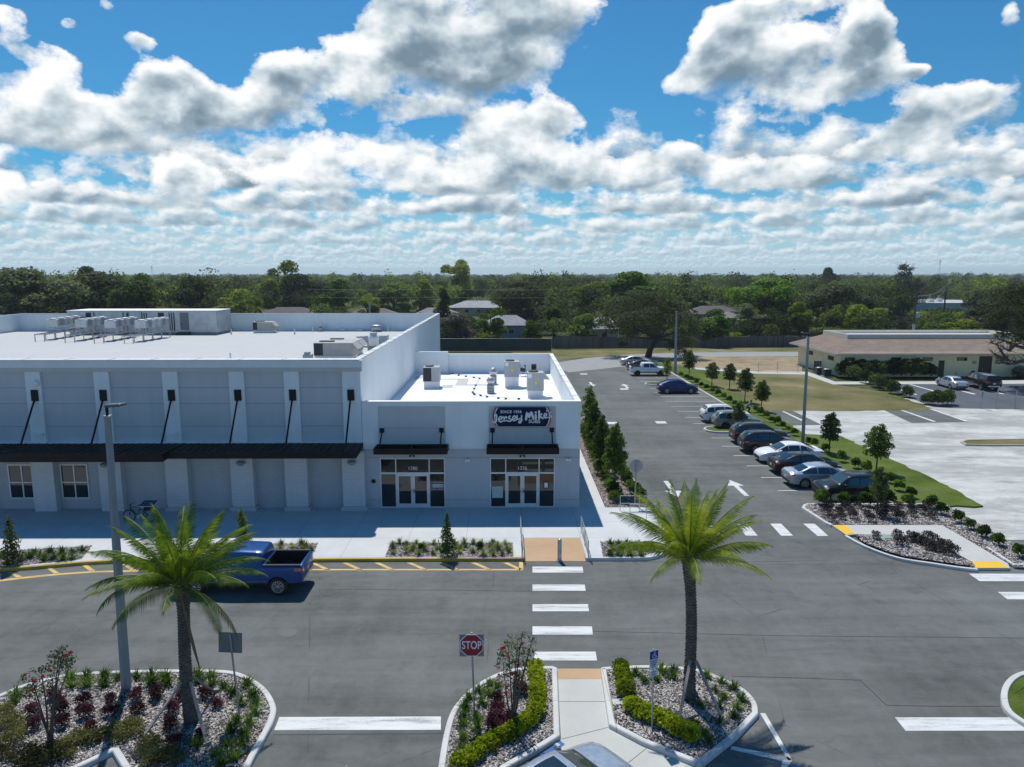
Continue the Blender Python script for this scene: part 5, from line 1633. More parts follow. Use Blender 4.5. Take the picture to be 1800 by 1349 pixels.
house('dark roofed house beyond the bright green tree', 1205, 1300, 537, 12, M_SHD, MW1)
house('brown roofed house with grey wall and window behind the dark fence', 1255, 1335, 547, 13, shingle_mat('taupe_shingle', (0.20, 0.185, 0.17)), MW1, eave=3.0)
house('dark roofed house behind the store parapet, left of the utility post', 455, 566, 539, 12, M_SHD, MW2)
house('dark roofed house behind the store parapet, right of the utility post', 604, 706, 541, 12, shingle_mat('brown_grey_shingle', (0.15, 0.125, 0.115)), MW2)
house('small pale roofed house peeping over the metal machine house', 322, 362, 536, 9, shingle_mat('fawn_shingle', (0.27, 0.25, 0.23)), MW2)
# flat white warehouse at the right
YW = 236.0
x0, x1 = FY(1612, 540, YW)[0], FY(1775, 540, YW)[0]
t = thing('warehouse', 'flat roofed white warehouse beyond the trees at the far right', 'warehouse', (x0, YW, 0))
b = MB(); b.box(x0, x1, YW, YW + 30, 0, 4.6); b.build('wall', stucco_mat('warehouse_white', (0.52, 0.55, 0.58)), t)
b = MB(); b.box(x0 - 0.2, x1 + 0.2, YW - 0.2, YW + 30.2, 4.6, 4.9); b.build('roof', concrete_mat('grey_roofing', (0.45, 0.46, 0.47), 0.15, None, 0.4), t)
for i in range(5):
    xx = x0 + 3 + i * 5.3
    b = MB(); b.cbox(xx, xx + 1.6, YW + 3 + 4 * (i % 3), YW + 4.6 + 4 * (i % 3), 4.9, 5.9, 0.05); b.build('roof_unit', M_WPL, t)
b = MB(); b.box(x0 + 8, x0 + 11, YW - 0.05, YW - 0.002, 0, 3); b.build('door', M_GALV, t)

# ------------------------------------------------------------------ fences
def board_mat(name, col):
    m, k, b, out = new_mat(name)
    p = pos(k)
    sx = k.node('ShaderNodeSeparateXYZ'); k.put(sx.inputs[0], p)
    wn = k.node('ShaderNodeTexWhiteNoise', noise_dimensions='1D')
    k.put(wn.inputs['W'], k.math('FLOOR', k.math('DIVIDE', sx.outputs[0], 0.15)))
    n = k.noise(k.vec('MULTIPLY', p, (0.4, 0.4, 0.2)), 1.0, 4.0, 0.6)
    f = k.math('MULTIPLY_ADD', k.math('SUBTRACT', wn.outputs['Value'], 0.5), 0.4, n)
    k.put(b.inputs['Base Color'], k.ramp(f, [(0.2, tuple(c * 0.55 for c in col)), (0.8, tuple(c * 1.3 for c in col))]))
    b.inputs['Roughness'].default_value = 0.9
    return m
M_WOODF = board_mat('weathered_boards', (0.125, 0.115, 0.105))
def wood_fence(lab, P, h):
    a, c = P
    t = thing('wooden_fence', lab, 'fence', (a[0], a[1], 0))
    A, C_ = Vector((*a, 0)), Vector((*c, 0))
    d = (C_ - A); L = d.length; d.normalize(); s = Vector((-d.y, d.x, 0))
    b = MB()
    n = int(L / 0.15)
    rr = random.Random(3)
    for i in range(n):
        p = A + d * (0.15 * i + 0.07)
        hh = h + rr.uniform(-0.04, 0.05) + 0.12 * math.sin(i * 0.05)
        b.obox(p + Vector((0, 0, hh / 2)), d * 0.072, s * 0.012, (0, 0, hh / 2))
    b.build('boards', M_WOODF, t)
    for i in range(int(L / 2.4) + 1):
        p = A + d * (2.4 * i)
        b = MB(); b.obox(p + s * 0.09 + Vector((0, 0, h / 2 + 0.02)), d * 0.05, s * 0.05, (0, 0, h / 2 + 0.02)); b.build('post', M_WOODF, t)
fy = 137.0
wood_fence('weathered grey wooden board fence along the back of the lot', ((FY(971, 610, fy)[0], fy), (FY(1140, 610, fy)[0], fy)), 2.2)
wood_fence('dark wooden board fence behind the back road and dirt patch', ((FY(1142, 610, fy)[0], fy + 1.0), (FY(1425, 606, fy)[0], fy + 2.0)), 2.1)
gx0, gx1 = FY(760, 610, 131)[0], FY(969, 610, 131)[0]
t = thing('screened_fence', 'chain link fence covered with dark green screen behind the shop', 'fence', (gx0, 131, 0))
b = MB()
n = 40
for i in range(n):
    x0, x1 = gx0 + (gx1 - gx0) * i / n, gx0 + (gx1 - gx0) * (i + 1) / n
    o0, o1 = 0.06 * math.sin(i * 1.7), 0.06 * math.sin((i + 1) * 1.7)
    b.add([(x0, 131 + o0, 0.1), (x1, 131 + o1, 0.1), (x1, 131 + o1, 2.35), (x0, 131 + o0, 2.35), (x0, 131.015 + o0, 0.1), (x1, 131.015 + o1, 0.1), (x1, 131.015 + o1, 2.35), (x0, 131.015 + o0, 2.35)],
          [(0, 1, 2, 3), (5, 4, 7, 6), (3, 2, 6, 7), (1, 0, 4, 5)])
b.build('screen', mat('green_screen_cloth', (0.02, 0.045, 0.035), 0.8, 0, 0.35, 0.5), t)
for i in range(8):
    x = gx0 + (gx1 - gx0) * i / 7
    b = MB(); b.tube((x, 131.15, 0), (x, 131.15, 2.5), 0.04, n=6); b.build('post', M_GALV, t)
b = MB(); b.tube((gx0, 131.15, 2.42), (gx1, 131.15, 2.42), 0.025, n=6); b.build('top_rail', M_GALV, t)
# low wire fence by the dirt patch
t = thing('wire_fence', 'low open wire fence between the dirt patch and the yellow building', 'fence', (*G(1330, 655), 0))
P = [G(*p) for p in ((1333, 655.5), (1366, 655.5), (1402, 655), (1440, 656))]
for p in P:
    b = MB(); b.tube((p[0], p[1], 0), (p[0], p[1], 1.5), 0.035, n=6); b.build('post', M_GALV, t)
b = MB()
for z in (0.15, 0.5, 0.85, 1.2, 1.45):
    b.path([(p[0], p[1], z) for p in P], 0.012, 5)
b.build('wire', M_GALV, t)

# ------------------------------------------------------------------ vehicles
M_TYRE = mat('tyre_rubber', (0.018, 0.018, 0.019), 0.85, 0, 0.2, 9.0)
M_RIM = mat('alloy_rim', (0.50, 0.51, 0.52), 0.3, 0.8, 0.08)
M_RIMD = mat('dark_alloy_rim', (0.05, 0.05, 0.055), 0.35, 0.7, 0.1)
M_CGLASS = glass_mat('car_glass', (0.012, 0.016, 0.018), 0.015, 0.9)
M_WSG = glass_mat('windscreen_glass', (0.035, 0.055, 0.058), 0.015, 1.0)
M_PLAST = mat('black_plastic', (0.022, 0.022, 0.024), 0.6, 0, 0.2)
M_HEAD = mat('headlight_lens', (0.55, 0.57, 0.58), 0.1, 0.3, 0.1, coat=1.0)
M_TAIL = mat('tail_light_lens', (0.45, 0.008, 0.012), 0.15, 0, 0.15, coat=1.0)
M_SEAM = mat('shut_line', (0.01, 0.01, 0.011), 0.8)
M_CHROME = mat('chrome_trim', (0.72, 0.73, 0.74), 0.12, 1.0, 0.03)
M_PLATE = mat('licence_plate_white', (0.62, 0.64, 0.64), 0.5)
M_LINER = mat('bed_liner', (0.008, 0.008, 0.009), 0.75)

# stations from tail to nose: x, bottom, shoulder, top, half width at shoulder, half width at top
CARS = {
 'sedan': dict(L=4.82, W=1.84, R=0.335, wx=(-1.42, 1.38), st=[
    (-2.41, .42, .72, .80, .74, .66), (-2.36, .30, .90, .98, .83, .72), (-2.20, .24, .97, 1.06, .88, .76), (-1.90, .20, .985, 1.09, .90, .74), (-1.62, .18, .985, 1.13, .91, .68),
    (-1.05, .17, .975, 1.37, .92, .60), (-0.70, .17, .965, 1.445, .92, .60), (-0.20, .17, .955, 1.47, .92, .615), (0.20, .17, .945, 1.455, .92, .61), (0.42, .17, .94, 1.42, .92, .605),
    (0.85, .17, .93, 1.20, .92, .66), (1.22, .18, .92, 1.005, .915, .76), (1.60, .18, .88, .96, .905, .77), (1.95, .19, .82, .90, .885, .74), (2.20, .20, .73, .81, .83, .68), (2.34, .22, .63, .70, .75, .60), (2.41, .27, .52, .56, .64, .52)],
    ws=(0.46, 1.18), rw=(-1.85, -1.08), side=[(-1.60, -0.62), (-0.55, 0.28), (0.30, 1.02)], roof=(-0.95, 0.3), seams=(-1.18, -0.28, 0.86), trim=False),
 'suv': dict(L=4.62, W=1.86, R=0.36, wx=(-1.36, 1.34), st=[
    (-2.31, .45, .85, .98, .78, .70), (-2.26, .34, 1.02, 1.14, .86, .72), (-2.12, .28, 1.05, 1.34, .90, .68), (-1.86, .25, 1.05, 1.58, .92, .64), (-1.55, .24, 1.045, 1.645, .93, .64),
    (-0.80, .23, 1.035, 1.685, .93, .65), (-0.10, .23, 1.03, 1.68, .93, .65), (0.25, .23, 1.025, 1.64, .93, .64), (0.62, .23, 1.015, 1.42, .93, .68), (1.06, .23, 1.01, 1.13, .925, .76),
    (1.45, .24, .98, 1.07, .915, .78), (1.85, .25, .93, 1.02, .895, .76), (2.10, .26, .86, .94, .85, .70), (2.24, .28, .74, .82, .78, .64), (2.31, .32, .58, .64, .68, .56)],
    ws=(0.26, 1.02), rw=(-2.20, -1.84), side=[(-1.95, -1.28), (-1.22, -0.32), (-0.26, 0.90)], roof=(-1.6, 0.1), seams=(-1.22, -0.30, 0.82), trim=True),
 'crossover': dict(L=4.74, W=1.90, R=0.36, wx=(-1.44, 1.42), st=[
    (-2.37, .45, .86, 1.00, .78, .70), (-2.31, .32, 1.02, 1.12, .86, .72), (-2.10, .24, 1.05, 1.20, .91, .70), (-1.70, .20, 1.05, 1.35, .93, .64), (-1.20, .19, 1.04, 1.52, .94, .62),
    (-0.60, .19, 1.03, 1.61, .94, .62), (-0.05, .19, 1.02, 1.625, .94, .63), (0.35, .19, 1.01, 1.57, .94, .63), (0.85, .19, 1.00, 1.30, .94, .68), (1.25, .19, .985, 1.09, .935, .76),
    (1.60, .20, .94, 1.02, .92, .78), (1.95, .21, .87, .95, .89, .74), (2.20, .23, .77, .84, .83, .66), (2.32, .26, .65, .71, .76, .60), (2.37, .31, .52, .56, .66, .52)],
    ws=(0.38, 1.22), rw=(-2.08, -1.22), side=[(-1.75, -0.78), (-0.72, 0.08), (0.14, 1.08)], roof=(-1.1, 0.2), seams=(-1.2, -0.34, 0.9), trim=False),
 'hatchback': dict(L=4.20, W=1.82, R=0.345, wx=(-1.28, 1.26), st=[
    (-2.10, .45, .90, 1.05, .82, .76), (-2.05, .33, 1.04, 1.30, .87, .74), (-1.95, .26, 1.06, 1.52, .90, .71), (-1.75, .23, 1.06, 1.60, .91, .70),
    (-0.90, .22, 1.05, 1.625, .915, .70), (-0.10, .22, 1.04, 1.625, .915, .70), (0.32, .22, 1.03, 1.59, .915, .70), (0.62, .22, 1.025, 1.40, .915, .72), (0.98, .22, 1.02, 1.14, .91, .78),
    (1.35, .23, 1.00, 1.09, .905, .79), (1.70, .24, .97, 1.05, .88, .77), (1.92, .25, .91, .98, .85, .72), (2.04, .27, .78, .84, .80, .66), (2.10, .32, .60, .64, .72, .60)],
    ws=(0.36, 0.94), rw=(-2.04, -1.78), side=[(-1.74, -1.24), (-1.18, -0.28), (-0.22, 0.84)], roof=(-1.6, 0.2), seams=(-1.20, -0.25, 0.80), trim=True),
 'pickup': dict(L=5.90, W=2.0, R=0.41, wx=(-1.86, 1.80), st=[
    (-2.95, .62, 1.20, 1.34, .88, .84), (-2.91, .56, 1.26, 1.385, .94, .89), (-2.70, .50, 1.27, 1.39, .975, .91), (-1.30, .46, 1.27, 1.39, .985, .915), (-1.20, .46, 1.27, 1.39, .985, .915),
    (-1.18, .46, 1.26, 1.62, .985, .80), (-1.13, .46, 1.25, 1.87, .985, .70), (-1.02, .46, 1.245, 1.91, .985, .695), (-0.20, .45, 1.235, 1.945, .985, .70), (0.40, .45, 1.23, 1.93, .985, .70),
    (0.66, .45, 1.225, 1.86, .985, .70), (1.05, .45, 1.22, 1.57, .985, .75), (1.40, .46, 1.22, 1.31, .985, .83), (1.55, .47, 1.21, 1.30, .985, .85), (2.20, .48, 1.17, 1.26, .975, .85),
    (2.70, .50, 1.12, 1.20, .96, .83), (2.86, .52, 1.00, 1.08, .93, .80), (2.92, .55, .86, .92, .90, .76), (2.95, .58, .72, .76, .84, .72)],
    ws=(0.68, 1.36), rw=(-1.155, -1.05), side=[(-0.94, -0.06), (0.02, 1.12)], roof=(-0.9, 0.5), seams=(-1.10, -0.02, 1.14), trim=True),
}
def section(spec, x):
    st = spec['st']
    x = min(max(x, st[0][0]), st[-1][0])
    for a, c in zip(st, st[1:]):
        if x <= c[0]:
            t = (x - a[0]) / (c[0] - a[0])
            return [a[i] + (c[i] - a[i]) * t for i in range(6)]
    return list(st[-1])
def pts_of(s):
    x, zb, zs, zt, w, wt = s
    zm = zb + (zs - zb) * 0.58
    d = zt - zs
    r = min(0.045, d * 0.35)
    return [(x, 0, zb), (x, w * 0.84, zb), (x, w * 0.965, zb + 0.10), (x, w, zm), (x, w * 0.992, zm + (zs - zm) * 0.62), (x, w * 0.965, zs), (x, wt + (w * 0.965 - wt) * 0.05, zt - r - 0.012), (x, wt * 0.93, zt - r * 0.25), (x, wt * 0.55, zt + 0.004), (x, 0, zt + 0.008)]
def side_pt(spec, x, t, off=0.006, lo=5, hi=6):
    p = pts_of(section(spec, x))
    a, c = p[lo], p[hi]
    y, z = a[1] + (c[1] - a[1]) * t, a[2] + (c[2] - a[2]) * t
    n = Vector((0, c[2] - a[2], -(c[1] - a[1]))).normalized()
    return (x, y + n.y * off, z + n.z * off)
def top_pt(spec, x, f, off=0.008):
    p = pts_of(section(spec, x))[6:]
    yw = p[0][1] * f
    y = abs(yw)
    for a, c in zip(p, p[1:]):
        if y >= c[1] - 1e-9:
            t = (a[1] - y) / max(1e-6, a[1] - c[1])
            z = a[2] + (c[2] - a[2]) * t
            break
    return x, yw, z, off
def shell(spec):
    b = MB()
    b.sm = True
    S = [pts_of(s) for s in spec['st']]
    fine = []
    for a, c in zip(spec['st'], spec['st'][1:]):
        n = 3 if c[0] - a[0] > 0.3 else 1
        for i in range(n):
            fine.append(pts_of(section(spec, a[0] + (c[0] - a[0]) * i / n)))
    fine.append(S[-1])
    rows = [[*p, *[(x, -y, z) for x, y, z in p[-2:0:-1]]] for p in fine]
    n = len(rows[0])
    vs = [q for r in rows for q in r]
    fs = []
    for i in range(len(rows) - 1):
        for j in range(n):
            fs.append((i * n + j, i * n + (j + 1) % n, (i + 1) * n + (j + 1) % n, (i + 1) * n + j))
    fs.append(tuple(range(n)))
    fs.append(tuple((len(rows) - 1) * n + j for j in range(n - 1, -1, -1)))
    return b.add(vs, fs, True)
def boolean_cut(o, cutter):
    mod = o.modifiers.new('cut', 'BOOLEAN')
    mod.operation, mod.object, mod.solver = 'DIFFERENCE', cutter, 'EXACT'
    dg = bpy.context.evaluated_depsgraph_get()
    me = bpy.data.meshes.new_from_object(o.evaluated_get(dg))
    old = o.data
    o.modifiers.clear()
    o.data = me
    me.name = old.name
    bpy.data.meshes.remove(old)
    bpy.data.objects.remove(cutter)
def crease(me, ang=38):
    bm = bmesh.new(); bm.from_mesh(me)
    for e in bm.edges:
        if len(e.link_faces) == 2 and e.calc_face_angle(0) > R(ang):
            e.smooth = False
    bm.to_mesh(me); bm.free()
def grid(b, P, nx, ny):
    """P rows of points -> thin curved sheet"""
    k = len(b.v)
    b.add([p for r in P for p in r], [(i * ny + j, i * ny + j + 1, (i + 1) * ny + j + 1, (i + 1) * ny + j) for i in range(nx - 1) for j in range(ny - 1)], True)
PROTO = {}
def car_proto(kind):
    """build one vehicle of a kind with all its parts, at the origin, nose towards +x"""
    if kind in PROTO:
        return PROTO[kind]
    base = kind.split('-')[0]
    sp = CARS[base]
    root = empty('car')
    b = shell(sp)
    body = b.build('body', M_PLAST, root)
    c = MB()
    for wx in sp['wx']:
        for s in (-1, 1):
            c.lathe([(0.001, s * (sp['W'] / 2 - 0.27)), (sp['R'] * 1.16, s * (sp['W'] / 2 - 0.27)), (sp['R'] * 1.16, s * (sp['W'] / 2 + 0.2)), (0.001, s * (sp['W'] / 2 + 0.2))], 24, 'Y', (wx, 0, sp['R'] * 1.02), cap=False)
    if base == 'pickup':
        c.box(-2.83, -1.24, -0.80, 0.80, 0.78, 2.2)
    cut = c.build('cutter', None)
    bm = bmesh.new(); bm.from_mesh(cut.data); bmesh.ops.remove_doubles(bm, verts=bm.verts, dist=1e-5); bmesh.ops.recalc_face_normals(bm, faces=bm.faces); bm.to_mesh(cut.data); bm.free()
    boolean_cut(body, cut)
    crease(body.data)
    # dark wells behind the wheels
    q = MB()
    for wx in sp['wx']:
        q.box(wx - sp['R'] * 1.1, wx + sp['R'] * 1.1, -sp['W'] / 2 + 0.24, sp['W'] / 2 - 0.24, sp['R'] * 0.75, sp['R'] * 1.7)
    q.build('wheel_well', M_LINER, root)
    # glass
    def pane(name, x0, x1, f, mat_, n=7):
        P = []
        sl = 1 if x1 > 0 else -1
        for i in range(n):
            x = x0 + (x1 - x0) * i / (n - 1)
            row = []
            for j in range(9):
                X, Y, Z, o_ = top_pt(sp, x, f * (-1 + 2 * j / 8))
                row.append((X + 0.006 * sl, Y, Z + 0.009))
            P.append(row)
        b = MB(); grid(b, P, n, 9)
        return b.build(name, mat_, root)
    ws = pane('windscreen', sp['ws'][0] + 0.03, sp['ws'][1] - 0.02, 0.93, M_WSG)
    pane('cowl', sp['ws'][1] + 0.0, sp['ws'][1] + 0.09, 0.95, M_PLAST, 3)
    if kind.endswith('sunroof'):
        pane('sunroof', -0.55, 0.22, 0.58, M_CGLASS)
    if base != 'pickup':
        pane('rear_window', sp['rw'][0] + 0.05, sp['rw'][1] - 0.03, 0.88, M_CGLASS)
    else:
        q = MB(); q.plate([(-0.62, 1.46), (0.62, 1.46), (0.55, 1.78), (-0.55, 1.78)], 0, 0.02)
        q.v = [(-1.175 + 0.16 * (z - 1.46) / 0.32 - y, x, z) for x, y, z in q.v]
        q.build('rear_window', M_CGLASS, root)
    for (a, c_) in sp['side']:
        for s in (-1, 1):
            P = []
            for i in range(7):
                x = a + (c_ - a) * i / 6
                row = []
                for j in range(4):
                    X, Y, Z = side_pt(sp, x, 0.07 + 0.84 * j / 3)
                    row.append((X, s * Y, Z))
                P.append(row)
            b = MB(); grid(b, P, 7, 4); b.build('side_window', M_CGLASS, root)
    # shut lines, handles, sills
    b = MB()
    for x in sp['seams']:
        for s in (-1, 1):
            for (lo, hi, t0, t1) in ((2, 3, 0.2, 1), (3, 4, 0, 1), (4, 5, 0, 1)):
                P = [[(x - 0.006 + 0.012 * k, s * side_pt(sp, x, t, 0.003, lo, hi)[1], side_pt(sp, x, t, 0.003, lo, hi)[2]) for k in range(2)] for t in (t0, t1)]
                grid(b, P, 2, 2)
    b.build('shut_line', M_SEAM, root)
    for x in sp['seams'][:2]:
        for s in (-1, 1):
            X, Y, Z = side_pt(sp, x + 0.2, 0.45, 0.0, 4, 5)
            b = MB(); b.cbox(x + 0.10, x + 0.30, s * Y - 0.025, s * Y + 0.025, Z - 0.015, Z + 0.02, 0.006); b.build('door_handle', M_PLAST if base != 'pickup' else M_CHROME, root)
    for s in (-1, 1):
        P = []
        for i in range(9):
            x = sp['wx'][0] + sp['R'] * 1.25 + (sp['wx'][1] - sp['wx'][0] - sp['R'] * 2.5) * i / 8
            P.append([(x, s * side_pt(sp, x, t, 0.008, 1, 2)[1], side_pt(sp, x, t, 0.008, 1, 2)[2]) for t in (0.0, 1.0)] + ([(x, s * side_pt(sp, x, 0.3, 0.01, 2, 3)[1], side_pt(sp, x, 0.3, 0.01, 2, 3)[2])] if sp['trim'] else []))
        b = MB(); grid(b, P, 9, len(P[0])); b.build('sill', M_CHROME if base == 'pickup' else M_PLAST, root)
    # lamps
    x1, x0 = sp['st'][-1][0], sp['st'][0][0]
    for s in (-1, 1):
        P = []
        for i in range(5):
            x = x1 - 0.42 + 0.37 * i / 4
            P.append([(x + 0.006, s * side_pt(sp, x, t, 0.010, 4, 5)[1], side_pt(sp, x, t, 0.010, 4, 5)[2]) for t in (0.05, 0.98)])
        b = MB(); grid(b, P, 5, 2)
        fx = x1 - 0.05
        p = pts_of(section(sp, fx))
        b.build('headlight', M_HEAD, root)
        P = []
        for i in range(5):
            x = x0 + 0.03 + 0.30 * i / 4
            P.append([(x - 0.006, s * (side_pt(sp, x, t, 0.012, 4, 5)[1]), side_pt(sp, x, t, 0.012, 4, 5)[2]) for t in (-0.1, 1.0)])
        b = MB(); grid(b, P, 5, 2)
        p = pts_of(section(sp, x0 + 0.012))
        yo, zl = p[5][1], p[5][2]
        h = 0.16 if base != 'pickup' else 0.26
        b.box(x0 - 0.012, x0 + 0.03, min(s * yo, s * (yo - 0.24)), max(s * yo, s * (yo - 0.24)), zl - h * 0.75, zl + h * 0.2)
        b.build('tail_light', M_TAIL, root)
    p = pts_of(section(sp, x1 - 0.01))
    zg = p[3][2]
    b = MB(); b.cbox(x1 - 0.03, x1 + 0.012, -0.55, 0.55, zg - 0.14, zg + 0.10, 0.01); b.build('grille', M_PLAST, root)
    b = MB(); b.cbox(x0 - 0.02, x0 + 0.1, -0.70, 0.70, sp['st'][0][1] - 0.06, sp['st'][0][1] + 0.12, 0.02); b.build('bumper', M_CHROME if base == 'pickup' else M_PLAST, root)
    zp = (sp['st'][0][1] + sp['st'][0][2]) / 2 + 0.06
    b = MB(); b.box(x0 - 0.022, x0 - 0.004, -0.16, 0.16, zp - 0.08, zp + 0.08); b.build('licence_plate', M_PLATE, root)
    xm = sp['ws'][1] - 0.22
    zm = section(sp, xm)[2]
    for s in (-1, 1):
        Yb = section(sp, xm)[4] * 0.97
        b = MB(); b.cbox(xm - 0.08, xm + 0.08, min(s * (Yb + 0.02), s * (Yb + 0.22)), max(s * (Yb + 0.02), s * (Yb + 0.22)), zm + 0.02, zm + 0.17, 0.03); b.box(xm - 0.03, xm + 0.03, min(s * (Yb - 0.04), s * (Yb + 0.03)), max(s * (Yb - 0.04), s * (Yb + 0.03)), zm + 0.03, zm + 0.07)
        b.build('mirror', M_PLAST, root)
    if base in ('suv', 'hatchback'):
        for s in (-1, 1):
            yy = section(sp, -0.8)[5] * 0.86
            zt = section(sp, -0.8)[3]
            b = MB(); b.path([(-1.55, s * yy, zt - 0.035), (-1.45, s * yy, zt + 0.035), (0.0, s * yy, zt + 0.035), (0.1, s * yy, zt - 0.02)], 0.018, 6); b.build('roof_rail', M_PLAST, root)
    if base == 'pickup':
        q = MB()
        for (X0, X1, Y0, Y1, Z0, Z1) in ((-2.825, -1.245, -0.795, 0.795, 0.785, 0.80), (-2.825, -1.245, -0.795, -0.78, 0.80, 1.36), (-2.825, -1.245, 0.78, 0.795, 0.80, 1.36), (-2.825, -2.81, -0.78, 0.78, 0.80, 1.36), (-1.26, -1.245, -0.78, 0.78, 0.80, 1.36)):
            q.box(X0, X1, Y0, Y1, Z0, Z1)
        q.build('bed_liner', M_LINER, root)
        q = MB()
        for s in (-1, 1): q.cbox(-2.86, -1.22, min(s * 0.80, s * 0.93), max(s * 0.80, s * 0.93), 1.392, 1.412, 0.005)
        q.build('bed_rail', M_PLAST, root)
        q = MB(); q.box(-2.966, -2.957, -0.62, 0.62, 0.82, 0.835); q.box(-2.966, -2.957, -0.62, 0.62, 1.22, 1.235); q.build('tailgate_seam', M_SEAM, root)
    for wx in sp['wx']:
        for s in (-1, 1):
            Rw = sp['R']
            yo = s * (sp['W'] / 2 - 0.035)
            yi = s * (sp['W'] / 2 - 0.24)
            b = MB()
            b.lathe([(Rw * 0.62, yi), (Rw * 0.93, yi), (Rw, yi + (yo - yi) * 0.15), (Rw, yi + (yo - yi) * 0.85), (Rw * 0.94, yo), (Rw * 0.68, yo + s * 0.004), (Rw * 0.64, yo - s * 0.03), (0.001, yo - s * 0.06)], 26, 'Y', (wx, 0, Rw), cap=False)
            wh = b.build('wheel', M_TYRE, root)
            r_ = MB()
            ns = 5 if base != 'pickup' else 6
            for k in range(ns):
                a = 2 * PI * k / ns + 0.3
                for da in (-0.14, 0.14):
                    u = Vector((math.cos(a), 0, math.sin(a))); v = Vector((math.cos(a + PI / 2), 0, math.sin(a + PI / 2)))
                    r_.obox(Vector((wx, yo - s * 0.02, Rw)) + u * (Rw * 0.36) + v * (Rw * da * 0.9), u * (Rw * 0.29), v * (Rw * 0.05), (0, 0.014, 0))
            r_.lathe([(Rw * 0.58, yo - s * 0.035), (Rw * 0.60, yo + s * 0.006), (Rw * 0.66, yo + s * 0.008), (Rw * 0.67, yo - s * 0.02)], 26, 'Y', (wx, 0, Rw), cap=False)
            r_.lathe([(Rw * 0.16, yo - s * 0.03), (Rw * 0.14, yo), (0.001, yo + s * 0.005)], 14, 'Y', (wx, 0, Rw), cap=False)
            r_.build('rim', M_RIM, wh)
    PROTO[kind] = root
    return root
USED = set()
PAINTS = {}
def car(kind, name, label, cat, x, y, heading, paint, dark_rim=False, s=(1, 1, 1), group=None, z=0.0):
    pr = car_proto(kind)
    if kind in USED:
        r = copy_tree(pr)
    else:
        r = pr
        USED.add(kind)
    r.name = name
    r.location = (x, y, z)
    r.rotation_euler = (0, 0, heading)
    r.scale = s
    tag(r, label, cat, group)
    for ch in r.children:
        bn = ch.name.split('.')[0]
        if bn == 'body' or (bn == 'mirror' and paint is not M_PLAST):
            ch.material_slots[0].link = 'OBJECT'
            ch.material_slots[0].material = paint
        if bn == 'wheel':
            for q in ch.children:
                q.material_slots[0].link = 'OBJECT'
                q.material_slots[0].material = M_RIMD if dark_rim else M_RIM
    return r
P_BLUE = paint_mat('truck_blue_paint', (0.002, 0.058, 0.225), 0.1)
P_SILVER = paint_mat('silver_paint', (0.40, 0.46, 0.53), 0.6)
P_SILV2 = paint_mat('pale_silver_paint', (0.55, 0.57, 0.59), 0.5)
P_BLACK = paint_mat('black_paint', (0.006, 0.006, 0.007), 0.0)
P_CHAR = paint_mat('charcoal_paint', (0.018, 0.020, 0.026), 0.4)
P_NAVY = paint_mat('navy_paint', (0.010, 0.014, 0.11), 0.4)
P_WHITE = paint_mat('white_paint', (0.78, 0.79, 0.80), 0.0)
P_GREEN = paint_mat('sage_green_paint', (0.20, 0.25, 0.21), 0.3)
P_BRONZE = paint_mat('graphite_paint', (0.040, 0.038, 0.038), 0.5)

gx, gy = G(489, 1048)
car('pickup', 'pickup_truck', 'blue crew cab pickup truck with open black bed driving along the store front', 'pickup truck', gx - 1.86, gy + 0.97, PI, P_BLUE)
hd = 0.66
nx, ny = G(1090, 1333, 0.6)
car('sedan-sunroof', 'parked_car', 'silver sedan with sunroof parked at the bottom edge beside the blue stall line', 'car', nx - 2.41 * math.cos(hd), ny - 2.41 * math.sin(hd), hd, P_SILVER)
ROW = 'cars parked nose to kerb along the side drive'
def stall_y(i): return STALL0 + 3.05 * i + 1.5 - 0.1
xr = lambda p, q_: G(p, q_)[0]
car('hatchback', 'parked_car', 'boxy black hatchback reversed into the stall beside the mulch bed', 'car', xr(1429, 873) + 2.1, 43.35, PI, P_BLACK, group=ROW)
car('sedan', 'parked_car', 'silver blue sedan between the boxy black hatchback and the black sedan', 'car', xr(1375, 849) + 2.41, stall_y(0) - 0.1, 0.0, P_SILVER, group=ROW)
car('sedan', 'parked_car', 'black sedan between the silver sedan and the white sedan', 'car', xr(1357, 832) + 2.41, stall_y(1), 0.0, P_BLACK, group=ROW, s=(1, 1, .97))
car('sedan', 'parked_car', 'white sedan reversed into its stall with its nose towards the drive', 'car', xr(1331, 812) + 2.41, stall_y(2), PI, P_WHITE, group=ROW)
car('suv', 'parked_car', 'charcoal blue sport utility car with red tail lights beside the white sedan', 'car', xr(1299, 792) + 2.31, stall_y(3), 0.0, P_CHAR, group=ROW)
car('suv', 'parked_car', 'dark graphite sport utility car beside the kerbed grass island', 'car', xr(1284, 776) + 2.31, stall_y(4), 0.0, P_BRONZE, group=ROW, s=(1.03, 1.01, 1.02))
car('suv', 'parked_car', 'sage green sport utility car on the far side of the kerbed grass island', 'car', xr(1246, 748) + 2.31, stall_y(6) - 0.2, 0.0, P_GREEN, group=ROW, dark_rim=True, s=(.97, .97, .95))
car('suv', 'parked_car', 'white sport utility car beside the sage green one', 'car', xr(1227, 737) + 2.31, stall_y(7) - 0.4, 0.0, P_WHITE, group=ROW, dark_rim=True, s=(1, .98, .98))
x, y = G(1159, 693)
car('crossover', 'parked_car', 'dark blue fastback car parked alone beside the far grass island', 'car', x + 2.37, y + 1.0, 0.0, P_NAVY, group=ROW)
x, y = G(1109, 661.5)
car('pickup', 'pickup_truck', 'white double cab pickup truck parked beyond the far grass island', 'pickup truck', x + 2.65, y + 1.0, 0.0, P_WHITE, group=ROW, dark_rim=True, s=(.9, .94, .95))
x, y = G(1103, 651)
car('sedan', 'parked_car', 'black sedan in the shade of the oak behind the white pickup', 'car', x + 2.41, y + 0.9, 0.0, P_BLACK, group=ROW)
x, y = G(1092, 643)
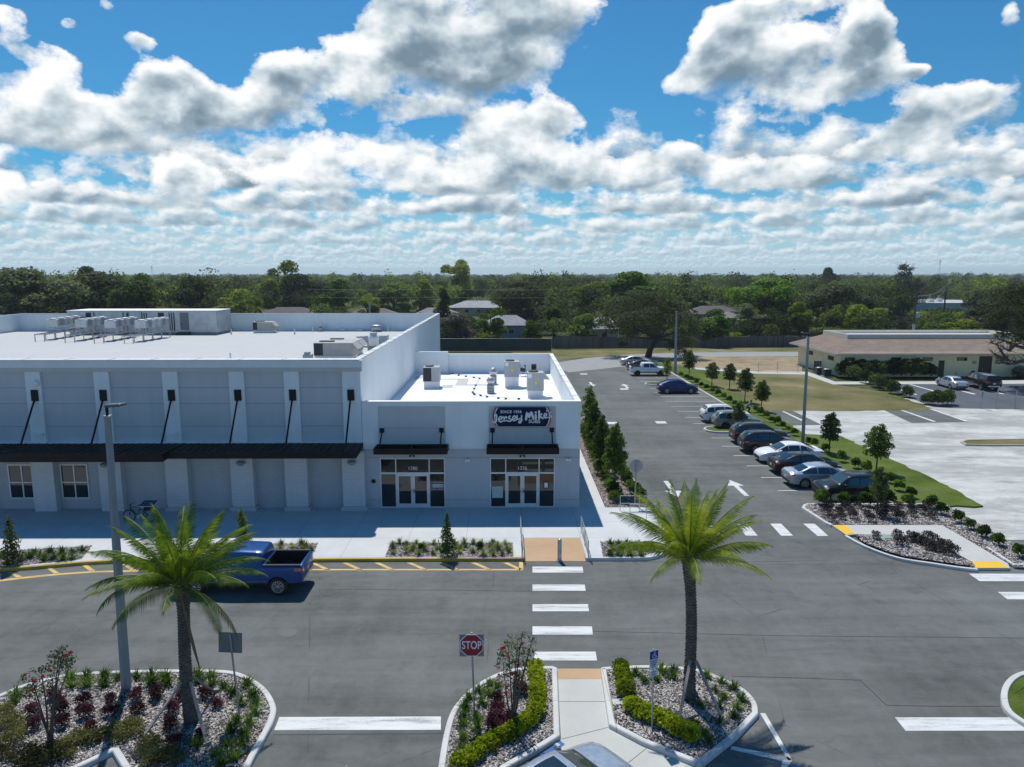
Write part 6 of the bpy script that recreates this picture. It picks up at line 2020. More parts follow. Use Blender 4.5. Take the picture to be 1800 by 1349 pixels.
car('sedan', 'parked_car', 'silver white sedan farthest back under the oak', 'car', x + 2.41, y + 0.9, 0.0, P_SILV2, group=ROW)
def by_wheels(front, rear, kind, W, wx):
    f, r = Vector(G(*front)), Vector(G(*rear))
    d = (f - r).normalized()
    n = Vector((-d.y, d.x))
    if n.y < 0: n = -n
    c = r + d * (-wx[0]) + n * (W / 2 - 0.1)
    return c.x, c.y, math.atan2(d.y, d.x)
x, y, h = by_wheels((1669.5, 678), (1694.5, 685), 'sedan', 1.84, CARS['sedan']['wx'])
car('sedan', 'parked_car', 'pale silver sedan parked in front of the yellow building', 'car', x, y, h, P_SILV2, z=0.02)
x, y, h2 = by_wheels((1717, 678), (1750, 687), 'pickup', 2.0, CARS['pickup']['wx'])
tk = car('pickup', 'pickup_truck', 'black pickup truck with matching bed cover parked beside the pale silver sedan', 'pickup truck', x, y, h, P_BLACK, z=0.02)
b = MB()
b.add([(-2.88, -0.90, 1.40), (-1.10, -0.90, 1.40), (-1.10, 0.90, 1.40), (-2.88, 0.90, 1.40), (-2.74, -0.70, 1.92), (-1.10, -0.70, 1.95), (-1.10, 0.70, 1.95), (-2.74, 0.70, 1.92)],
      [(0, 3, 2, 1), (4, 5, 6, 7), (0, 1, 5, 4), (1, 2, 6, 5), (2, 3, 7, 6), (3, 0, 4, 7)])
sh = b.build('bed_cover', P_BLACK, tk, world=False)
b = MB()
for s in (-1, 1):
    b.add([(-2.6, s * 0.862, 1.52), (-1.25, s * 0.862, 1.52), (-1.3, s * 0.762, 1.80), (-2.5, s * 0.762, 1.78)], [(0, 1, 2, 3)])
b.build('side_window', M_CGLASS, sh, world=False)
x, y = G(1800, 670)
car('suv', 'parked_car', 'dark sport utility car half cut off by the right edge beside the black pickup', 'car', x + 1.6, y + 1.4, h + PI, P_CHAR, z=0.02)

# ------------------------------------------------------------------ trees and plants
def leaf_quads(rs, lobes, n, size, out=0.35, low=-0.55, hollow=0.6):
    """leaf clumps spread through the outer part of overlapping lobes [(cx, cy, cz, rx, ry, rz)]"""
    L = np.array(lobes, float)
    wgt = (L[:, 3] * L[:, 4] * L[:, 5]) ** (2 / 3)
    idx = rs.choice(len(L), n, p=wgt / wgt.sum())
    d = rs.normal(size=(n, 3))
    d /= np.linalg.norm(d, axis=1, keepdims=True)
    flip = d[:, 2] < low
    d[flip, 2] *= -1
    r = hollow + (1.06 - hollow) * rs.rand(n) ** 0.55
    c = L[idx, :3] + d * L[idx, 3:6] * r[:, None]
    nrm = d * out + rs.normal(size=(n, 3)) * 0.6
    nrm /= np.linalg.norm(nrm, axis=1, keepdims=True)
    t = rs.normal(size=(n, 3))
    u = np.cross(nrm, t)
    u /= np.linalg.norm(u, axis=1, keepdims=True)
    v = np.cross(nrm, u)
    s = size * rs.uniform(0.55, 1.25, (n, 1))
    u = u * s
    v = v * s * rs.uniform(0.5, 0.9, (n, 1))
    return np.stack([c - u - v * 0.3, c + v * 0.9 - u * 0.2, c + u + v * 0.2, c - v + u * 0.3], 1)

LEAF = {
    'dark': leaf_mat('dark_leaves', [(0.026, 0.041, 0.015), (0.061, 0.087, 0.029), (0.109, 0.144, 0.048), (0.163, 0.201, 0.066)], 0.42),
    'grey': leaf_mat('grey_green_leaves', [(0.048, 0.060, 0.032), (0.097, 0.113, 0.060), (0.161, 0.177, 0.105), (0.241, 0.252, 0.171)], 0.4),
    'mid': leaf_mat('mid_green_leaves', [(0.036, 0.062, 0.016), (0.078, 0.121, 0.028), (0.133, 0.192, 0.043), (0.196, 0.265, 0.069)], 0.45),
    'bright': leaf_mat('bright_green_leaves', [(0.042, 0.088, 0.011), (0.089, 0.167, 0.019), (0.146, 0.239, 0.032), (0.216, 0.303, 0.056)], 0.4),
    'yellow': leaf_mat('yellow_green_leaves', [(0.077, 0.108, 0.015), (0.151, 0.185, 0.028), (0.231, 0.254, 0.043), (0.308, 0.316, 0.069)], 0.4),
    'pink': leaf_mat('grey_pink_leaves', [(0.049, 0.042, 0.036), (0.119, 0.101, 0.092), (0.210, 0.175, 0.168), (0.294, 0.252, 0.245)], 0.25),
    'bare': leaf_mat('grey_twigs', [(0.06, 0.052, 0.045), (0.11, 0.10, 0.09), (0.17, 0.155, 0.14)], 0.1),
    'lime': leaf_mat('lime_leaves', [(0.099, 0.127, 0.007), (0.231, 0.270, 0.011), (0.352, 0.385, 0.020), (0.462, 0.484, 0.039)], 0.4, hue_scale=4.0),
    'purple': leaf_mat('purple_leaves', [(0.027, 0.012, 0.015), (0.068, 0.027, 0.033), (0.128, 0.051, 0.063), (0.195, 0.098, 0.105)], 0.25, hue_scale=4.0, tcol=(1.3, 0.8, 0.9)),
    'duskp': leaf_mat('dusky_purple_leaves', [(0.024, 0.019, 0.018), (0.053, 0.042, 0.041), (0.099, 0.081, 0.078), (0.150, 0.132, 0.126)], 0.2, hue_scale=4.0, tcol=(1.2, 1, 1)),
    'olive': leaf_mat('olive_brown_leaves', [(0.048, 0.044, 0.017), (0.102, 0.095, 0.034), (0.170, 0.160, 0.061), (0.255, 0.238, 0.111)], 0.3, hue_scale=2.0),
    'tuft': leaf_mat('grassy_blades', [(0.031, 0.069, 0.013), (0.069, 0.125, 0.022), (0.125, 0.188, 0.037), (0.225, 0.275, 0.088)], 0.35, hue_scale=5.0),
    'pale': leaf_mat('pale_blades', [(0.065, 0.085, 0.029), (0.156, 0.176, 0.065), (0.260, 0.280, 0.130), (0.390, 0.403, 0.221)], 0.35, hue_scale=5.0),
    'shrub': leaf_mat('glossy_shrub_leaves', [(0.022, 0.045, 0.007), (0.056, 0.100, 0.013), (0.106, 0.169, 0.020), (0.188, 0.263, 0.037)], 0.35, 0.4, hue_scale=3.0),
    'palm': leaf_mat('palm_leaflets', [(0.042, 0.088, 0.009), (0.108, 0.175, 0.016), (0.210, 0.265, 0.028), (0.38, 0.40, 0.06)], 0.34, 0.38, hue_scale=2.2, tcol=(1.6, 1.6, 0.5)),
}
M_BARK = mat('grey_bark', (0.105, 0.088, 0.072), 0.95, 0, 0.35, 4.0, 0.6)
M_BARKD = mat('dark_bark', (0.050, 0.042, 0.036), 0.95, 0, 0.35, 4.0, 0.6)

def lobes_of(rs, kind):
    L = []
    if kind == 'broad':
        for i in range(17):
            a = rs.uniform(0, 2 * PI); q = rs.uniform(0, 1) ** 0.6
            r = rs.uniform(1.1, 2.1)
            L.append((4.3 * q * math.cos(a), 4.3 * q * math.sin(a), 6.3 + 2.3 * (1 - q * q) + rs.uniform(-1.6, 0.4), r * 1.15, r * 1.15, r * 0.8))
        for i in range(12):
            a = i * 2.4; q = rs.uniform(0.45, 0.95); r = rs.uniform(1.1, 1.8)
            L.append((4.2 * q * math.cos(a), 4.2 * q * math.sin(a), rs.uniform(2.0, 5.6), r * 1.1, r * 1.1, r * 0.9))
    elif kind == 'tall':
        for i in range(15):
            z = rs.uniform(2.6, 9.4); k = math.sin((z - 1.4) / 9.2 * PI) ** 0.6
            a = rs.uniform(0, 2 * PI); r = rs.uniform(0.8, 1.5)
            L.append((2.2 * k * rs.uniform(0.3, 1) * math.cos(a), 2.2 * k * rs.uniform(0.3, 1) * math.sin(a), z, r, r, r * 0.9))
    elif kind == 'airy':
        for i in range(26):
            z = rs.uniform(2.4, 9.6); k = math.sin((z - 1.4) / 9.4 * PI) ** 0.5
            a = rs.uniform(0, 2 * PI); r = rs.uniform(0.45, 1.0)
            L.append((2.9 * k * rs.uniform(0.1, 1) * math.cos(a), 2.9 * k * rs.uniform(0.1, 1) * math.sin(a), z, r * 1.3, r * 1.3, r * 0.9))
    elif kind == 'round':
        for i in range(16):
            z = rs.uniform(1.6, 8.6); k = math.sqrt(max(0.05, 1 - ((z - 4.6) / 4.9) ** 2))
            a = rs.uniform(0, 2 * PI); r = rs.uniform(1.0, 1.7)
            L.append((3.1 * k * rs.uniform(0.4, 1) * math.cos(a), 3.1 * k * rs.uniform(0.4, 1) * math.sin(a), z, r, r, r * 0.85))
    elif kind == 'cone':
        for i in range(16):
            z = 0.8 + 8.9 * (i / 15); k = (1 - (z - 0.8) / 9.6) ** 0.8
            a = rs.uniform(0, 2 * PI); r = 0.5 + 1.1 * k
            L.append((1.1 * k * math.cos(a), 1.1 * k * math.sin(a), z, r, r, 0.9))
    return L
TREES = {}
def tree_proto(kind, leaf, seed=0):
    key = (kind, leaf, seed)
    if key in TREES:
        return TREES[key], False
    rs = np.random.RandomState(hash((kind, seed)) % 1000 if False else sum(map(ord, kind)) + 17 * seed)
    t = empty('tree')
    L = lobes_of(rs, kind)
    n = {'broad': 9800, 'tall': 5600, 'airy': 5200, 'round': 6200, 'cone': 5200}[kind]
    q = leaf_quads(rs, L, n, {'broad': 0.24, 'tall': 0.23, 'airy': 0.21, 'round': 0.23, 'cone': 0.18}[kind], out=0.85, hollow=0.35)
    if leaf == 'bare':
        q = q[:1500]
    arr_mesh('crown', q, LEAF[leaf], t)
    b = MB()
    zt = max(l[2] for l in L)
    b.path([(0, 0, -0.1), (0.1, 0.05, zt * 0.25), (-0.08, 0.1, zt * 0.5), (0.05, 0.0, zt * 0.9)], [0.32, 0.25, 0.17, 0.05], 8)
    for l in L[::2]:
        z0 = max(1.0, l[2] * 0.45)
        m_ = ((l[0]) * 0.45, l[1] * 0.45, (z0 + l[2]) * 0.52)
        b.path([(0.03, 0.05, z0), m_, (l[0], l[1], l[2])], [0.13, 0.09, 0.03], 5)
    if leaf == 'bare':
        rr = random.Random(5)
        for l in L:
            for k in range(7):
                e = Vector((l[0], l[1], l[2])) + Vector((rr.uniform(-1.4, 1.4), rr.uniform(-1.4, 1.4), rr.uniform(0.1, 1.6)))
                b.path([(l[0] * 0.6, l[1] * 0.6, l[2] - 0.6), (l[0], l[1], l[2]), tuple(e)], [0.07, 0.05, 0.015], 4, cap=False)
    b.build('trunk', M_BARK if leaf in ('grey', 'bare', 'pink') else M_BARKD, t)
    TREES[key] = t
    return t, True
def tree(kind, leaf, label, x, y, h, w, seed=0, group='trees beyond the fence', name='tree', rot=None):
    """h tall and w wide in metres"""
    t, fresh = tree_proto(kind, leaf, seed)
    if not fresh:
        t = copy_tree(t)
    W0 = {'broad': 11.6, 'tall': 6.2, 'airy': 8.0, 'round': 8.4, 'cone': 4.6}[kind]
    H0 = {'broad': 9.4, 'tall': 10.4, 'airy': 10.0, 'round': 9.6, 'cone': 10.4}[kind]
    t.name = name
    t.location = (x, y, 0)
    t.scale = (w / W0, w / W0, h / H0)
    t.rotation_euler = (0, 0, rot if rot is not None else rnd.uniform(0, 2 * PI))
    tag(t, label, 'tree', group)
    return t
def tree_px(kind, leaf, label, pc, ptop, wpx, Y, seed=0, **kw):
    x, z = FY(pc, ptop, Y)
    return tree(kind, leaf, label, x, Y, z, wpx * Y / F_PX * 1.02, seed, **kw)
for a in (
    ('broad', 'grey', 'huge grey green oak filling the far left edge above the store roof', 50, 478, 190, 150, 0),
    ('broad', 'grey', 'wide grey green oak right of the huge one at the far left', 172, 489, 150, 165, 1),
    ('broad', 'dark', 'dark oak with its crown above the machine house left half', 240, 498, 120, 150, 0),
    ('tall', 'dark', 'dark slim tree rising above the skyline at the left, near the far mast', 145, 470, 62, 230, 0),
    ('round', 'mid', 'mid green rounded tree above the middle of the machine house', 268, 480, 80, 205, 0),
    ('broad', 'dark', 'dark spreading tree above the right half of the machine house', 340, 494, 110, 185, 1),
    ('round', 'yellow', 'low yellow green round tree right behind the machine house', 402, 508, 92, 155, 0),
    ('round', 'mid', 'small green tree tucked under the yellow green round one', 440, 520, 60, 165, 1),
    ('round', 'yellow', 'tall yellow green open crowned tree breaking the skyline left of centre', 487, 457, 82, 240, 0),
    ('broad', 'dark', 'dark tree between the tall yellow green one and the bright round one', 528, 486, 96, 230, 0),
    ('round', 'bright', 'bright green round tree above the store back parapet', 577, 490, 78, 195, 0),
    ('airy', 'yellow', 'small yellow green tree in front of the brownish house roof', 648, 520, 66, 180, 1),
    ('round', 'mid', 'mid green tree behind the utility post', 692, 500, 80, 225, 1),
    ('airy', 'yellow', 'yellow green airy tree left of the dark conifer', 737, 492, 74, 235, 0),
    ('cone', 'dark', 'dark pointed conifer just beyond the store back corner', 779, 507, 46, 160, 0),
    ('round', 'yellow', 'tall pale green open tree breaking the skyline above the grey roofs', 803, 459, 66, 290, 1),
    ('broad', 'pink', 'pinkish grey leafed low tree behind the green screened fence', 801, 553, 84, 141, 0),
    ('round', 'mid', 'leafy green tree covering the left half of the blue walled house', 862, 540, 66, 146, 0),
    ('round', 'bright', 'small bright green ball shaped tree right of the blue walled house', 938, 564, 46, 143, 1),
    ('tall', 'dark', 'dark narrow cypress like tree right of the bright ball shaped tree', 975, 540, 48, 148, 1),
    ('broad', 'grey', 'large olive grey tree above the blue walled house', 912, 497, 116, 190, 0),
    ('round', 'mid', 'deep green cone shaped bushy tree behind the wooden fence', 1022, 553, 72, 145, 1),
    ('airy', 'yellow', 'olive yellow tree above the deep green bushy tree', 1033, 497, 96, 200, 1),
    ('tall', 'bright', 'tall bright green tree directly above the leaning oak', 1126, 479, 120, 190, 0),
    ('tall', 'bright', 'bright green tree adjoining the tall one above the leaning oak', 1066, 498, 60, 215, 1),
    ('round', 'bright', 'dense bright green tree right of the rear lamp post', 1247, 543, 84, 141, 0),
    ('airy', 'grey', 'greyish open tree in front of the grey walled house', 1325, 535, 74, 158, 0),
    ('broad', 'bright', 'broad green tree above the grey walled house', 1348, 494, 138, 180, 0),
    ('tall', 'yellow', 'narrow yellow green tree beside the dark fence, left of the yellow building', 1410, 532, 52, 150, 0),
    ('broad', 'grey', 'wide brownish grey oak behind the left end of the yellow building', 1478, 508, 134, 175, 1),
    ('round', 'yellow', 'low yellow green tree over the ridge of the yellow building', 1520, 537, 84, 158, 1),
    ('airy', 'bare', 'tall leafless grey tree breaking the skyline left of the wooden utility pole', 1604, 466, 74, 240, 0),
    ('airy', 'bare', 'low leafless grey shrubby tree behind the flat roof', 1592, 553, 60, 140, 1),
    ('round', 'mid', 'dark green bushy tree right of the wooden utility pole', 1650, 549, 76, 143, 0),
    ('round', 'mid', 'mid green tree before the white warehouse', 1575, 520, 76, 200, 1),
    ('broad', 'grey', 'pale olive spreading tree over the right end of the white warehouse', 1742, 514, 120, 150, 0),
    ('round', 'yellow', 'yellowish low tree behind the right end of the yellow building', 1700, 560, 90, 136, 0),
    ('round', 'dark', 'dark green tree above the dark roofed house', 1218, 500, 90, 240, 1),
    ('tall', 'dark', 'lone dark tree poking above the skyline right of centre', 1461, 471, 34, 420, 0),
):
    tree_px(*a[:7], a[7])
# -- palm like cluster on the roofline is left to the woods; now the far wood as one mass
def far_wood():
    rs = np.random.RandomState(21)
    P = []
    gaps = [(728, 900, 262), (455, 566, 208), (604, 706, 204), (1036, 1090, 160), (1205, 1335, 216), (1608, 1712, 275), (322, 362, 220), (850, 932, 168)]
    def put(n, y0, y1, h0, h1, w0, w1, k, size):
        for i in range(n):
            Y = math.sqrt(rs.uniform(y0 * y0, y1 * y1))
            X = rs.uniform(-1.15, 0.95) * Y + 8
            h = rs.uniform(h0, h1) + (rs.rand() < 0.10) * rs.uniform(1.5, 5.0)
            p = CX + F_PX * (X / Y) - 10
            if Y < 152 and any(a < p < c for a, c in ((1262, 1330), (1040, 1082), (872, 925))):
                continue
            for a, c, g in gaps:
                if a - 8 < p < c + 8 and Y < g + 12:
                    h = min(h, (14 - 11.2 * Y / g) * rs.uniform(0.3, 0.8)) if Y < g - 9 else 0
            if h < 1.6 or (Y < 152 and (abs(p - 1120) < 50 or p > 1385)):
                continue
            if Y < 190 and (p > 1380 or p < 0) and False:
                continue
            P.append((X, Y, h, rs.uniform(w0, w1), k, size))
    put(680, 140.5, 176, 2.6, 7.8, 4, 8, 420, 0.24)
    put(1500, 168, 330, 8.0, 12.2, 7, 12, 330, 0.34)
    put(2500, 330, 720, 9.5, 13.4, 9, 15, 130, 0.62)
    put(3300, 720, 1700, 9.0, 15.6, 12, 20, 60, 1.15)
    put(1900, 1700, 4200, 8.0, 19.5, 22, 46, 44, 2.2)
    Q, T = [], []
    for (X, Y, h, w, k, s) in P:
        nl = 5 if Y < 720 else 3
        lob = []
        for j in range(nl):
            a = rs.uniform(0, 2 * PI); q = rs.uniform(0.1, 0.62)
            lob.append((w * 0.5 * q * math.cos(a), w * 0.5 * q * math.sin(a), h * rs.uniform(0.42, 0.80), w * rs.uniform(0.24, 0.34), w * rs.uniform(0.24, 0.34), h * rs.uniform(0.17, 0.26)))
        q = leaf_quads(rs, lob, k, s, out=1.0, low=-0.3, hollow=0.55)
        q[:, :, 0] += X; q[:, :, 1] += Y
        Q.append(q)
        r = rs.rand()
        base = rs.uniform(0.12, 0.42) if r < 0.55 else rs.uniform(0.40, 0.62) if r < 0.82 else rs.uniform(0.62, 0.95)
        T.append(np.clip(base + rs.normal(0, 0.05, k), 0, 1))
    m = leaf_mat('far_wood_leaves', [(0.026, 0.038, 0.018), (0.058, 0.074, 0.034), (0.098, 0.110, 0.064), (0.100, 0.145, 0.036), (0.17, 0.205, 0.045)], 0.46, 0.7, True)
    o = arr_mesh('far_woods', np.concatenate(Q), m, attr=np.concatenate(T))
    tag(o, 'continuous dark green wood stretching to the horizon', kind='stuff')
far_wood()
# -- the leaning oak in the parking lot
def leaning_oak():
    bx, by = G(1139, 628)
    t = thing('oak_tree', 'big grey green oak with leaning dark trunk standing at the end of the side drive', 'tree', (bx, by, 0))
    Y = by
    rs = np.random.RandomState(4)
    b = MB()
    pxp = lambda a, c, dy=0: (FY(a, c, Y + dy)[0], Y + dy, FY(a, c, Y + dy)[1])
    b.path([(bx, by, -0.1), pxp(1143, 614), pxp(1150, 603), pxp(1158, 592, 0.5)], [0.62, 0.5, 0.45, 0.38], 10)
    tips = [(1085, 560, 1), (1110, 545, -2), (1140, 535, 0), (1165, 540, 3), (1190, 555, -1), (1205, 575, 1), (1100, 590, -2), (1175, 585, -3), (1120, 570, 3), (1205, 600, -1)]
    for (a, c, dy) in tips:
        m_ = pxp((a + 1156) / 2, (c + 594) / 2 + 2, dy / 2)
        b.path([pxp(1155, 596), m_, pxp(a, c, dy)], [0.28, 0.17, 0.06], 6)
    b.build('trunk', M_BARKD, t)
    L = []
    for (a, c, w) in [(1075, 558, 26), (1095, 540, 30), (1125, 530, 32), (1155, 532, 30), (1185, 545, 28), (1205, 565, 24), (1080, 580, 22), (1110, 565, 28), (1140, 560, 30), (1170, 565, 28), (1195, 590, 22), (1105, 590, 20), (1210, 605, 20), (1200, 622, 16), (1220, 585, 18), (1060, 570, 16), (1150, 583, 20), (1095, 608, 12), (1185, 610, 16)]:
        x, y, z = pxp(a, c, rs.uniform(-3, 3))
        r = w * Y / F_PX
        L.append((x - bx, y - by, z, r, r * 1.1, r * 0.62))
    arr_mesh('crown', leaf_quads(rs, L, 15000, 0.17, out=1.0, hollow=0.3), LEAF['grey'], t)
leaning_oak()
def right_oak():
    Y = 90.0
    bx = FY(1838, 640, Y)[0]
    t = thing('oak_tree', 'old oak with bare crooked boughs reaching in from the right edge', 'tree', (bx, Y, 0))
    rs = np.random.RandomState(9); rr = random.Random(9)
    pxp = lambda a, c, dy=0: (FY(a, c, Y + dy)[0], Y + dy, FY(a, c, Y + dy)[1])
    b = MB()
    b.path([(bx, Y, -0.1), pxp(1835, 650), pxp(1826, 625), pxp(1822, 590)], [0.6, 0.5, 0.42, 0.3], 9)
    limbs = [[(1826, 628), (1805, 634), (1786, 637), (1770, 632), (1760, 618), (1752, 606), (1742, 603)], [(1824, 612), (1800, 612), (1782, 607), (1768, 600), (1755, 597)], [(1822, 600), (1800, 590), (1780, 586), (1762, 588)],
             [(1770, 632), (1757, 629), (1748, 622)], [(1786, 637), (1772, 640), (1760, 636)], [(1822, 590), (1800, 570), (1778, 556), (1766, 545)], [(1824, 585), (1812, 560), (1800, 535)], [(1782, 607), (1774, 617), (1764, 612)]]
    for L_ in limbs:
        pts = [pxp(a, c, rr.uniform(-0.8, 0.8)) for a, c in L_]
        k = len(pts)
        b.path(pts, [0.26 * (1 - i / k) + 0.03 for i in range(k)], 6)
        for p in pts[1:]:
            for _ in range(7):
                e = Vector(p) + Vector((rr.uniform(-1.2, 0.6), rr.uniform(-1.0, 1.0), rr.uniform(-0.5, 1.2)))
                mid = (Vector(p) + e) / 2 + Vector((rr.uniform(-.15, .15), 0, rr.uniform(-.1, .2)))
                b.path([p, tuple(mid), tuple(e)], [0.06, 0.035, 0.012], 4, cap=False)
    b.build('trunk', M_BARK, t)
    L = []
    for (a, c, w) in [(1740, 540, 24), (1762, 525, 30), (1790, 520, 34), (1810, 545, 34), (1775, 555, 26), (1750, 562, 20), (1800, 575, 22), (1830, 520, 40), (1735, 575, 12), (1795, 600, 22), (1762, 590, 12), (1810, 580, 26)]:
        x, y, z = pxp(a, c, rs.uniform(-2, 3)); r = w * Y / F_PX
        L.append((x - bx, y - Y, z, r, r, r * 0.7))
    arr_mesh('crown', leaf_quads(rs, L, 9500, 0.14, out=0.8, hollow=0.25), LEAF['grey'], t)
right_oak()

# -- palms
M_PTRUNK = None
def palm_trunk_mat():
    m, k, b, out = new_mat('palm_trunk_bark')
    p = pos(k)
    n = k.noise(p, 5.0, 5.0, 0.7)
    k.put(b.inputs['Base Color'], k.ramp(n, [(0.25, (0.06, 0.046, 0.036)), (0.55, (0.165, 0.13, 0.102)), (0.8, (0.28, 0.23, 0.185))]))
    b.inputs['Roughness'].default_value = 0.95
    bump(k, b, k.noise(p, 30.0, 4.0), 0.5, 0.02)
    return m
M_PTRUNK = palm_trunk_mat()
M_RACHIS = mat('palm_rib', (0.22, 0.26, 0.07), 0.5, 0, 0.2)
M_PROP = mat('weathered_prop', (0.25, 0.235, 0.22), 0.85, 0, 0.25, 3.0)
def FYp(a, c, y):
    x, z = FY(a, c, y)
    return (x, y, z)
def palm(base, top, tip_px, label, seed, extra=()):
    bx, by = G(*base)
    tx, tz = FY(top[0], top[1], by)
    t = thing('palm_tree', label, 'palm tree', (bx, by, 0.1))
    rs = random.Random(seed)
    H = tz
    # trunk: rows of old leaf bases
    b = MB()
    n = 26
    P, Rd = [], []
    for i in range(n + 1):
        f = i / n
        lean = (bx + (tx - bx) * f + 0.05 * math.sin(f * 5 + seed), by, 0.05 + (H - 0.05) * f)
        P.append(lean)
        Rd.append(0.150 + 0.05 * (1 - f) ** 4 + (0.05 * max(0, (f - 0.8) / 0.2)))
    b.path(P, Rd, 12)
    for i in range(46):
        f = (i + 0.4) / 46
        c = Vector(P[0]).lerp(Vector(P[-1]), f); j = min(n - 1, int(f * n)); c = Vector(P[j]).lerp(Vector(P[j + 1]), f * n - j)
        r = Rd[j]
        for k in range(7):
            a = 2 * PI * (k + 0.5 * (i % 2)) / 7 + rs.uniform(-.1, .1)
            d = Vector((math.cos(a), math.sin(a), 0)); s = Vector((-math.sin(a), math.cos(a), 0))
            o = r * 0.96
            up = 0.055 + 0.07 * max(0, f - 0.75)
            jut = 0.042 + 0.10 * max(0, f - 0.78)
            b.add([c + d * o - s * 0.072, c + d * o + s * 0.072, c + d * (o + jut) + s * 0.05 + Vector((0, 0, up)), c + d * (o + jut) - s * 0.05 + Vector((0, 0, up)), c + d * (o * 0.95) + s * 0.05 + Vector((0, 0, up * 1.5)), c + d * (o * 0.95) - s * 0.05 + Vector((0, 0, up * 1.5))],
                  [(0, 1, 2, 3), (3, 2, 4, 5), (1, 4, 2), (0, 3, 5)], False)
    b.build('trunk', M_PTRUNK, t)
    # fronds
    V, ribs = [], MB()
    def frond(az, el, L, droop, w=0.46, shift=0.0):
        d = Vector((math.cos(az), math.sin(az), 0))
        side = Vector((-d.y, d.x, 0))
        p = Vector((tx, by, H + 0.05 + shift)) + d * 0.08
        N = 32
        ang = el
        pts = [p.copy()]
        for i in range(N):
            f = (i + 1) / N
            ang = el - droop * f ** 1.7
            p = p + (d * math.cos(ang) + Vector((0, 0, 1)) * math.sin(ang)) * (L / N)
            pts.append(p.copy())
        ribs.path(pts[::3], [0.026 * (1 - 0.9 * i / (len(pts[::3]))) + 0.003 for i in range(len(pts[::3]))], 5, cap=False)
        roll = rs.uniform(-0.35, 0.35)
        for i in range(3, N):
            for h_ in (0.0, 0.5):
                if h_ and i == N - 1: continue
                c = pts[i].lerp(pts[min(i + 1, N)], h_)
                f = (i + h_) / N
                tang = (pts[min(i + 1, N)] - pts[i]).normalized()
                nrm = side.cross(tang).normalized()
                wl = w * (0.30 + 0.75 * math.sin(min(1, f * 1.15) * PI) ** 0.6) * rs.uniform(0.85, 1.1)
                if f > 0.9: wl *= 0.75
                for s in (-1, 1):
                    sd = (side * s * math.cos(roll) + nrm * math.sin(roll) * s).normalized()
                    fwd = 0.8 + 0.8 * f
                    ld = (sd + tang * fwd + nrm * (0.55 + rs.uniform(-.15, .15)) - Vector((0, 0, 0.12))).normalized()
                    tip = c + ld * wl - Vector((0, 0, 0.16 * wl))
                    mid = c + ld * wl * 0.5
                    bw = tang * 0.0135
                    V.append([c - bw, c + bw, mid + bw * 1.25, mid - bw * 1.25])
                    V.append([mid - bw * 1.25, mid + bw * 1.25, tip + bw * 0.15, tip - bw * 0.15])
    NF = 34
    for i in range(NF):
        f = i / (NF - 1)
        az = i * 2.39996 + seed
        el = R(87) - R(68) * f ** 0.85 + rs.uniform(-.08, .08)
        L = 2.6 + 0.25 * math.sin(f * PI) + rs.uniform(-.15, .2)
        dr = R(26) + R(36) * f + rs.uniform(-.12, .16)
        frond(az, el, L, dr)
    for e in extra:
        frond(*e)
    A = np.array([[tuple(q) for q in f_] for f_ in V])
    A -= np.array([bx, by, 0.1])
    arr_mesh('crown', A, LEAF['palm'], t)
    ribs.build('frond_rib', M_RACHIS, t)
    if seed == 3:
        b = MB()
        b.path([(tx + 0.05, by - 0.16, H), (tx + 0.16, by - 0.24, H - 0.5), FYp(341, 1140, by - 0.3), FYp(352, 1178, by - 0.3)], [0.03, 0.035, 0.045, 0.012], 6)
        b.build('dead_frond', mat('dry_frond', (0.17, 0.115, 0.06), 0.9, 0, 0.3, 5.0), t)
    for a in (R(-62), R(-118), R(80)) if seed != 3 else (R(-50), R(-135), R(85)):
        b = MB()
        d = Vector((math.cos(a), math.sin(a), 0))
        e0 = Vector((bx, by, 1.55)) + d * 0.2
        e1 = Vector((bx, by, 0.12)) + d * 1.55
        ax = (e1 - e0) / 2
        s = Vector((-d.y, d.x, 0))
        b.obox((e0 + e1) / 2, ax, s * 0.045, ax.normalized().cross(s) * 0.022)
        b.obox(e1 + Vector((0, 0, 0.02)), d * 0.02, s * 0.12, (0, 0, 0.09))
        b.build('brace', M_PROP, t)
    return t
palm((337, 1274), (317, 1030), None, 'palm tree in the large left island partly hiding the blue pickup', 3,
     [(R(-40), R(10), 2.9, R(95), 0.36), (R(-150), R(25), 2.6, R(100), 0.36), (R(-20), R(-10), 2.7, R(70), 0.34)])
palm((1213, 1233), (1212, 985), None, 'palm tree in the right island beside the accessible parking sign', 5)

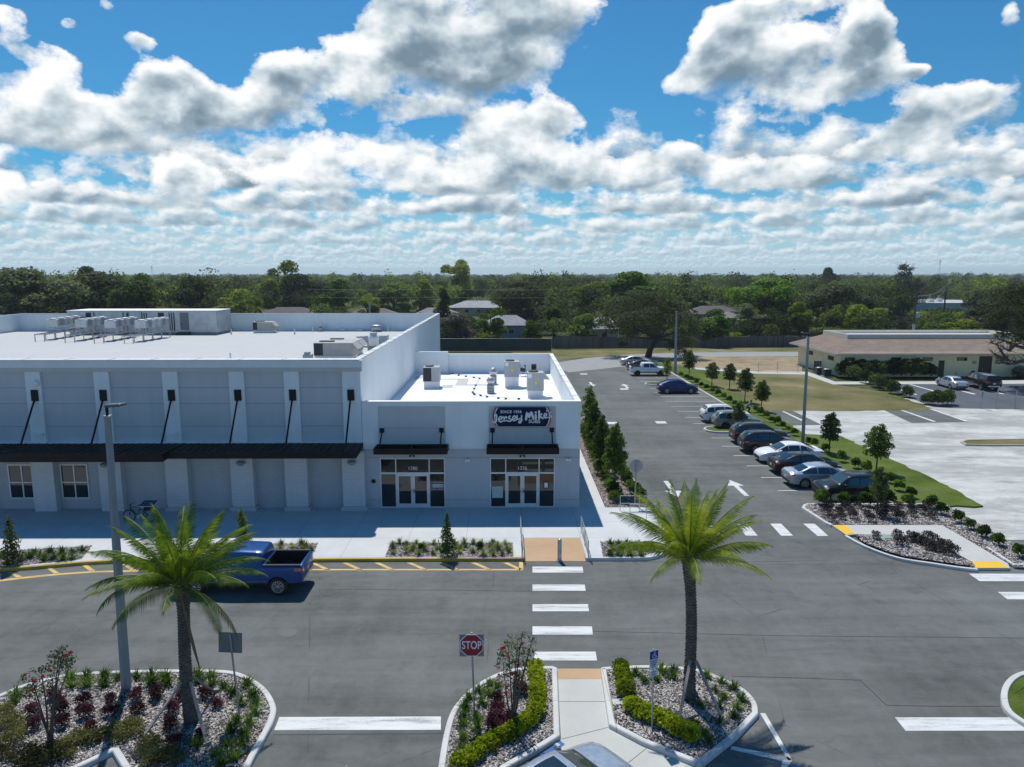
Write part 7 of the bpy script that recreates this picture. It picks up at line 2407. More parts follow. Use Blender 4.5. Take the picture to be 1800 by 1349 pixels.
# -- small plants: one of each kind, then copies
PP = {}
def proto_plant(kind):
    if kind in PP:
        return PP[kind]
    rs = np.random.RandomState(len(PP) + 31)
    if kind in ('tuft', 'pale'):
        n = 84
        a = rs.uniform(0, 2 * PI, n); el = rs.uniform(0.35, 1.45, n); L = rs.uniform(0.22, 0.42, n)
        d = np.stack([np.cos(a) * np.cos(el), np.sin(a) * np.cos(el), np.sin(el)], 1)
        s = np.stack([-np.sin(a), np.cos(a), np.zeros(n)], 1) * 0.011
        r0 = np.stack([rs.normal(0, 0.025, n), rs.normal(0, 0.025, n), np.zeros(n)], 1)
        m_ = r0 + d * L[:, None] * 0.6
        tp = r0 + d * L[:, None] * np.array([1.05, 1.05, 0.88])
        q1 = np.stack([r0 - s, r0 + s, m_ + s, m_ - s], 1)
        q2 = np.stack([m_ - s, m_ + s, tp + s * 0.2, tp - s * 0.2], 1)
        o = arr_mesh('grass_tuft', np.concatenate([q1, q2]), LEAF[kind])
    else:
        spec = {'purple': (850, 0.031, [(0, 0, .24, .26, .26, .22), (.12, .08, .20, .18, .18, .18), (-.13, -.05, .22, .18, .18, .2), (.02, -.12, .3, .15, .15, .16)]),
                'duskp': (520, 0.042, [(0, 0, .30, .34, .34, .30), (.2, .1, .3, .2, .2, .26), (-.2, -.06, .28, .22, .22, .26), (.05, -.18, .4, .16, .16, .22)]),
                'olive': (1300, 0.037, [(0, 0, .22, .5, .42, .24), (.35, .1, .2, .32, .3, .2), (-.36, -.1, .2, .34, .32, .22), (.1, -.3, .25, .28, .28, .22)]),
                'shrub': (420, 0.085, [(0, 0, .42, .36, .36, .40), (.16, .1, .5, .24, .24, .3), (-.18, -.08, .45, .26, .26, .34), (.02, -.16, .62, .2, .2, .24)]),
                'hedge': (520, 0.07, [(0, 0, .42, .42, .42, .40), (.2, .1, .45, .3, .3, .32), (-.2, -.1, .45, .3, .3, .34)]),
                'bush': (1500, 0.13, [(0, 0, 1.0, 1.15, 1.0, 1.0), (.7, .2, 1.1, .8, .8, .9), (-.7, -.1, 1.0, .85, .8, .9), (.1, -.3, 1.6, .7, .7, .6)])}[kind]
        q = leaf_quads(rs, spec[2], spec[0], spec[1], low=-0.6, hollow=0.25)
        q[:, :, 2] = np.maximum(q[:, :, 2], 0.0)
        leaf = {'purple': 'purple', 'duskp': 'duskp', 'olive': 'olive', 'shrub': 'shrub', 'hedge': 'mid', 'bush': 'dark'}[kind]
        o = arr_mesh({'purple': 'purple_shrub', 'duskp': 'dusky_shrub', 'olive': 'low_shrub', 'shrub': 'leafy_shrub', 'hedge': 'hedge_shrub', 'bush': 'bush'}[kind], q, LEAF[leaf])
    o['_used'] = 0
    PP[kind] = o
    return o
def plant(kind, x, y, z, label, group, s=1.0, sz=None, cat=None):
    o = proto_plant(kind)
    if o['_used']:
        c = o.copy(); COL.objects.link(c)
    else:
        c = o
        o['_used'] = 1
    c.location = (x, y, z)
    k = s * rnd.uniform(0.85, 1.15)
    c.scale = (k, k, (sz or k) * rnd.uniform(0.9, 1.1))
    c.rotation_euler = (0, 0, rnd.uniform(0, 2 * PI))
    tag(c, label, cat or ('grass tuft' if kind in ('tuft', 'pale') else 'shrub'), group)
    if '_used' in c.keys() and c is not o:
        del c['_used']
    return c
def plants(kind, pts, z, label, group, s=1.0):
    for p in pts:
        x, y = G(p[0], p[1] + 3, z)
        plant(kind, x, y, z, label, group, s)
z6 = lambda L: [(a / 3.6, 1060 + c / 3.6) for a, c in L]
z7 = lambda L: [(750 + a / 3.0, 1060 + c / 3.0) for a, c in L]
z4 = lambda L: [(a / 3.967, 780 + c / 3.967) for a, c in L]
z4b = lambda L: [(1000 + a / 4.286, 760 + c / 4.286) for a, c in L]
plants('tuft', z6([(555, 470), (555, 520), (660, 465), (660, 520), (745, 475), (865, 470), (960, 465), (958, 505), (1048, 468), (1060, 510), (1160, 500), (1245, 465), (1255, 500), (1335, 462), (1340, 510), (1420, 530), (1475, 565), (1560, 520), (1605, 580), (1520, 640), (1620, 640), (1615, 690), (1500, 745), (1580, 765), (1460, 810), (1545, 840), (440, 480), (455, 525), (105, 580), (95, 625), (1380, 960), (1440, 900), (1480, 990), (1400, 1020), (1530, 900), (1250, 900)]),
       0.1, 'green grassy tuft in the large left island', 'grassy tufts in the large left island', 1.15)
plants('purple', z6([(700, 620), (700, 705), (860, 605), (875, 690), (990, 600), (1150, 595), (1300, 590), (1375, 650), (1090, 685), (1075, 790), (1100, 890), (1265, 845), (535, 640), (540, 715), (570, 800), (375, 640), (385, 700), (395, 775), (210, 705), (220, 785), (345, 600)]),
       0.1, 'dark purple shrub in the large left island', 'purple shrubs in the large left island', 0.84)
plants('olive', z6([(60, 790), (60, 880), (20, 960), (850, 800), (740, 840), (600, 850), (500, 890), (400, 950), (930, 920), (990, 990), (150, 960), (1060, 1000), (10, 720), (290, 990), (200, 1030)]),
       0.1, 'low brownish green shrub at the bottom of the large left island', 'brownish shrubs in the large left island', 0.75)
plants('tuft', z7([(330, 425), (370, 440), (275, 460), (330, 485), (225, 500), (290, 530), (205, 550), (195, 590), (265, 605), (185, 645), (268, 660), (190, 715), (270, 718), (185, 770), (165, 830)]), 0.1, 'green grassy tuft in the stop sign island', 'grassy tufts in the stop sign island', 1.0)
plants('purple', z7([(375, 530), (372, 585), (365, 630), (355, 675), (440, 630), (495, 475)]), 0.1, 'dark purple shrub in the stop sign island', 'purple shrubs in the stop sign island', 1.05)
plants('tuft', z7([(1105, 372), (1150, 410), (1210, 405), (1240, 362), (1305, 352), (1300, 395), (1475, 388), (1555, 418), (1620, 452), (1520, 458), (1565, 498), (1660, 512), (1545, 545), (1640, 555), (1620, 595), (1555, 625), (1470, 690), (1490, 730), (1420, 640), (1440, 540)]), 0.1, 'green grassy tuft in the right palm island', 'grassy tufts in the right palm island', 1.0)
plants('tuft', z4([(210, 790), (285, 785), (350, 750), (375, 795), (435, 755), (440, 800), (505, 795), (505, 755), (575, 738), (10, 790), (140, 810), (60, 835), (240, 760), (310, 805)]), 0.156, 'green grassy tuft in the plaza bed at the far left', 'grassy tufts in the far left plaza bed', 1.15)
plants('tuft', z4b([(315, 835), (375, 840), (440, 835), (525, 840), (620, 840), (330, 875), (395, 875), (490, 860), (580, 870), (310, 915), (375, 910), (460, 915), (540, 915)]), 0.156, 'dark green grassy tuft in the rounded bed by the handrail', 'grassy tufts in the rounded plaza bed', 1.15)
for poly, n, lab, gr, av in ((BED_A, 44, 'pale green grassy tuft in the plaza bed beside the ramp', 'pale tufts in the plaza bed beside the ramp', [(*G(787, 978), 0.5)]), (BED_B, 34, 'pale green grassy tuft in the plaza bed behind the pickup', 'pale tufts in the plaza bed behind the pickup', [])):
    for (x, y) in scatter(offset_path(poly, 0.15 if area(poly) > 0 else -0.15, True), n, 0.42, av):
        plant('pale', x, y, 0.156, lab, gr, 0.95)
for p in ((741, 969), (843, 966)):
    x, y = G(*p, 0.156); plant('shrub', x, y, 0.156, 'small yellow green shrub %s in the plaza bed beside the ramp' % ('left of the spire shrub' if p[0] < 787 else 'right of the spire shrub'), 'yellow green shrubs by the spire shrub', 0.5)
# spire shrubs
def spire(base, top, label, w=0.8):
    x, y = G(base[0], base[1], 0.156)
    h = FY(top[0], top[1], y)[1] - 0.156
    t = thing('spire_shrub', label, 'shrub', (x, y, 0.156), group='spire shaped shrubs in the plaza beds')
    rs = np.random.RandomState(int(base[0]))
    L = []
    for i in range(16):
        f = i / 15
        k = (1 - f) ** 0.75 * (0.75 + 0.35 * rs.rand())
        a = rs.uniform(0, 2 * PI)
        L.append((0.12 * k * math.cos(a), 0.12 * k * math.sin(a), h * (0.10 + 0.86 * f), w * 0.5 * k + 0.06, w * 0.5 * k + 0.06, h * 0.07))
    arr_mesh('crown', leaf_quads(rs, L, 1500, 0.055, hollow=0.3), LEAF['dark' if base[0] < 100 else 'mid'], t)
    b = MB(); b.path([(x, y, 0.12), (x, y, 0.156 + h * 0.9)], [0.035, 0.008], 6); b.build('stem', M_BARK, t)
spire((23, 993), (21, 908), 'dark green spire shaped shrub in the plaza bed at the far left', 0.95)
spire((428, 968), (428, 892), 'spire shaped shrub behind the left palm and the blue pickup', 0.9)
spire((787, 979), (786, 900), 'tall narrow spire shaped shrub in the plaza bed beside the ramp', 0.78)
# lime hedges
def hedge(path, w, h, n, label, seed, leaf='lime', name='hedge', size=0.05):
    P = [G(a, c, 0.1) for a, c in path]
    P = smooth_path(P, 8)
    rs = np.random.RandomState(seed)
    x0, y0 = P[0]
    L = []
    for (x, y) in P:
        L.append((x - x0 + rs.normal(0, 0.03), y - y0 + rs.normal(0, 0.03), h * 0.5 + rs.normal(0, 0.015), w * 0.52 * rs.uniform(0.85, 1.12), w * 0.52 * rs.uniform(0.85, 1.12), h * 0.52 * rs.uniform(0.9, 1.1)))
    q = leaf_quads(rs, L, n, size, low=-0.5, hollow=0.5)
    q[:, :, 2] = np.maximum(q[:, :, 2], 0.0)
    o = arr_mesh(name, q, LEAF[leaf])
    o.location = (x0, y0, 0.1)
    return tag(o, label, 'hedge')
hedge(z7([(572, 360), (578, 430), (580, 500), (578, 580), (530, 650), (430, 710), (300, 785), (170, 880)]), 0.55, 0.42, 9500, 'lime green clipped hedge bent round the stop sign island', 5)
hedge(z7([(1025, 360), (1040, 430), (1055, 500)]), 0.55, 0.42, 3400, 'short lime green hedge at the top left of the right palm island', 6)
hedge(z7([(1075, 570), (1170, 615), (1280, 665), (1390, 725)]), 0.60, 0.46, 6200, 'long lime green hedge in front of the accessible parking sign', 7)
# crape myrtles
M_FLOWER = leaf_mat('red_blossom', [(0.30, 0.01, 0.03), (0.50, 0.03, 0.07), (0.62, 0.08, 0.13)], 0.3, 0.7, tcol=(1.2, 0.8, 0.8))
def myrtle(base, stems, blobs, flowers, label, seed, leaf):
    x, y = G(base[0], base[1], 0.1)
    t = thing('flowering_tree', label, 'tree', (x, y, 0.1))
    rr = random.Random(seed); rs = np.random.RandomState(seed)
    pxp = lambda a, c, dy=0: (FY(a, c, y + dy)[0], y + dy, FY(a, c, y + dy)[1])
    b = MB()
    for (a, c) in stems:
        e = pxp(a, c, rr.uniform(-0.3, 0.3)); s0 = (x + rr.uniform(-.08, .08), y + rr.uniform(-.06, .06), 0.08)
        m_ = ((s0[0] * 0.6 + e[0] * 0.4) + rr.uniform(-.05, .05), (s0[1] + e[1]) / 2, (s0[2] + e[2]) / 2)
        b.path([s0, m_, e], [0.032, 0.024, 0.008], 6)
        for k in range(6):
            f = rr.uniform(0.4, 0.95)
            p = Vector(m_).lerp(Vector(e), max(0, f * 2 - 1)) if f > .5 else Vector(s0).lerp(Vector(m_), f * 2)
            q = p + Vector((rr.uniform(-.3, .3), rr.uniform(-.3, .3), rr.uniform(.1, .4)))
            b.path([tuple(p), tuple(q)], [0.010, 0.004], 4, cap=False)
    b.build('stem', M_BARK, t)
    L = []
    for (a, c, w) in blobs:
        p = pxp(a, c, rr.uniform(-.35, .35)); r = w * y / F_PX
        L.append((p[0] - x, p[1] - y, p[2] - 0.1, r, r, r))
    arr_mesh('foliage', leaf_quads(rs, L, 13 * sum(int(q[2]) for q in blobs) // 2, 0.034, hollow=0.1), LEAF[leaf], t)
    L = []
    for (a, c) in flowers:
        p = pxp(a, c, rr.uniform(-.4, 0.0)); L.append((p[0] - x, p[1] - y, p[2] - 0.1, 0.055, 0.055, 0.065))
    arr_mesh('blossom', leaf_quads(rs, L, 60 * len(flowers), 0.022, hollow=0.1), M_FLOWER, t)
A_ = z6([(400, 290), (370, 340), (455, 360), (330, 470), (260, 430), (200, 470), (210, 560)])
myrtle((89, 1306), A_, [(a / 3.6, 1060 + c / 3.6, w / 3.6) for a, c, w in [(395, 300, 40), (350, 345, 50), (400, 365, 60), (450, 360, 45), (420, 415, 55), (330, 420, 55), (330, 480, 45), (265, 430, 35), (200, 440, 30), (140, 490, 28), (215, 520, 55), (215, 580, 60), (330, 540, 40), (180, 560, 40), (150, 470, 22), (260, 560, 40)]],
       z6([(445, 316), (410, 336), (323, 432), (272, 468), (210, 552), (190, 592), (340, 580), (218, 496), (155, 460), (350, 540)]), 'slender red flowering tree in the large left island', 41, 'grey')
B_ = z7([(505, 155), (480, 200), (560, 180), (540, 260), (430, 220), (400, 290), (480, 330)])
myrtle((897, 1278), B_, [(750 + a / 3, 1060 + c / 3, w / 3) for a, c, w in [(505, 165, 22), (490, 200, 36), (555, 200, 30), (430, 230, 40), (470, 260, 50), (530, 270, 45), (400, 290, 40), (450, 320, 46), (510, 330, 44), (560, 260, 28), (380, 320, 26), (420, 370, 36), (480, 390, 36), (395, 260, 30), (500, 420, 26), (440, 180, 18)]],
       z7([(410, 238), (425, 270), (430, 285), (502, 218), (395, 243), (483, 332), (425, 383), (470, 435), (421, 445), (378, 343), (560, 315), (448, 375), (380, 383), (484, 410), (413, 480)]), 'slender red flowering tree beside the stop sign', 43, 'grey')
b = MB(); x, y = G(1088, 1235.5, 0.1); b.cbox(x - 0.22, x + 0.22, y - 0.16, y + 0.16, 0.1, 0.15, 0.01)
tag(b.build('utility_box_lid', M_PATH), 'grey concrete box lid in the bark of the right palm island', 'box lid')
b = MB(); x, y = G(1558, 945, 0.12); b.cbox(x - 0.45, x + 0.45, y - 0.3, y + 0.3, 0.12, 0.18, 0.01)
tag(b.build('utility_box_lid', mat('green_plastic_lid', (0.25, 0.33, 0.28), 0.6)), 'pale green box lid in the curved bed below the path', 'box lid')

# -- bed along the shop side: four dense trees and two rows of shrubs
def dense_tree(base, top, wpx, label, leaf, group, trunk=0.18, name='small_tree', n=2600, prof=None, zb=0.1):
    x, y = G(base[0], base[1], zb)
    h = FY(top[0], top[1], y)[1] - zb
    w = wpx * y / F_PX * 1.02
    t = thing(name, label, 'tree', (x, y, zb), group=group)
    rs = np.random.RandomState(int(base[0]) + int(base[1]))
    L = []
    for i in range(14):
        f = i / 13
        k = prof(f) if prof else 1.3 * math.sqrt(max(0.06, 1 - ((f - 0.34) / 0.69) ** 2))
        a = i * 2.4
        k *= 0.80
        rr_ = max(0.10, w * 0.5 * k * 0.62)
        L.append((w * 0.5 * k * 0.36 * math.cos(a), w * 0.5 * k * 0.36 * math.sin(a), h * (trunk + (0.97 - trunk) * f), rr_, rr_, h * 0.085))
    arr_mesh('crown', leaf_quads(rs, L, n, 0.085 if w > 1.3 else 0.07, out=0.8, hollow=0.35), LEAF[leaf], t)
    b = MB(); b.path([(x, y, zb - 0.05), (x + 0.02, y, zb + h * 0.5), (x, y, zb + h * 0.9)], [0.06, 0.045, 0.01], 7); b.build('trunk', M_BARK, t)
    return t
G4 = 'dense pointed trees beside the shop'
dense_tree((1035, 772), (1035, 681), 35, 'farthest of the dense pointed trees beside the shop', 'mid', G4, 0.26)
dense_tree((1044, 800), (1044, 710), 36, 'second farthest of the dense pointed trees beside the shop', 'mid', G4, 0.26)
dense_tree((1056, 830), (1054, 734), 40, 'second nearest of the dense pointed trees beside the shop', 'mid', G4, 0.29)
dense_tree((1080, 868), (1079, 750), 48, 'nearest and largest of the dense pointed trees beside the shop', 'mid', G4, 0.33, n=3400)
for i in range(17):
    plant('hedge', 6.75 + rnd.uniform(-.1, .1), 42.3 + i * 1.25, 0.11, 'clipped green shrub in the row nearest the shop side wall', 'shrubs in the row nearest the shop side wall', 1.0)
for i in range(18):
    plant('hedge', 8.2 + rnd.uniform(-.08, .08), 42.6 + i * 1.2, 0.11, 'clipped green shrub in the row along the side drive kerb', 'shrubs in the row along the side drive kerb', 0.95)
# -- right-hand side
lol = lambda f: 1.3 * math.sqrt(max(0.06, 1 - ((f - 0.42) / 0.64) ** 2))
GL = 'young lollipop trees on the turf strip'
for base, top, w, lab, leaf in (((1251, 679), (1251, 639), 28, 'leftmost young ball headed tree on the turf strip, before the lawn', 'olive'), ((1282, 683), (1282, 641), 27, 'second young ball headed tree from the left on the turf strip', 'olive'),
                                ((1309, 706), (1309, 650), 34, 'young ball headed tree right above the crouching person', 'mid'), ((1338, 722), (1338, 671), 30, 'young ball headed tree at the edge of the worn lot', 'mid'),
                                ((1457, 797), (1457, 729), 37, 'young ball headed tree right of the tall lamp post', 'dark'), ((1540, 830), (1541, 750), 54, 'largest young tree on the turf strip, ragged pointed crown', 'mid'),
                                ((1541, 905), (1541, 824), 38, 'thin dark young tree in front of the black hatchback', 'dark'), ((1297, 757), (1297, 707), 26, 'thin dark young tree before the sage green car', 'dark'),
                                ((1172, 673), (1172, 631), 20, 'thin lime young tree before the white pickup', 'yellow'), ((1211, 664), (1211, 618), 26, 'dark young tree just right of the rear lamp post', 'dark')):
    dense_tree(base, top, w, lab, leaf, GL, 0.36, n=1100 if w < 41 and base[0] in (1541, 1297, 1172) else 3000, prof=lol, name='young_tree')
HB = [(1197, 660), (1206, 664), (1215, 668.5), (1224, 673), (1233, 678), (1242, 683), (1252, 688), (1262, 693.5), (1272, 699), (1282, 705), (1292, 711), (1303, 717), (1328, 722), (1336, 727), (1347, 732), (1356, 740), (1366, 744), (1376, 751), (1386, 757), (1396, 763), (1422, 780), (1431, 783), (1451, 792), (1479, 809), (1504, 820), (1522, 828), (1562, 846), (1580, 860), (1601, 872), (1637, 891), (1655, 902), (1683, 917), (1704, 928), (1728, 942), (1753, 956), (1790, 977)]
for p in HB:
    x, y = G(p[0], p[1] + 3, 0.1)
    plant('shrub', x, y, 0.1, 'leafy green shrub in the row along the turf strip', 'shrubs in the row along the turf strip', 0.85 if p[1] > 740 else 0.85)
for p in ((1443, 885), (1482, 886.5), (1520, 887.7), (1558, 887.7), (1595.5, 887.7)):
    x, y = G(p[0], p[1] + 2, 0.12)
    plant('shrub', x, y, 0.12, 'bright leafy shrub in the row in front of the black hatchback', 'shrubs in front of the black hatchback', 1.15)
for (x, y) in scatter(px((1440, 895), (1500, 893), (1630, 894), (1640, 912), (1600, 918), (1460, 917), z=0.12), 24, 0.75):
    plant('duskp', x, y, 0.12, 'dusky purple shrub in the bed by the black hatchback', 'dusky shrubs in the bed by the black hatchback', 0.85)
for p in [(1540, 944), (1577, 943), (1584, 955), (1603, 947), (1612, 950), (1622, 954), (1630, 943), (1640, 948), (1632, 962), (1640, 964), (1655, 957), (1662, 964), (1672, 972), (1650, 967)]:
    x, y = G(p[0], p[1] + 4, 0.12)
    plant('duskp', x, y, 0.12, 'dusky purple shrub in the curved bed below the path', 'dusky shrubs in the curved bed below the path', 0.9)
for p, s in (((1487, 664), 1.15), ((1512, 664.5), 1.2), ((1540, 664), 1.15), ((1566, 664), 1.1), ((1590, 664), 1.2), ((1614, 663.5), 1.2), ((1634, 664), 0.95)):
    x, y = G(*p); plant('bush', x, y, 0.0, 'dark overgrown bush against the yellow wall', 'dark bushes against the yellow wall', s * 0.98)
for p, s in (((1500, 668), .8), ((1521, 674), .75), ((1538, 680), .8), ((1553, 685), .75), ((1570, 692), .8), ((1595, 699), .7)):
    x, y = G(*p); plant('bush', x, y, 0.0, 'green bush in the row between the lawn and the small parking lot', 'bushes between the lawn and the small lot', s)
for p, s in (((1630, 711), .7), ((1647, 713), .75), ((1663, 712), .75)):
    x, y = G(*p); plant('bush', x, y, 0.0, 'clipped dark bush at the near corner of the small parking lot', 'bushes at the corner of the small lot', s)
for p, lab in (((1676, 662), 'round dark potted bush left of the pale bench'), ((1706, 662), 'round dark potted bush right of the pale bench')):
    x, y = G(*p); plant('bush', x, y, 0.0, lab, None, 0.42)

# ------------------------------------------------------------------ lamps, signs, rails, poles
M_CONCP = concrete_mat('pole_concrete', (0.30, 0.315, 0.325), 0.12, None, 0.3)
def lamp(base, top, label, wb, wt, side, m, sq=True, z0=0.1):
    x, y = G(base[0], base[1], z0)
    tx, tz = FY(top[0], top[1], y)
    t = thing('light_pole', label, 'light pole', (x, y, z0), group='tall light poles of the parking lot')
    b = MB()
    n = 4 if sq else 12
    pts = [(x, y, z0 - 0.05), ((x + tx) / 2, y, (tz + z0) / 2), (tx, y, tz)]
    vs = []
    for (p, w) in zip(pts, (wb, (wb + wt) / 2, wt)):
        c = w * 0.18
        h = w / 2
        for dx, dy in ((-h + c, -h), (h - c, -h), (h, -h + c), (h, h - c), (h - c, h), (-h + c, h), (-h, h - c), (-h, -h + c)):
            vs.append((p[0] + dx * 0.92 + dy * 0.38, p[1] + dy * 0.92 - dx * 0.38, p[2]))
    fs = [tuple(range(7, -1, -1)), tuple(range(16, 24))]
    for a in (0, 8):
        for i in range(8):
            fs.append((a + i, a + (i + 1) % 8, a + 8 + (i + 1) % 8, a + 8 + i))
    b.add(vs, fs, False)
    b.build('pole', m, t)
    b = MB(); b.cbox(tx - wt * 0.62, tx + wt * 0.62, y - wt * 0.62, y + wt * 0.62, tz, tz + 0.05, 0.01); b.build('pole_cap', M_GALV, t)
    b = MB()
    b.tube((tx, y, tz + 0.04), (tx, y, tz + 0.36), 0.045, n=8)
    b.path([(tx, y, tz + 0.32), (tx + side * 0.14, y - 0.05, tz + 0.36)], 0.04, 8)
    b.build('arm', M_BLACK, t)
    b = MB()
    s0 = len(b.v)
    b.cbox(0.08, 0.68, -0.16, 0.16, -0.035, 0.045, 0.02)
    b.xf(Matrix.Translation((tx, y - 0.05, tz + 0.37)) @ Matrix.Rotation(R(-14) if side > 0 else R(194), 4, 'Z') @ Matrix.Rotation(R(-6), 4, 'Y'), s0)
    h = b.build('lamp_head', mat('lamp_grey', (0.13, 0.135, 0.14), 0.5, 0.3), t)
    b = MB(); s0 = len(b.v); b.box(0.12, 0.62, -0.13, 0.13, -0.05, -0.037)
    b.xf(Matrix.Translation((tx, y - 0.05, tz + 0.37)) @ Matrix.Rotation(R(-14) if side > 0 else R(194), 4, 'Z') @ Matrix.Rotation(R(-6), 4, 'Y'), s0)
    b.build('lens', M_DARK, h)
lamp((222, 1211), (189, 733), 'near tall concrete light pole in the large left island', 0.275, 0.168, 1, M_CONCP)
lamp((1411, 779), (1421, 594), 'tall light pole in the turf strip behind the parked cars', 0.29, 0.19, -1, M_CONCP)
lamp((1187, 657), (1189, 548), 'farthest light pole beside the white pickup', 0.38, 0.25, -1, M_CONCP)

M_SIGNRED = mat('sign_red', (0.30, 0.008, 0.018), 0.4, 0, 0.05)
M_SIGNBK = mat('sign_back_grey', (0.20, 0.21, 0.22), 0.5, 0.3, 0.08)
M_POST = mat('sign_post_steel', (0.33, 0.35, 0.36), 0.45, 0.6, 0.12)
# stop sign
x, y = G(834, 1262, 0.1)
tx, tz = FY(829.2, 1133.2, y)
t = thing('stop_sign', 'red octagonal stop sign on a square grey plate in the middle island', 'stop sign', (x, y, 0.1))
b = MB(); b.tube((x, y, 0.05), (tx, y, tz + 0.40), 0.032, n=8); b.build('post', M_POST, t)
b = MB(); b.cbox(tx - 0.38, tx + 0.38, y - 0.052, y - 0.036, tz - 0.37, tz + 0.37, 0.003); b.build('back_plate', mat('bare_aluminium', (0.22, 0.23, 0.235), 0.45, 0.4, 0.1), t)
def octa(r): return [(tx + r * math.cos(PI / 8 + i * PI / 4), tz + r * math.sin(PI / 8 + i * PI / 4)) for i in range(8)]
b = MB(); b.plate(octa(0.395), y - 0.060, y - 0.053); b.build('white_border', M_LET, t)
b = MB(); b.plate(octa(0.368), y - 0.064, y - 0.0605); b.build('red_panel', M_SIGNRED, t)
o = text('lettering', 'STOP', 0.37, M_LET, t, (tx, y - 0.066, tz), ext=0.001, bold=0.006, sp=1.0)
o.scale = (0.70, 1.0, 1.0)
# back of a square sign
x, y = G(421, 1258, 0.1)
tx, tz = FY(404, 1131, y)
t = thing('square_sign', 'square traffic sign seen from its grey back at the edge of the left island', 'sign', (x, y, 0.1))
b = MB(); b.tube((x, y, 0.05), (tx + 0.02, y, tz + 0.25), 0.032, n=8); b.build('post', M_POST, t)
b = MB()
n0 = len(b.v); b.cbox(-0.37, 0.37, 0.036, 0.046, -0.34, 0.34, 0.004); b.xf(Matrix.Translation((tx, y, tz)) @ Matrix.Rotation(R(3), 4, 'Y'), n0)
b.build('panel', M_SIGNBK, t)
# accessible parking sign
x, y = G(1146, 1284, 0.1)
tx, tz = FY(1148, 1159, y)
Mx = Matrix.Translation((tx, y, tz)) @ Matrix.Rotation(R(24), 4, 'Z')
t = thing('accessible_parking_sign', 'blue and white accessible parking sign on a thin post in the right palm island', 'sign', (x, y, 0.1))
b = MB(); b.tube((x, y, 0.05), (tx, y, tz + 0.33), 0.028, n=8); b.build('post', M_POST, t)
def pl8(name, m, x0, x1, z0, z1, y0, y1):
    b = MB(); b.cbox(x0, x1, y0, y1, z0, z1, 0.002); b.xf(Mx); return b.build(name, m, t)
M_WSIGN = mat('sign_white', (0.62, 0.68, 0.74), 0.4, 0, 0.03)
M_SBLUE = mat('sign_blue', (0.012, 0.035, 0.30), 0.4, 0, 0.05)
pl8('white_panel', M_WSIGN, -0.155, 0.155, -0.30, 0.30, -0.042, -0.034)
pl8('blue_panel', M_SBLUE, -0.150, 0.150, 0.03, 0.295, -0.047, -0.0425)
pl8('lower_panel', M_WSIGN, -0.16, 0.16, -0.54, -0.34, -0.042, -0.034)
b = MB()
b.path([(0.02, -0.052, 0.255), (0.021, -0.052, 0.262)], 0.022, 8)
b.path([(0.012, -0.052, 0.225), (0.0, -0.052, 0.155), (0.055, -0.052, 0.150), (0.085, -0.052, 0.085), (0.108, -0.052, 0.092)], 0.010, 6)
b.path([(0.006, -0.052, 0.19), (0.05, -0.052, 0.188)], 0.008, 6)
b.path([(-0.012, -0.052, 0.185), (-0.05, -0.052, 0.155), (-0.062, -0.052, 0.11), (-0.03, -0.052, 0.07), (0.015, -0.052, 0.065), (0.05, -0.052, 0.09), (0.058, -0.052, 0.115)], 0.009, 6)
b.xf(Mx); b.build('wheelchair_symbol', M_LET, t)
for i, (s_, z_, sz_) in enumerate((('PARKING BY', -0.03, 0.055), ('DISABLED', -0.095, 0.055), ('PERMIT', -0.16, 0.055), ('ONLY', -0.225, 0.055), ('$250', -0.40, 0.07), ('FINE', -0.48, 0.07))):
    p = Mx @ Vector((0, -0.0445, z_))
    text('lettering', s_, sz_, mat('sign_ink', (0.02, 0.03, 0.10), 0.5), t, p, rot=(PI / 2, 0, R(24)), ext=0.001, bold=0.001)
# stop sign seen from the back
x, y = G(1115.5, 890, 0.1)
tx, tz = FY(1118.5, 819.5, y)
t = thing('stop_sign', 'octagonal sign seen from its pale back beside the side drive', 'stop sign', (x, y, 0.1))
b = MB(); b.tube((x, y, 0.05), (tx, y, tz + 0.42), 0.045, n=8); b.build('post', M_POST, t)
b = MB(); b.plate([(tx + 0.42 * math.cos(PI / 8 + i * PI / 4), tz + 0.42 * math.sin(PI / 8 + i * PI / 4)) for i in range(8)], y + 0.05, y + 0.06); b.build('panel', mat('pale_sign_back', (0.36, 0.38, 0.39), 0.45, 0.3, 0.08), t)
# bollard
x, y = G(983.5, 986, 0.02)
h = FY(981, 947.5, y)[1]
b = MB(); b.lathe([(0.105, 0.0), (0.105, h - 0.06), (0.085, h - 0.02), (0.04, h), (0.001, h + 0.005)], 16, 'Z', (x, y, 0.0)); b.lathe([(0.15, 0.0), (0.15, 0.02), (0.106, 0.021)], 16, 'Z', (x, y, 0.02))
tag(b.build('bollard', mat('bollard_steel', (0.40, 0.41, 0.42), 0.35, 0.7, 0.1)), 'round steel bollard in the middle of the tan ramp', 'bollard')
# handrails
M_RAIL = mat('rail_steel', (0.52, 0.54, 0.55), 0.35, 0.7, 0.08)
def rail(lab, P, zs, h=0.92, balusters=0):
    t = thing('handrail', lab, 'handrail', (P[0][0], P[0][1], zs[0]))
    V = [Vector((p[0], p[1], z)) for p, z in zip(P, zs)]
    for v in V:
        b = MB(); b.tube(v - Vector((0, 0, 0.05)), v + Vector((0, 0, h)), 0.022, n=7); b.build('post', M_RAIL, t)
    for k, hh in (('top_rail', h), ('lower_rail', h * 0.48)):
        b = MB(); b.path([v + Vector((0, 0, hh)) for v in V], 0.021, 7); b.build(k, M_RAIL, t)
    if balusters:
        b = MB()
        for a, c in zip(V, V[1:]):
            for i in range(1, balusters):
                q = a.lerp(c, i / balusters)
                b.tube(q + Vector((0, 0, h * 0.1)), q + Vector((0, 0, h)), 0.009, n=5)
        b.build('balusters', M_RAIL, t)
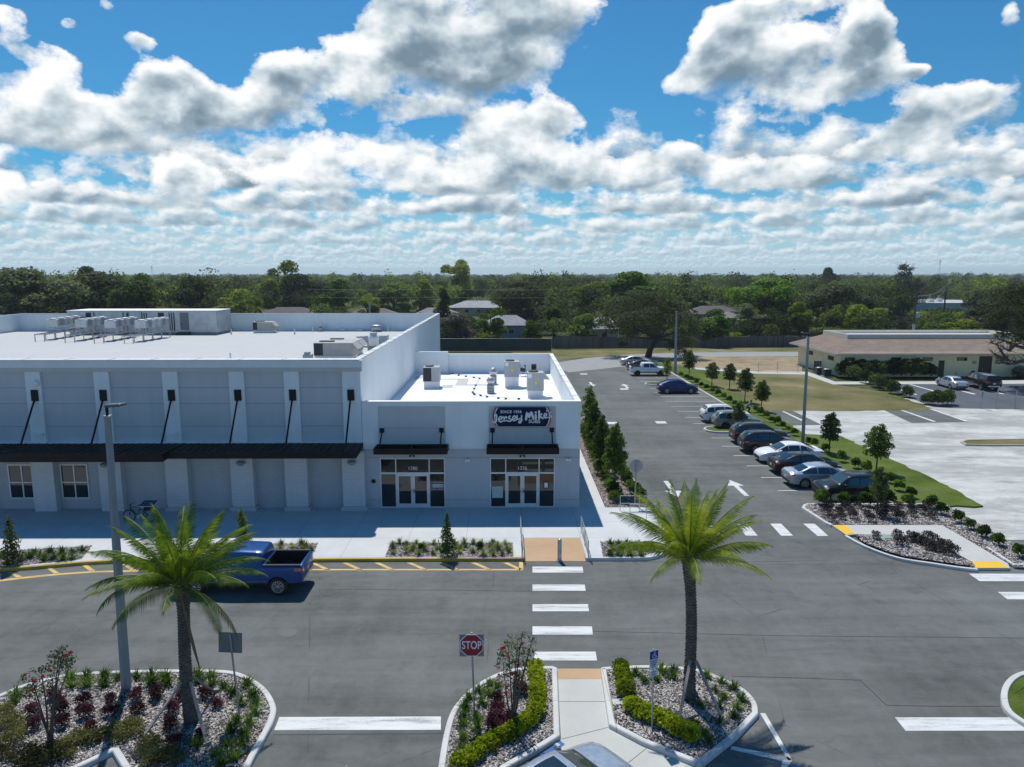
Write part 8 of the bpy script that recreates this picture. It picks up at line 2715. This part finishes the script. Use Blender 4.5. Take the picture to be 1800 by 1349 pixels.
rail('handrail along the left edge of the tan ramp, seen end on', [(0.76, 33.5), (0.76, 35.1), (0.76, 37.0)], (0.10, 0.15, 0.15))
rail('handrail along the right edge of the tan ramp, seen end on', [(4.05, 33.5), (4.05, 35.1), (4.05, 37.0)], (0.10, 0.15, 0.15), balusters=6)
rail('rear steel handrail beside the bed at the right end of the plaza', [(6.75, 40.6), (7.9, 40.6), (9.0, 40.6)], (0.15, 0.15, 0.1))
rail('front steel handrail nearest the palm at the right end of the plaza', [(7.05, 39.0), (8.0, 39.0), (9.2, 39.0)], (0.15, 0.15, 0.1))
# leaning diamond sign and bare posts by the worn lot
x, y = G(1723, 719)
tx, tz = FY(1729.5, 688.5, y)
t = thing('leaning_sign', 'leaning diamond shaped sign seen from behind at the edge of the small lot', 'sign', (x, y, 0))
b = MB(); b.tube((x, y, 0), (tx, y, tz), 0.055, n=7); b.build('post', M_POST, t)
b = MB(); b.plate([(tx - 0.02, tz + 0.12), (tx - 0.42, tz - 0.28), (tx - 0.02, tz - 0.70), (tx + 0.38, tz - 0.28)], y + 0.05, y + 0.065); b.build('panel', mat('pale_sign_back', (0.36, 0.38, 0.39)), t)
for (p, top, lab) in (((1751, 719.5), 687, 'bare thin metal post at the lot edge, right of the leaning sign'), ((1784, 718.5), 686, 'bare thin metal post nearest the right edge')):
    x, y = G(*p); h = FY(p[0], top, y)[1]
    b = MB(); b.tube((x, y, -0.05), (x, y, h), 0.06, n=7); b.box(x - 0.09, x + 0.09, y - 0.09, y + 0.09, 0.006, 0.10)
    tag(b.build('metal_post', M_POST), lab, 'post')
# utility poles and wires
M_POLEW = mat('creosote_wood', (0.085, 0.072, 0.062), 0.95, 0, 0.3, 2.0)
def upole(lab, p0, ptop, Y, arm=True, tank=False, r=0.16, sleeve=None, m=None):
    x = FY(p0, ptop, Y)[0]; h = FY(p0, ptop, Y)[1]
    t = thing('utility_pole', lab, 'utility pole', (x, Y, 0))
    b = MB(); b.path([(x, Y, -0.1), (x, Y, h)], [r * 1.2, r * 0.8], 9); b.build('pole', m or M_POLEW, t)
    if sleeve:
        b = MB(); b.lathe([(r * 1.25, 0), (r * 1.22, sleeve)], 9, 'Z', (x, Y, 0)); b.build('sleeve', M_PATH, t)
    if arm:
        b = MB(); b.box(x - 1.2, x + 1.2, Y - 0.06, Y + 0.06, h - 0.7, h - 0.56)
        b.build('crossarm', M_POLEW, t)
        for i in (-1.1, -0.4, 0.4, 1.1):
            b = MB(); b.lathe([(0.05, 0), (0.07, 0.08), (0.03, 0.2)], 8, 'Z', (x + i, Y, h - 0.56)); b.build('insulator', M_GALV, t)
    if tank:
        b = MB(); b.lathe([(0.3, 0), (0.33, 0.05), (0.33, 0.95), (0.25, 1.02), (0.001, 1.05)], 14, 'Z', (x + 0.55, Y - 0.1, h - 4.4)); b.build('transformer', M_ACGR, t)
    return x, Y, h
A = upole('wooden utility pole with grey transformer behind the yellow building', 1611, 517, 132, True, True, 0.2, 5.0)
Bq = upole('wooden utility pole before the white warehouse', 1664, 496, 215, True, False, 0.22)
Cq = upole('pale utility post just behind the store back parapet', 649.5, 533, 165, False, False, 0.22, None, M_PATH)
Dq = upole('short pale utility post above the machine house', 195.5, 532, 160, True, False, 0.18, None, M_PATH)
t = tag(empty('power_lines', (0, 180, 0)), 'thin overhead power lines strung across the trees behind the store', 'power lines')
for i, (za, Y) in enumerate(((508.5, 178), (522.5, 178))):
    b = MB()
    n = 40
    pts = []
    for k in range(n + 1):
        p = 540 + 470 * k / n
        x, z = FY(p, za, Y)
        pts.append((x, Y, z - 0.25 * math.sin(PI * (k % 20) / 20)))
    b.path(pts, 0.017, 5); b.build('wire', M_ACGR, t)
t = tag(empty('power_lines', (A[0], A[1], 0)), 'thin overhead power lines between the two wooden utility poles and the right edge', 'power lines')
for i, (dz, s) in enumerate(((-0.3, 0.4), (-0.3, 1.1), (-2.2, 0))):
    b = MB()
    pts = []
    for k in range(13):
        f = k / 12
        pts.append((A[0] + s + (Bq[0] - A[0]) * f, A[1] + (Bq[1] - A[1]) * f, A[2] + dz + (Bq[2] - A[2]) * f - 1.1 * math.sin(PI * f)))
    b.path(pts, 0.028, 5)
    e = (FY(1860, 512 + 6 * i, 215)[0], 215)
    pts = []
    for k in range(13):
        f = k / 12
        pts.append((Bq[0] + s + (e[0] - Bq[0]) * f, 215, Bq[2] + dz - 1.2 * math.sin(PI * f)))
    b.path(pts, 0.034, 5)
    b.build('wire', M_GALV, t)
def mast(lab, p, ptop, Y):
    x, h = FY(p, ptop, Y)
    t = thing('mast', lab, 'mast', (x, Y, 0))
    b = MB()
    w0, w1 = 2.2, 1.1
    for (dx, dy) in ((-1, -1), (1, -1), (0, 1)):
        b.path([(x + dx * w0 / 2, Y + dy * w0 / 2, 0), (x + dx * w1 / 2, Y + dy * w1 / 2, h)], 0.16, 5)
    for k in range(18):
        z = h * k / 18; w = w0 + (w1 - w0) * k / 18
        b.path([(x - w / 2, Y - w / 2, z), (x + w / 2, Y - w / 2, z + h / 36), (x, Y + w / 2, z + h / 18)], 0.10, 4)
    b.build('lattice', M_GALV, t)
    b = MB(); b.lathe([(1.5, 0), (1.5, 2.4)], 9, 'Z', (x, Y, h - 4)); b.lathe([(1.2, 0), (1.2, 1.6)], 9, 'Z', (x, Y, h - 9)); b.build('antenna', M_GALV, t)
mast('slim radio mast on the horizon at the far left', 266.5, 467, 1500)
mast('slim radio mast on the horizon at the right', 1653, 457, 1500)

# ------------------------------------------------------------------ bicycle with solar panel
wx_, wy_ = G(228, 917.5, 0.15)
t = thing('bicycle', 'black bicycle with a small solar panel over its rear rack against the store wall', 'bicycle', (wx_ + 0.55, wy_, 0.15))
rw = 0.34
b = None
for cxw, lab in ((wx_, 'front'), (wx_ + 1.12, 'rear')):
    q = MB(); q.path([(cxw + rw * math.cos(2 * PI * k / 26), wy_, 0.15 + rw + rw * math.sin(2 * PI * k / 26)) for k in range(26)], 0.028, 7, closed=True); wh = q.build('wheel', M_TYRE, t)
    q = MB()
    for k in range(12):
        a = 2 * PI * k / 12
        q.tube((cxw, wy_, 0.15 + rw), (cxw + rw * math.cos(a), wy_, 0.15 + rw + rw * math.sin(a)), 0.003, n=4)
    q.lathe([(0.04, -0.04), (0.04, 0.04)], 8, 'Y', (cxw, wy_, 0.15 + rw)); q.build('spokes', M_GALV, wh)
zz = 0.15
q = MB()
for a, c in (((wx_, rw), (wx_ + 0.14, 0.95)), ((wx_ + 0.12, 0.86), (wx_ + 0.62, 0.88)), ((wx_ + 0.13, 0.78), (wx_ + 0.52, 0.30)), ((wx_ + 0.52, 0.30), (wx_ + 0.66, 0.95)), ((wx_ + 0.52, 0.30), (wx_ + 1.12, rw)), ((wx_ + 0.62, 0.80), (wx_ + 1.12, rw))):
    q.tube((a[0], wy_, zz + a[1]), (c[0], wy_, zz + c[1]), 0.022, n=7)
q.build('frame', M_BLACK, t)
q = MB(); q.path([(wx_ + 0.24, wy_ - 0.28, zz + 1.04), (wx_ + 0.15, wy_ - 0.1, zz + 1.05), (wx_ + 0.14, wy_, zz + 0.97), (wx_ + 0.15, wy_ + 0.1, zz + 1.05), (wx_ + 0.24, wy_ + 0.28, zz + 1.04)], 0.018, 7); q.build('handlebar', M_BLACK, t)
q = MB(); q.cbox(wx_ + 0.56, wx_ + 0.82, wy_ - 0.09, wy_ + 0.09, zz + 0.95, zz + 1.02, 0.03); q.build('saddle', M_BLACK, t)
q = MB(); q.box(wx_ + 0.85, wx_ + 1.5, wy_ - 0.14, wy_ + 0.14, zz + 0.72, zz + 0.76); q.cbox(wx_ + 0.95, wx_ + 1.4, wy_ - 0.2, wy_ + 0.2, zz + 0.765, zz + 1.0, 0.03); q.build('rear_rack', M_BLACK, t)
q = MB(); q.tube((wx_ + 0.52, wy_, zz + 0.3), (wx_ + 0.52, wy_ - 0.12, zz + 0.02), 0.012, n=5); q.lathe([(0.1, -0.03), (0.1, -0.02)], 12, 'Y', (wx_ + 0.52, wy_, zz + 0.3)); q.build('crank', M_GALV, t)
pm = Matrix.Translation((wx_ + 1.15, wy_, zz + 1.08)) @ Matrix.Rotation(R(14), 4, 'X')
q = MB(); q.cbox(-0.42, 0.42, -0.34, 0.34, -0.012, 0.012, 0.004); q.xf(pm); sp_ = q.build('solar_panel', M_ALU, t)
q = MB()
for i in range(4):
    for j in range(3):
        q.box(-0.39 + 0.197 * i, -0.39 + 0.197 * i + 0.185, -0.31 + 0.21 * j, -0.31 + 0.21 * j + 0.198, 0.0125, 0.015)
q.xf(pm); q.build('cells', mat('solar_cell_blue', (0.03, 0.06, 0.20), 0.2, 0.3, 0.1), sp_)

# ------------------------------------------------------------------ crouching person
def person(x, y, z, rz):
    t = thing('person', 'person in a blue shirt and dark trousers crouching beside the shrubs', 'person', (x, y, z), rz)
    J = {'pel': (-0.12, 0, 0.50), 'wai': (-0.03, 0, 0.66), 'che': (0.10, 0, 0.86), 'nec': (0.20, 0, 1.00), 'hea': (0.26, 0, 1.07)}
    V, E, Rr = [], [], []
    def jn(p, r):
        V.append(p); Rr.append(r); return len(V) - 1
    pel = jn(J['pel'], 0.135); wai = jn(J['wai'], 0.125); che = jn(J['che'], 0.145); nec = jn(J['nec'], 0.06); hea = jn((0.25, 0, 1.06), 0.055)
    E += [(pel, wai), (wai, che), (che, nec), (nec, hea)]
    for s in (-1, 1):
        hip = jn((-0.12, s * 0.10, 0.47), 0.10); kn = jn((0.26, s * 0.16, 0.48), 0.068); an = jn((0.06, s * 0.14, 0.10), 0.045); to = jn((0.24, s * 0.15, 0.05), 0.04)
        E += [(pel, hip), (hip, kn), (kn, an), (an, to)]
        sh = jn((0.12, s * 0.19, 0.90), 0.07); el = jn((0.34, s * 0.23, 0.68), 0.046); wr = jn((0.54, s * 0.14, 0.56), 0.032); ha = jn((0.61, s * 0.13, 0.53), 0.036)
        E += [(che, sh), (sh, el), (el, wr), (wr, ha)]
        for k in range(4):
            f1 = jn((0.67, s * (0.10 + 0.022 * k), 0.50), 0.010); f2 = jn((0.70 - 0.008 * abs(k - 1.5), s * (0.10 + 0.022 * k), 0.45), 0.008)
            E += [(ha, f1), (f1, f2)]
        t1 = jn((0.62, s * 0.085, 0.49), 0.011); t2 = jn((0.65, s * 0.075, 0.45), 0.009)
        E += [(ha, t1), (t1, t2)]
    me = bpy.data.meshes.new('body')
    me.from_pydata(V, E, [])
    o = bpy.data.objects.new('body', me)
    COL.objects.link(o)
    sk = o.modifiers.new('skin', 'SKIN'); sk.use_smooth_shade = True
    for i, d in enumerate(me.skin_vertices[0].data):
        d.radius = (Rr[i], Rr[i]); d.use_root = (i == 0)
    sb = o.modifiers.new('sub', 'SUBSURF'); sb.levels = sb.render_levels = 1
    dg = bpy.context.evaluated_depsgraph_get()
    nm = bpy.data.meshes.new_from_object(o.evaluated_get(dg))
    o.modifiers.clear(); o.data = nm; nm.name = 'body'
    skin, shirt, trs = mat('skin', (0.30, 0.17, 0.11), 0.6), mat('blue_shirt', (0.10, 0.15, 0.33), 0.85), mat('dark_trousers', (0.015, 0.018, 0.028), 0.9)
    nm.materials.clear()
    for q in (skin, shirt, trs): nm.materials.append(q)
    for f in nm.polygons:
        c = f.center
        f.use_smooth = True
        f.material_index = 0 if (c.x > 0.50 or c.z > 0.985) else 1 if (c.z > 0.60 and not (c.z < 0.62 and c.x < 0.3)) else 2
        if abs(c.y) > 0.1 and c.x < 0.5 and c.x > 0.1 and c.z > 0.55: f.material_index = 1 if c.z > 0.60 else f.material_index
    o.parent = t
    b = MB()
    b.lathe([(0.001, -0.125), (0.055, -0.11), (0.078, -0.05), (0.086, 0.02), (0.075, 0.08), (0.045, 0.115), (0.001, 0.125)], 14, 'Z', (0, 0, 0))
    b.obox((0.092, 0, -0.02), (0.018, 0, -0.006), (0, 0.014, 0), (0, 0, 0.022))
    for s in (-1, 1):
        b.obox((0.0, s * 0.082, -0.01), (0.02, 0, 0), (0, 0.01, 0), (0, 0, 0.03))
    b.obox((0.078, 0, -0.065), (0.008, 0, 0), (0, 0.024, 0), (0, 0, 0.006))
    b.xf(Matrix.Translation((0.305, 0, 1.15)) @ Matrix.Rotation(R(38), 4, 'Y'))
    b.build('head', skin, t, world=False)
    b = MB()
    for s in (-1, 1): b.lathe([(0.001, -0.01), (0.012, 0), (0.001, 0.01)], 8, 'Z', (0.078, s * 0.032, 0.012))
    b.xf(Matrix.Translation((0.305, 0, 1.15)) @ Matrix.Rotation(R(38), 4, 'Y'))
    b.build('eyes', M_LINER, t, world=False)
    b = MB()
    b.lathe([(0.090, -0.03), (0.100, 0.03), (0.090, 0.09), (0.055, 0.13), (0.001, 0.142)], 14, 'Z', (-0.014, 0, 0), cap=False)
    b.xf(Matrix.Translation((0.305, 0, 1.15)) @ Matrix.Rotation(R(30), 4, 'Y'))
    b.build('hair', M_LINER, t, world=False)
x, y = G(1314, 725, 0.1)
person(x, y, 0.1, R(-10))

# ------------------------------------------------------------------ the air: one even box of thin haze round the whole scene
hz = MB().box(-4600, 4600, -750, 4700, -1.2, 45.0).build('haze')
hm = bpy.data.materials.new('haze_air')
hm.use_nodes = True
ht = hm.node_tree
ht.nodes.clear()
ho = ht.nodes.new('ShaderNodeOutputMaterial')
hv = ht.nodes.new('ShaderNodeVolumePrincipled')
hv.inputs['Color'].default_value = (0.80, 0.88, 0.95, 1)
hv.inputs['Density'].default_value = 0.00016
hv.inputs['Anisotropy'].default_value = 0.3
ht.links.new(hv.outputs[0], ho.inputs['Volume'])
hz.data.materials.append(hm)
hz['kind'] = 'stuff'
hz['label'] = 'thin pale haze in the air over the far woods'
scene.cycles.volume_bounces = 0
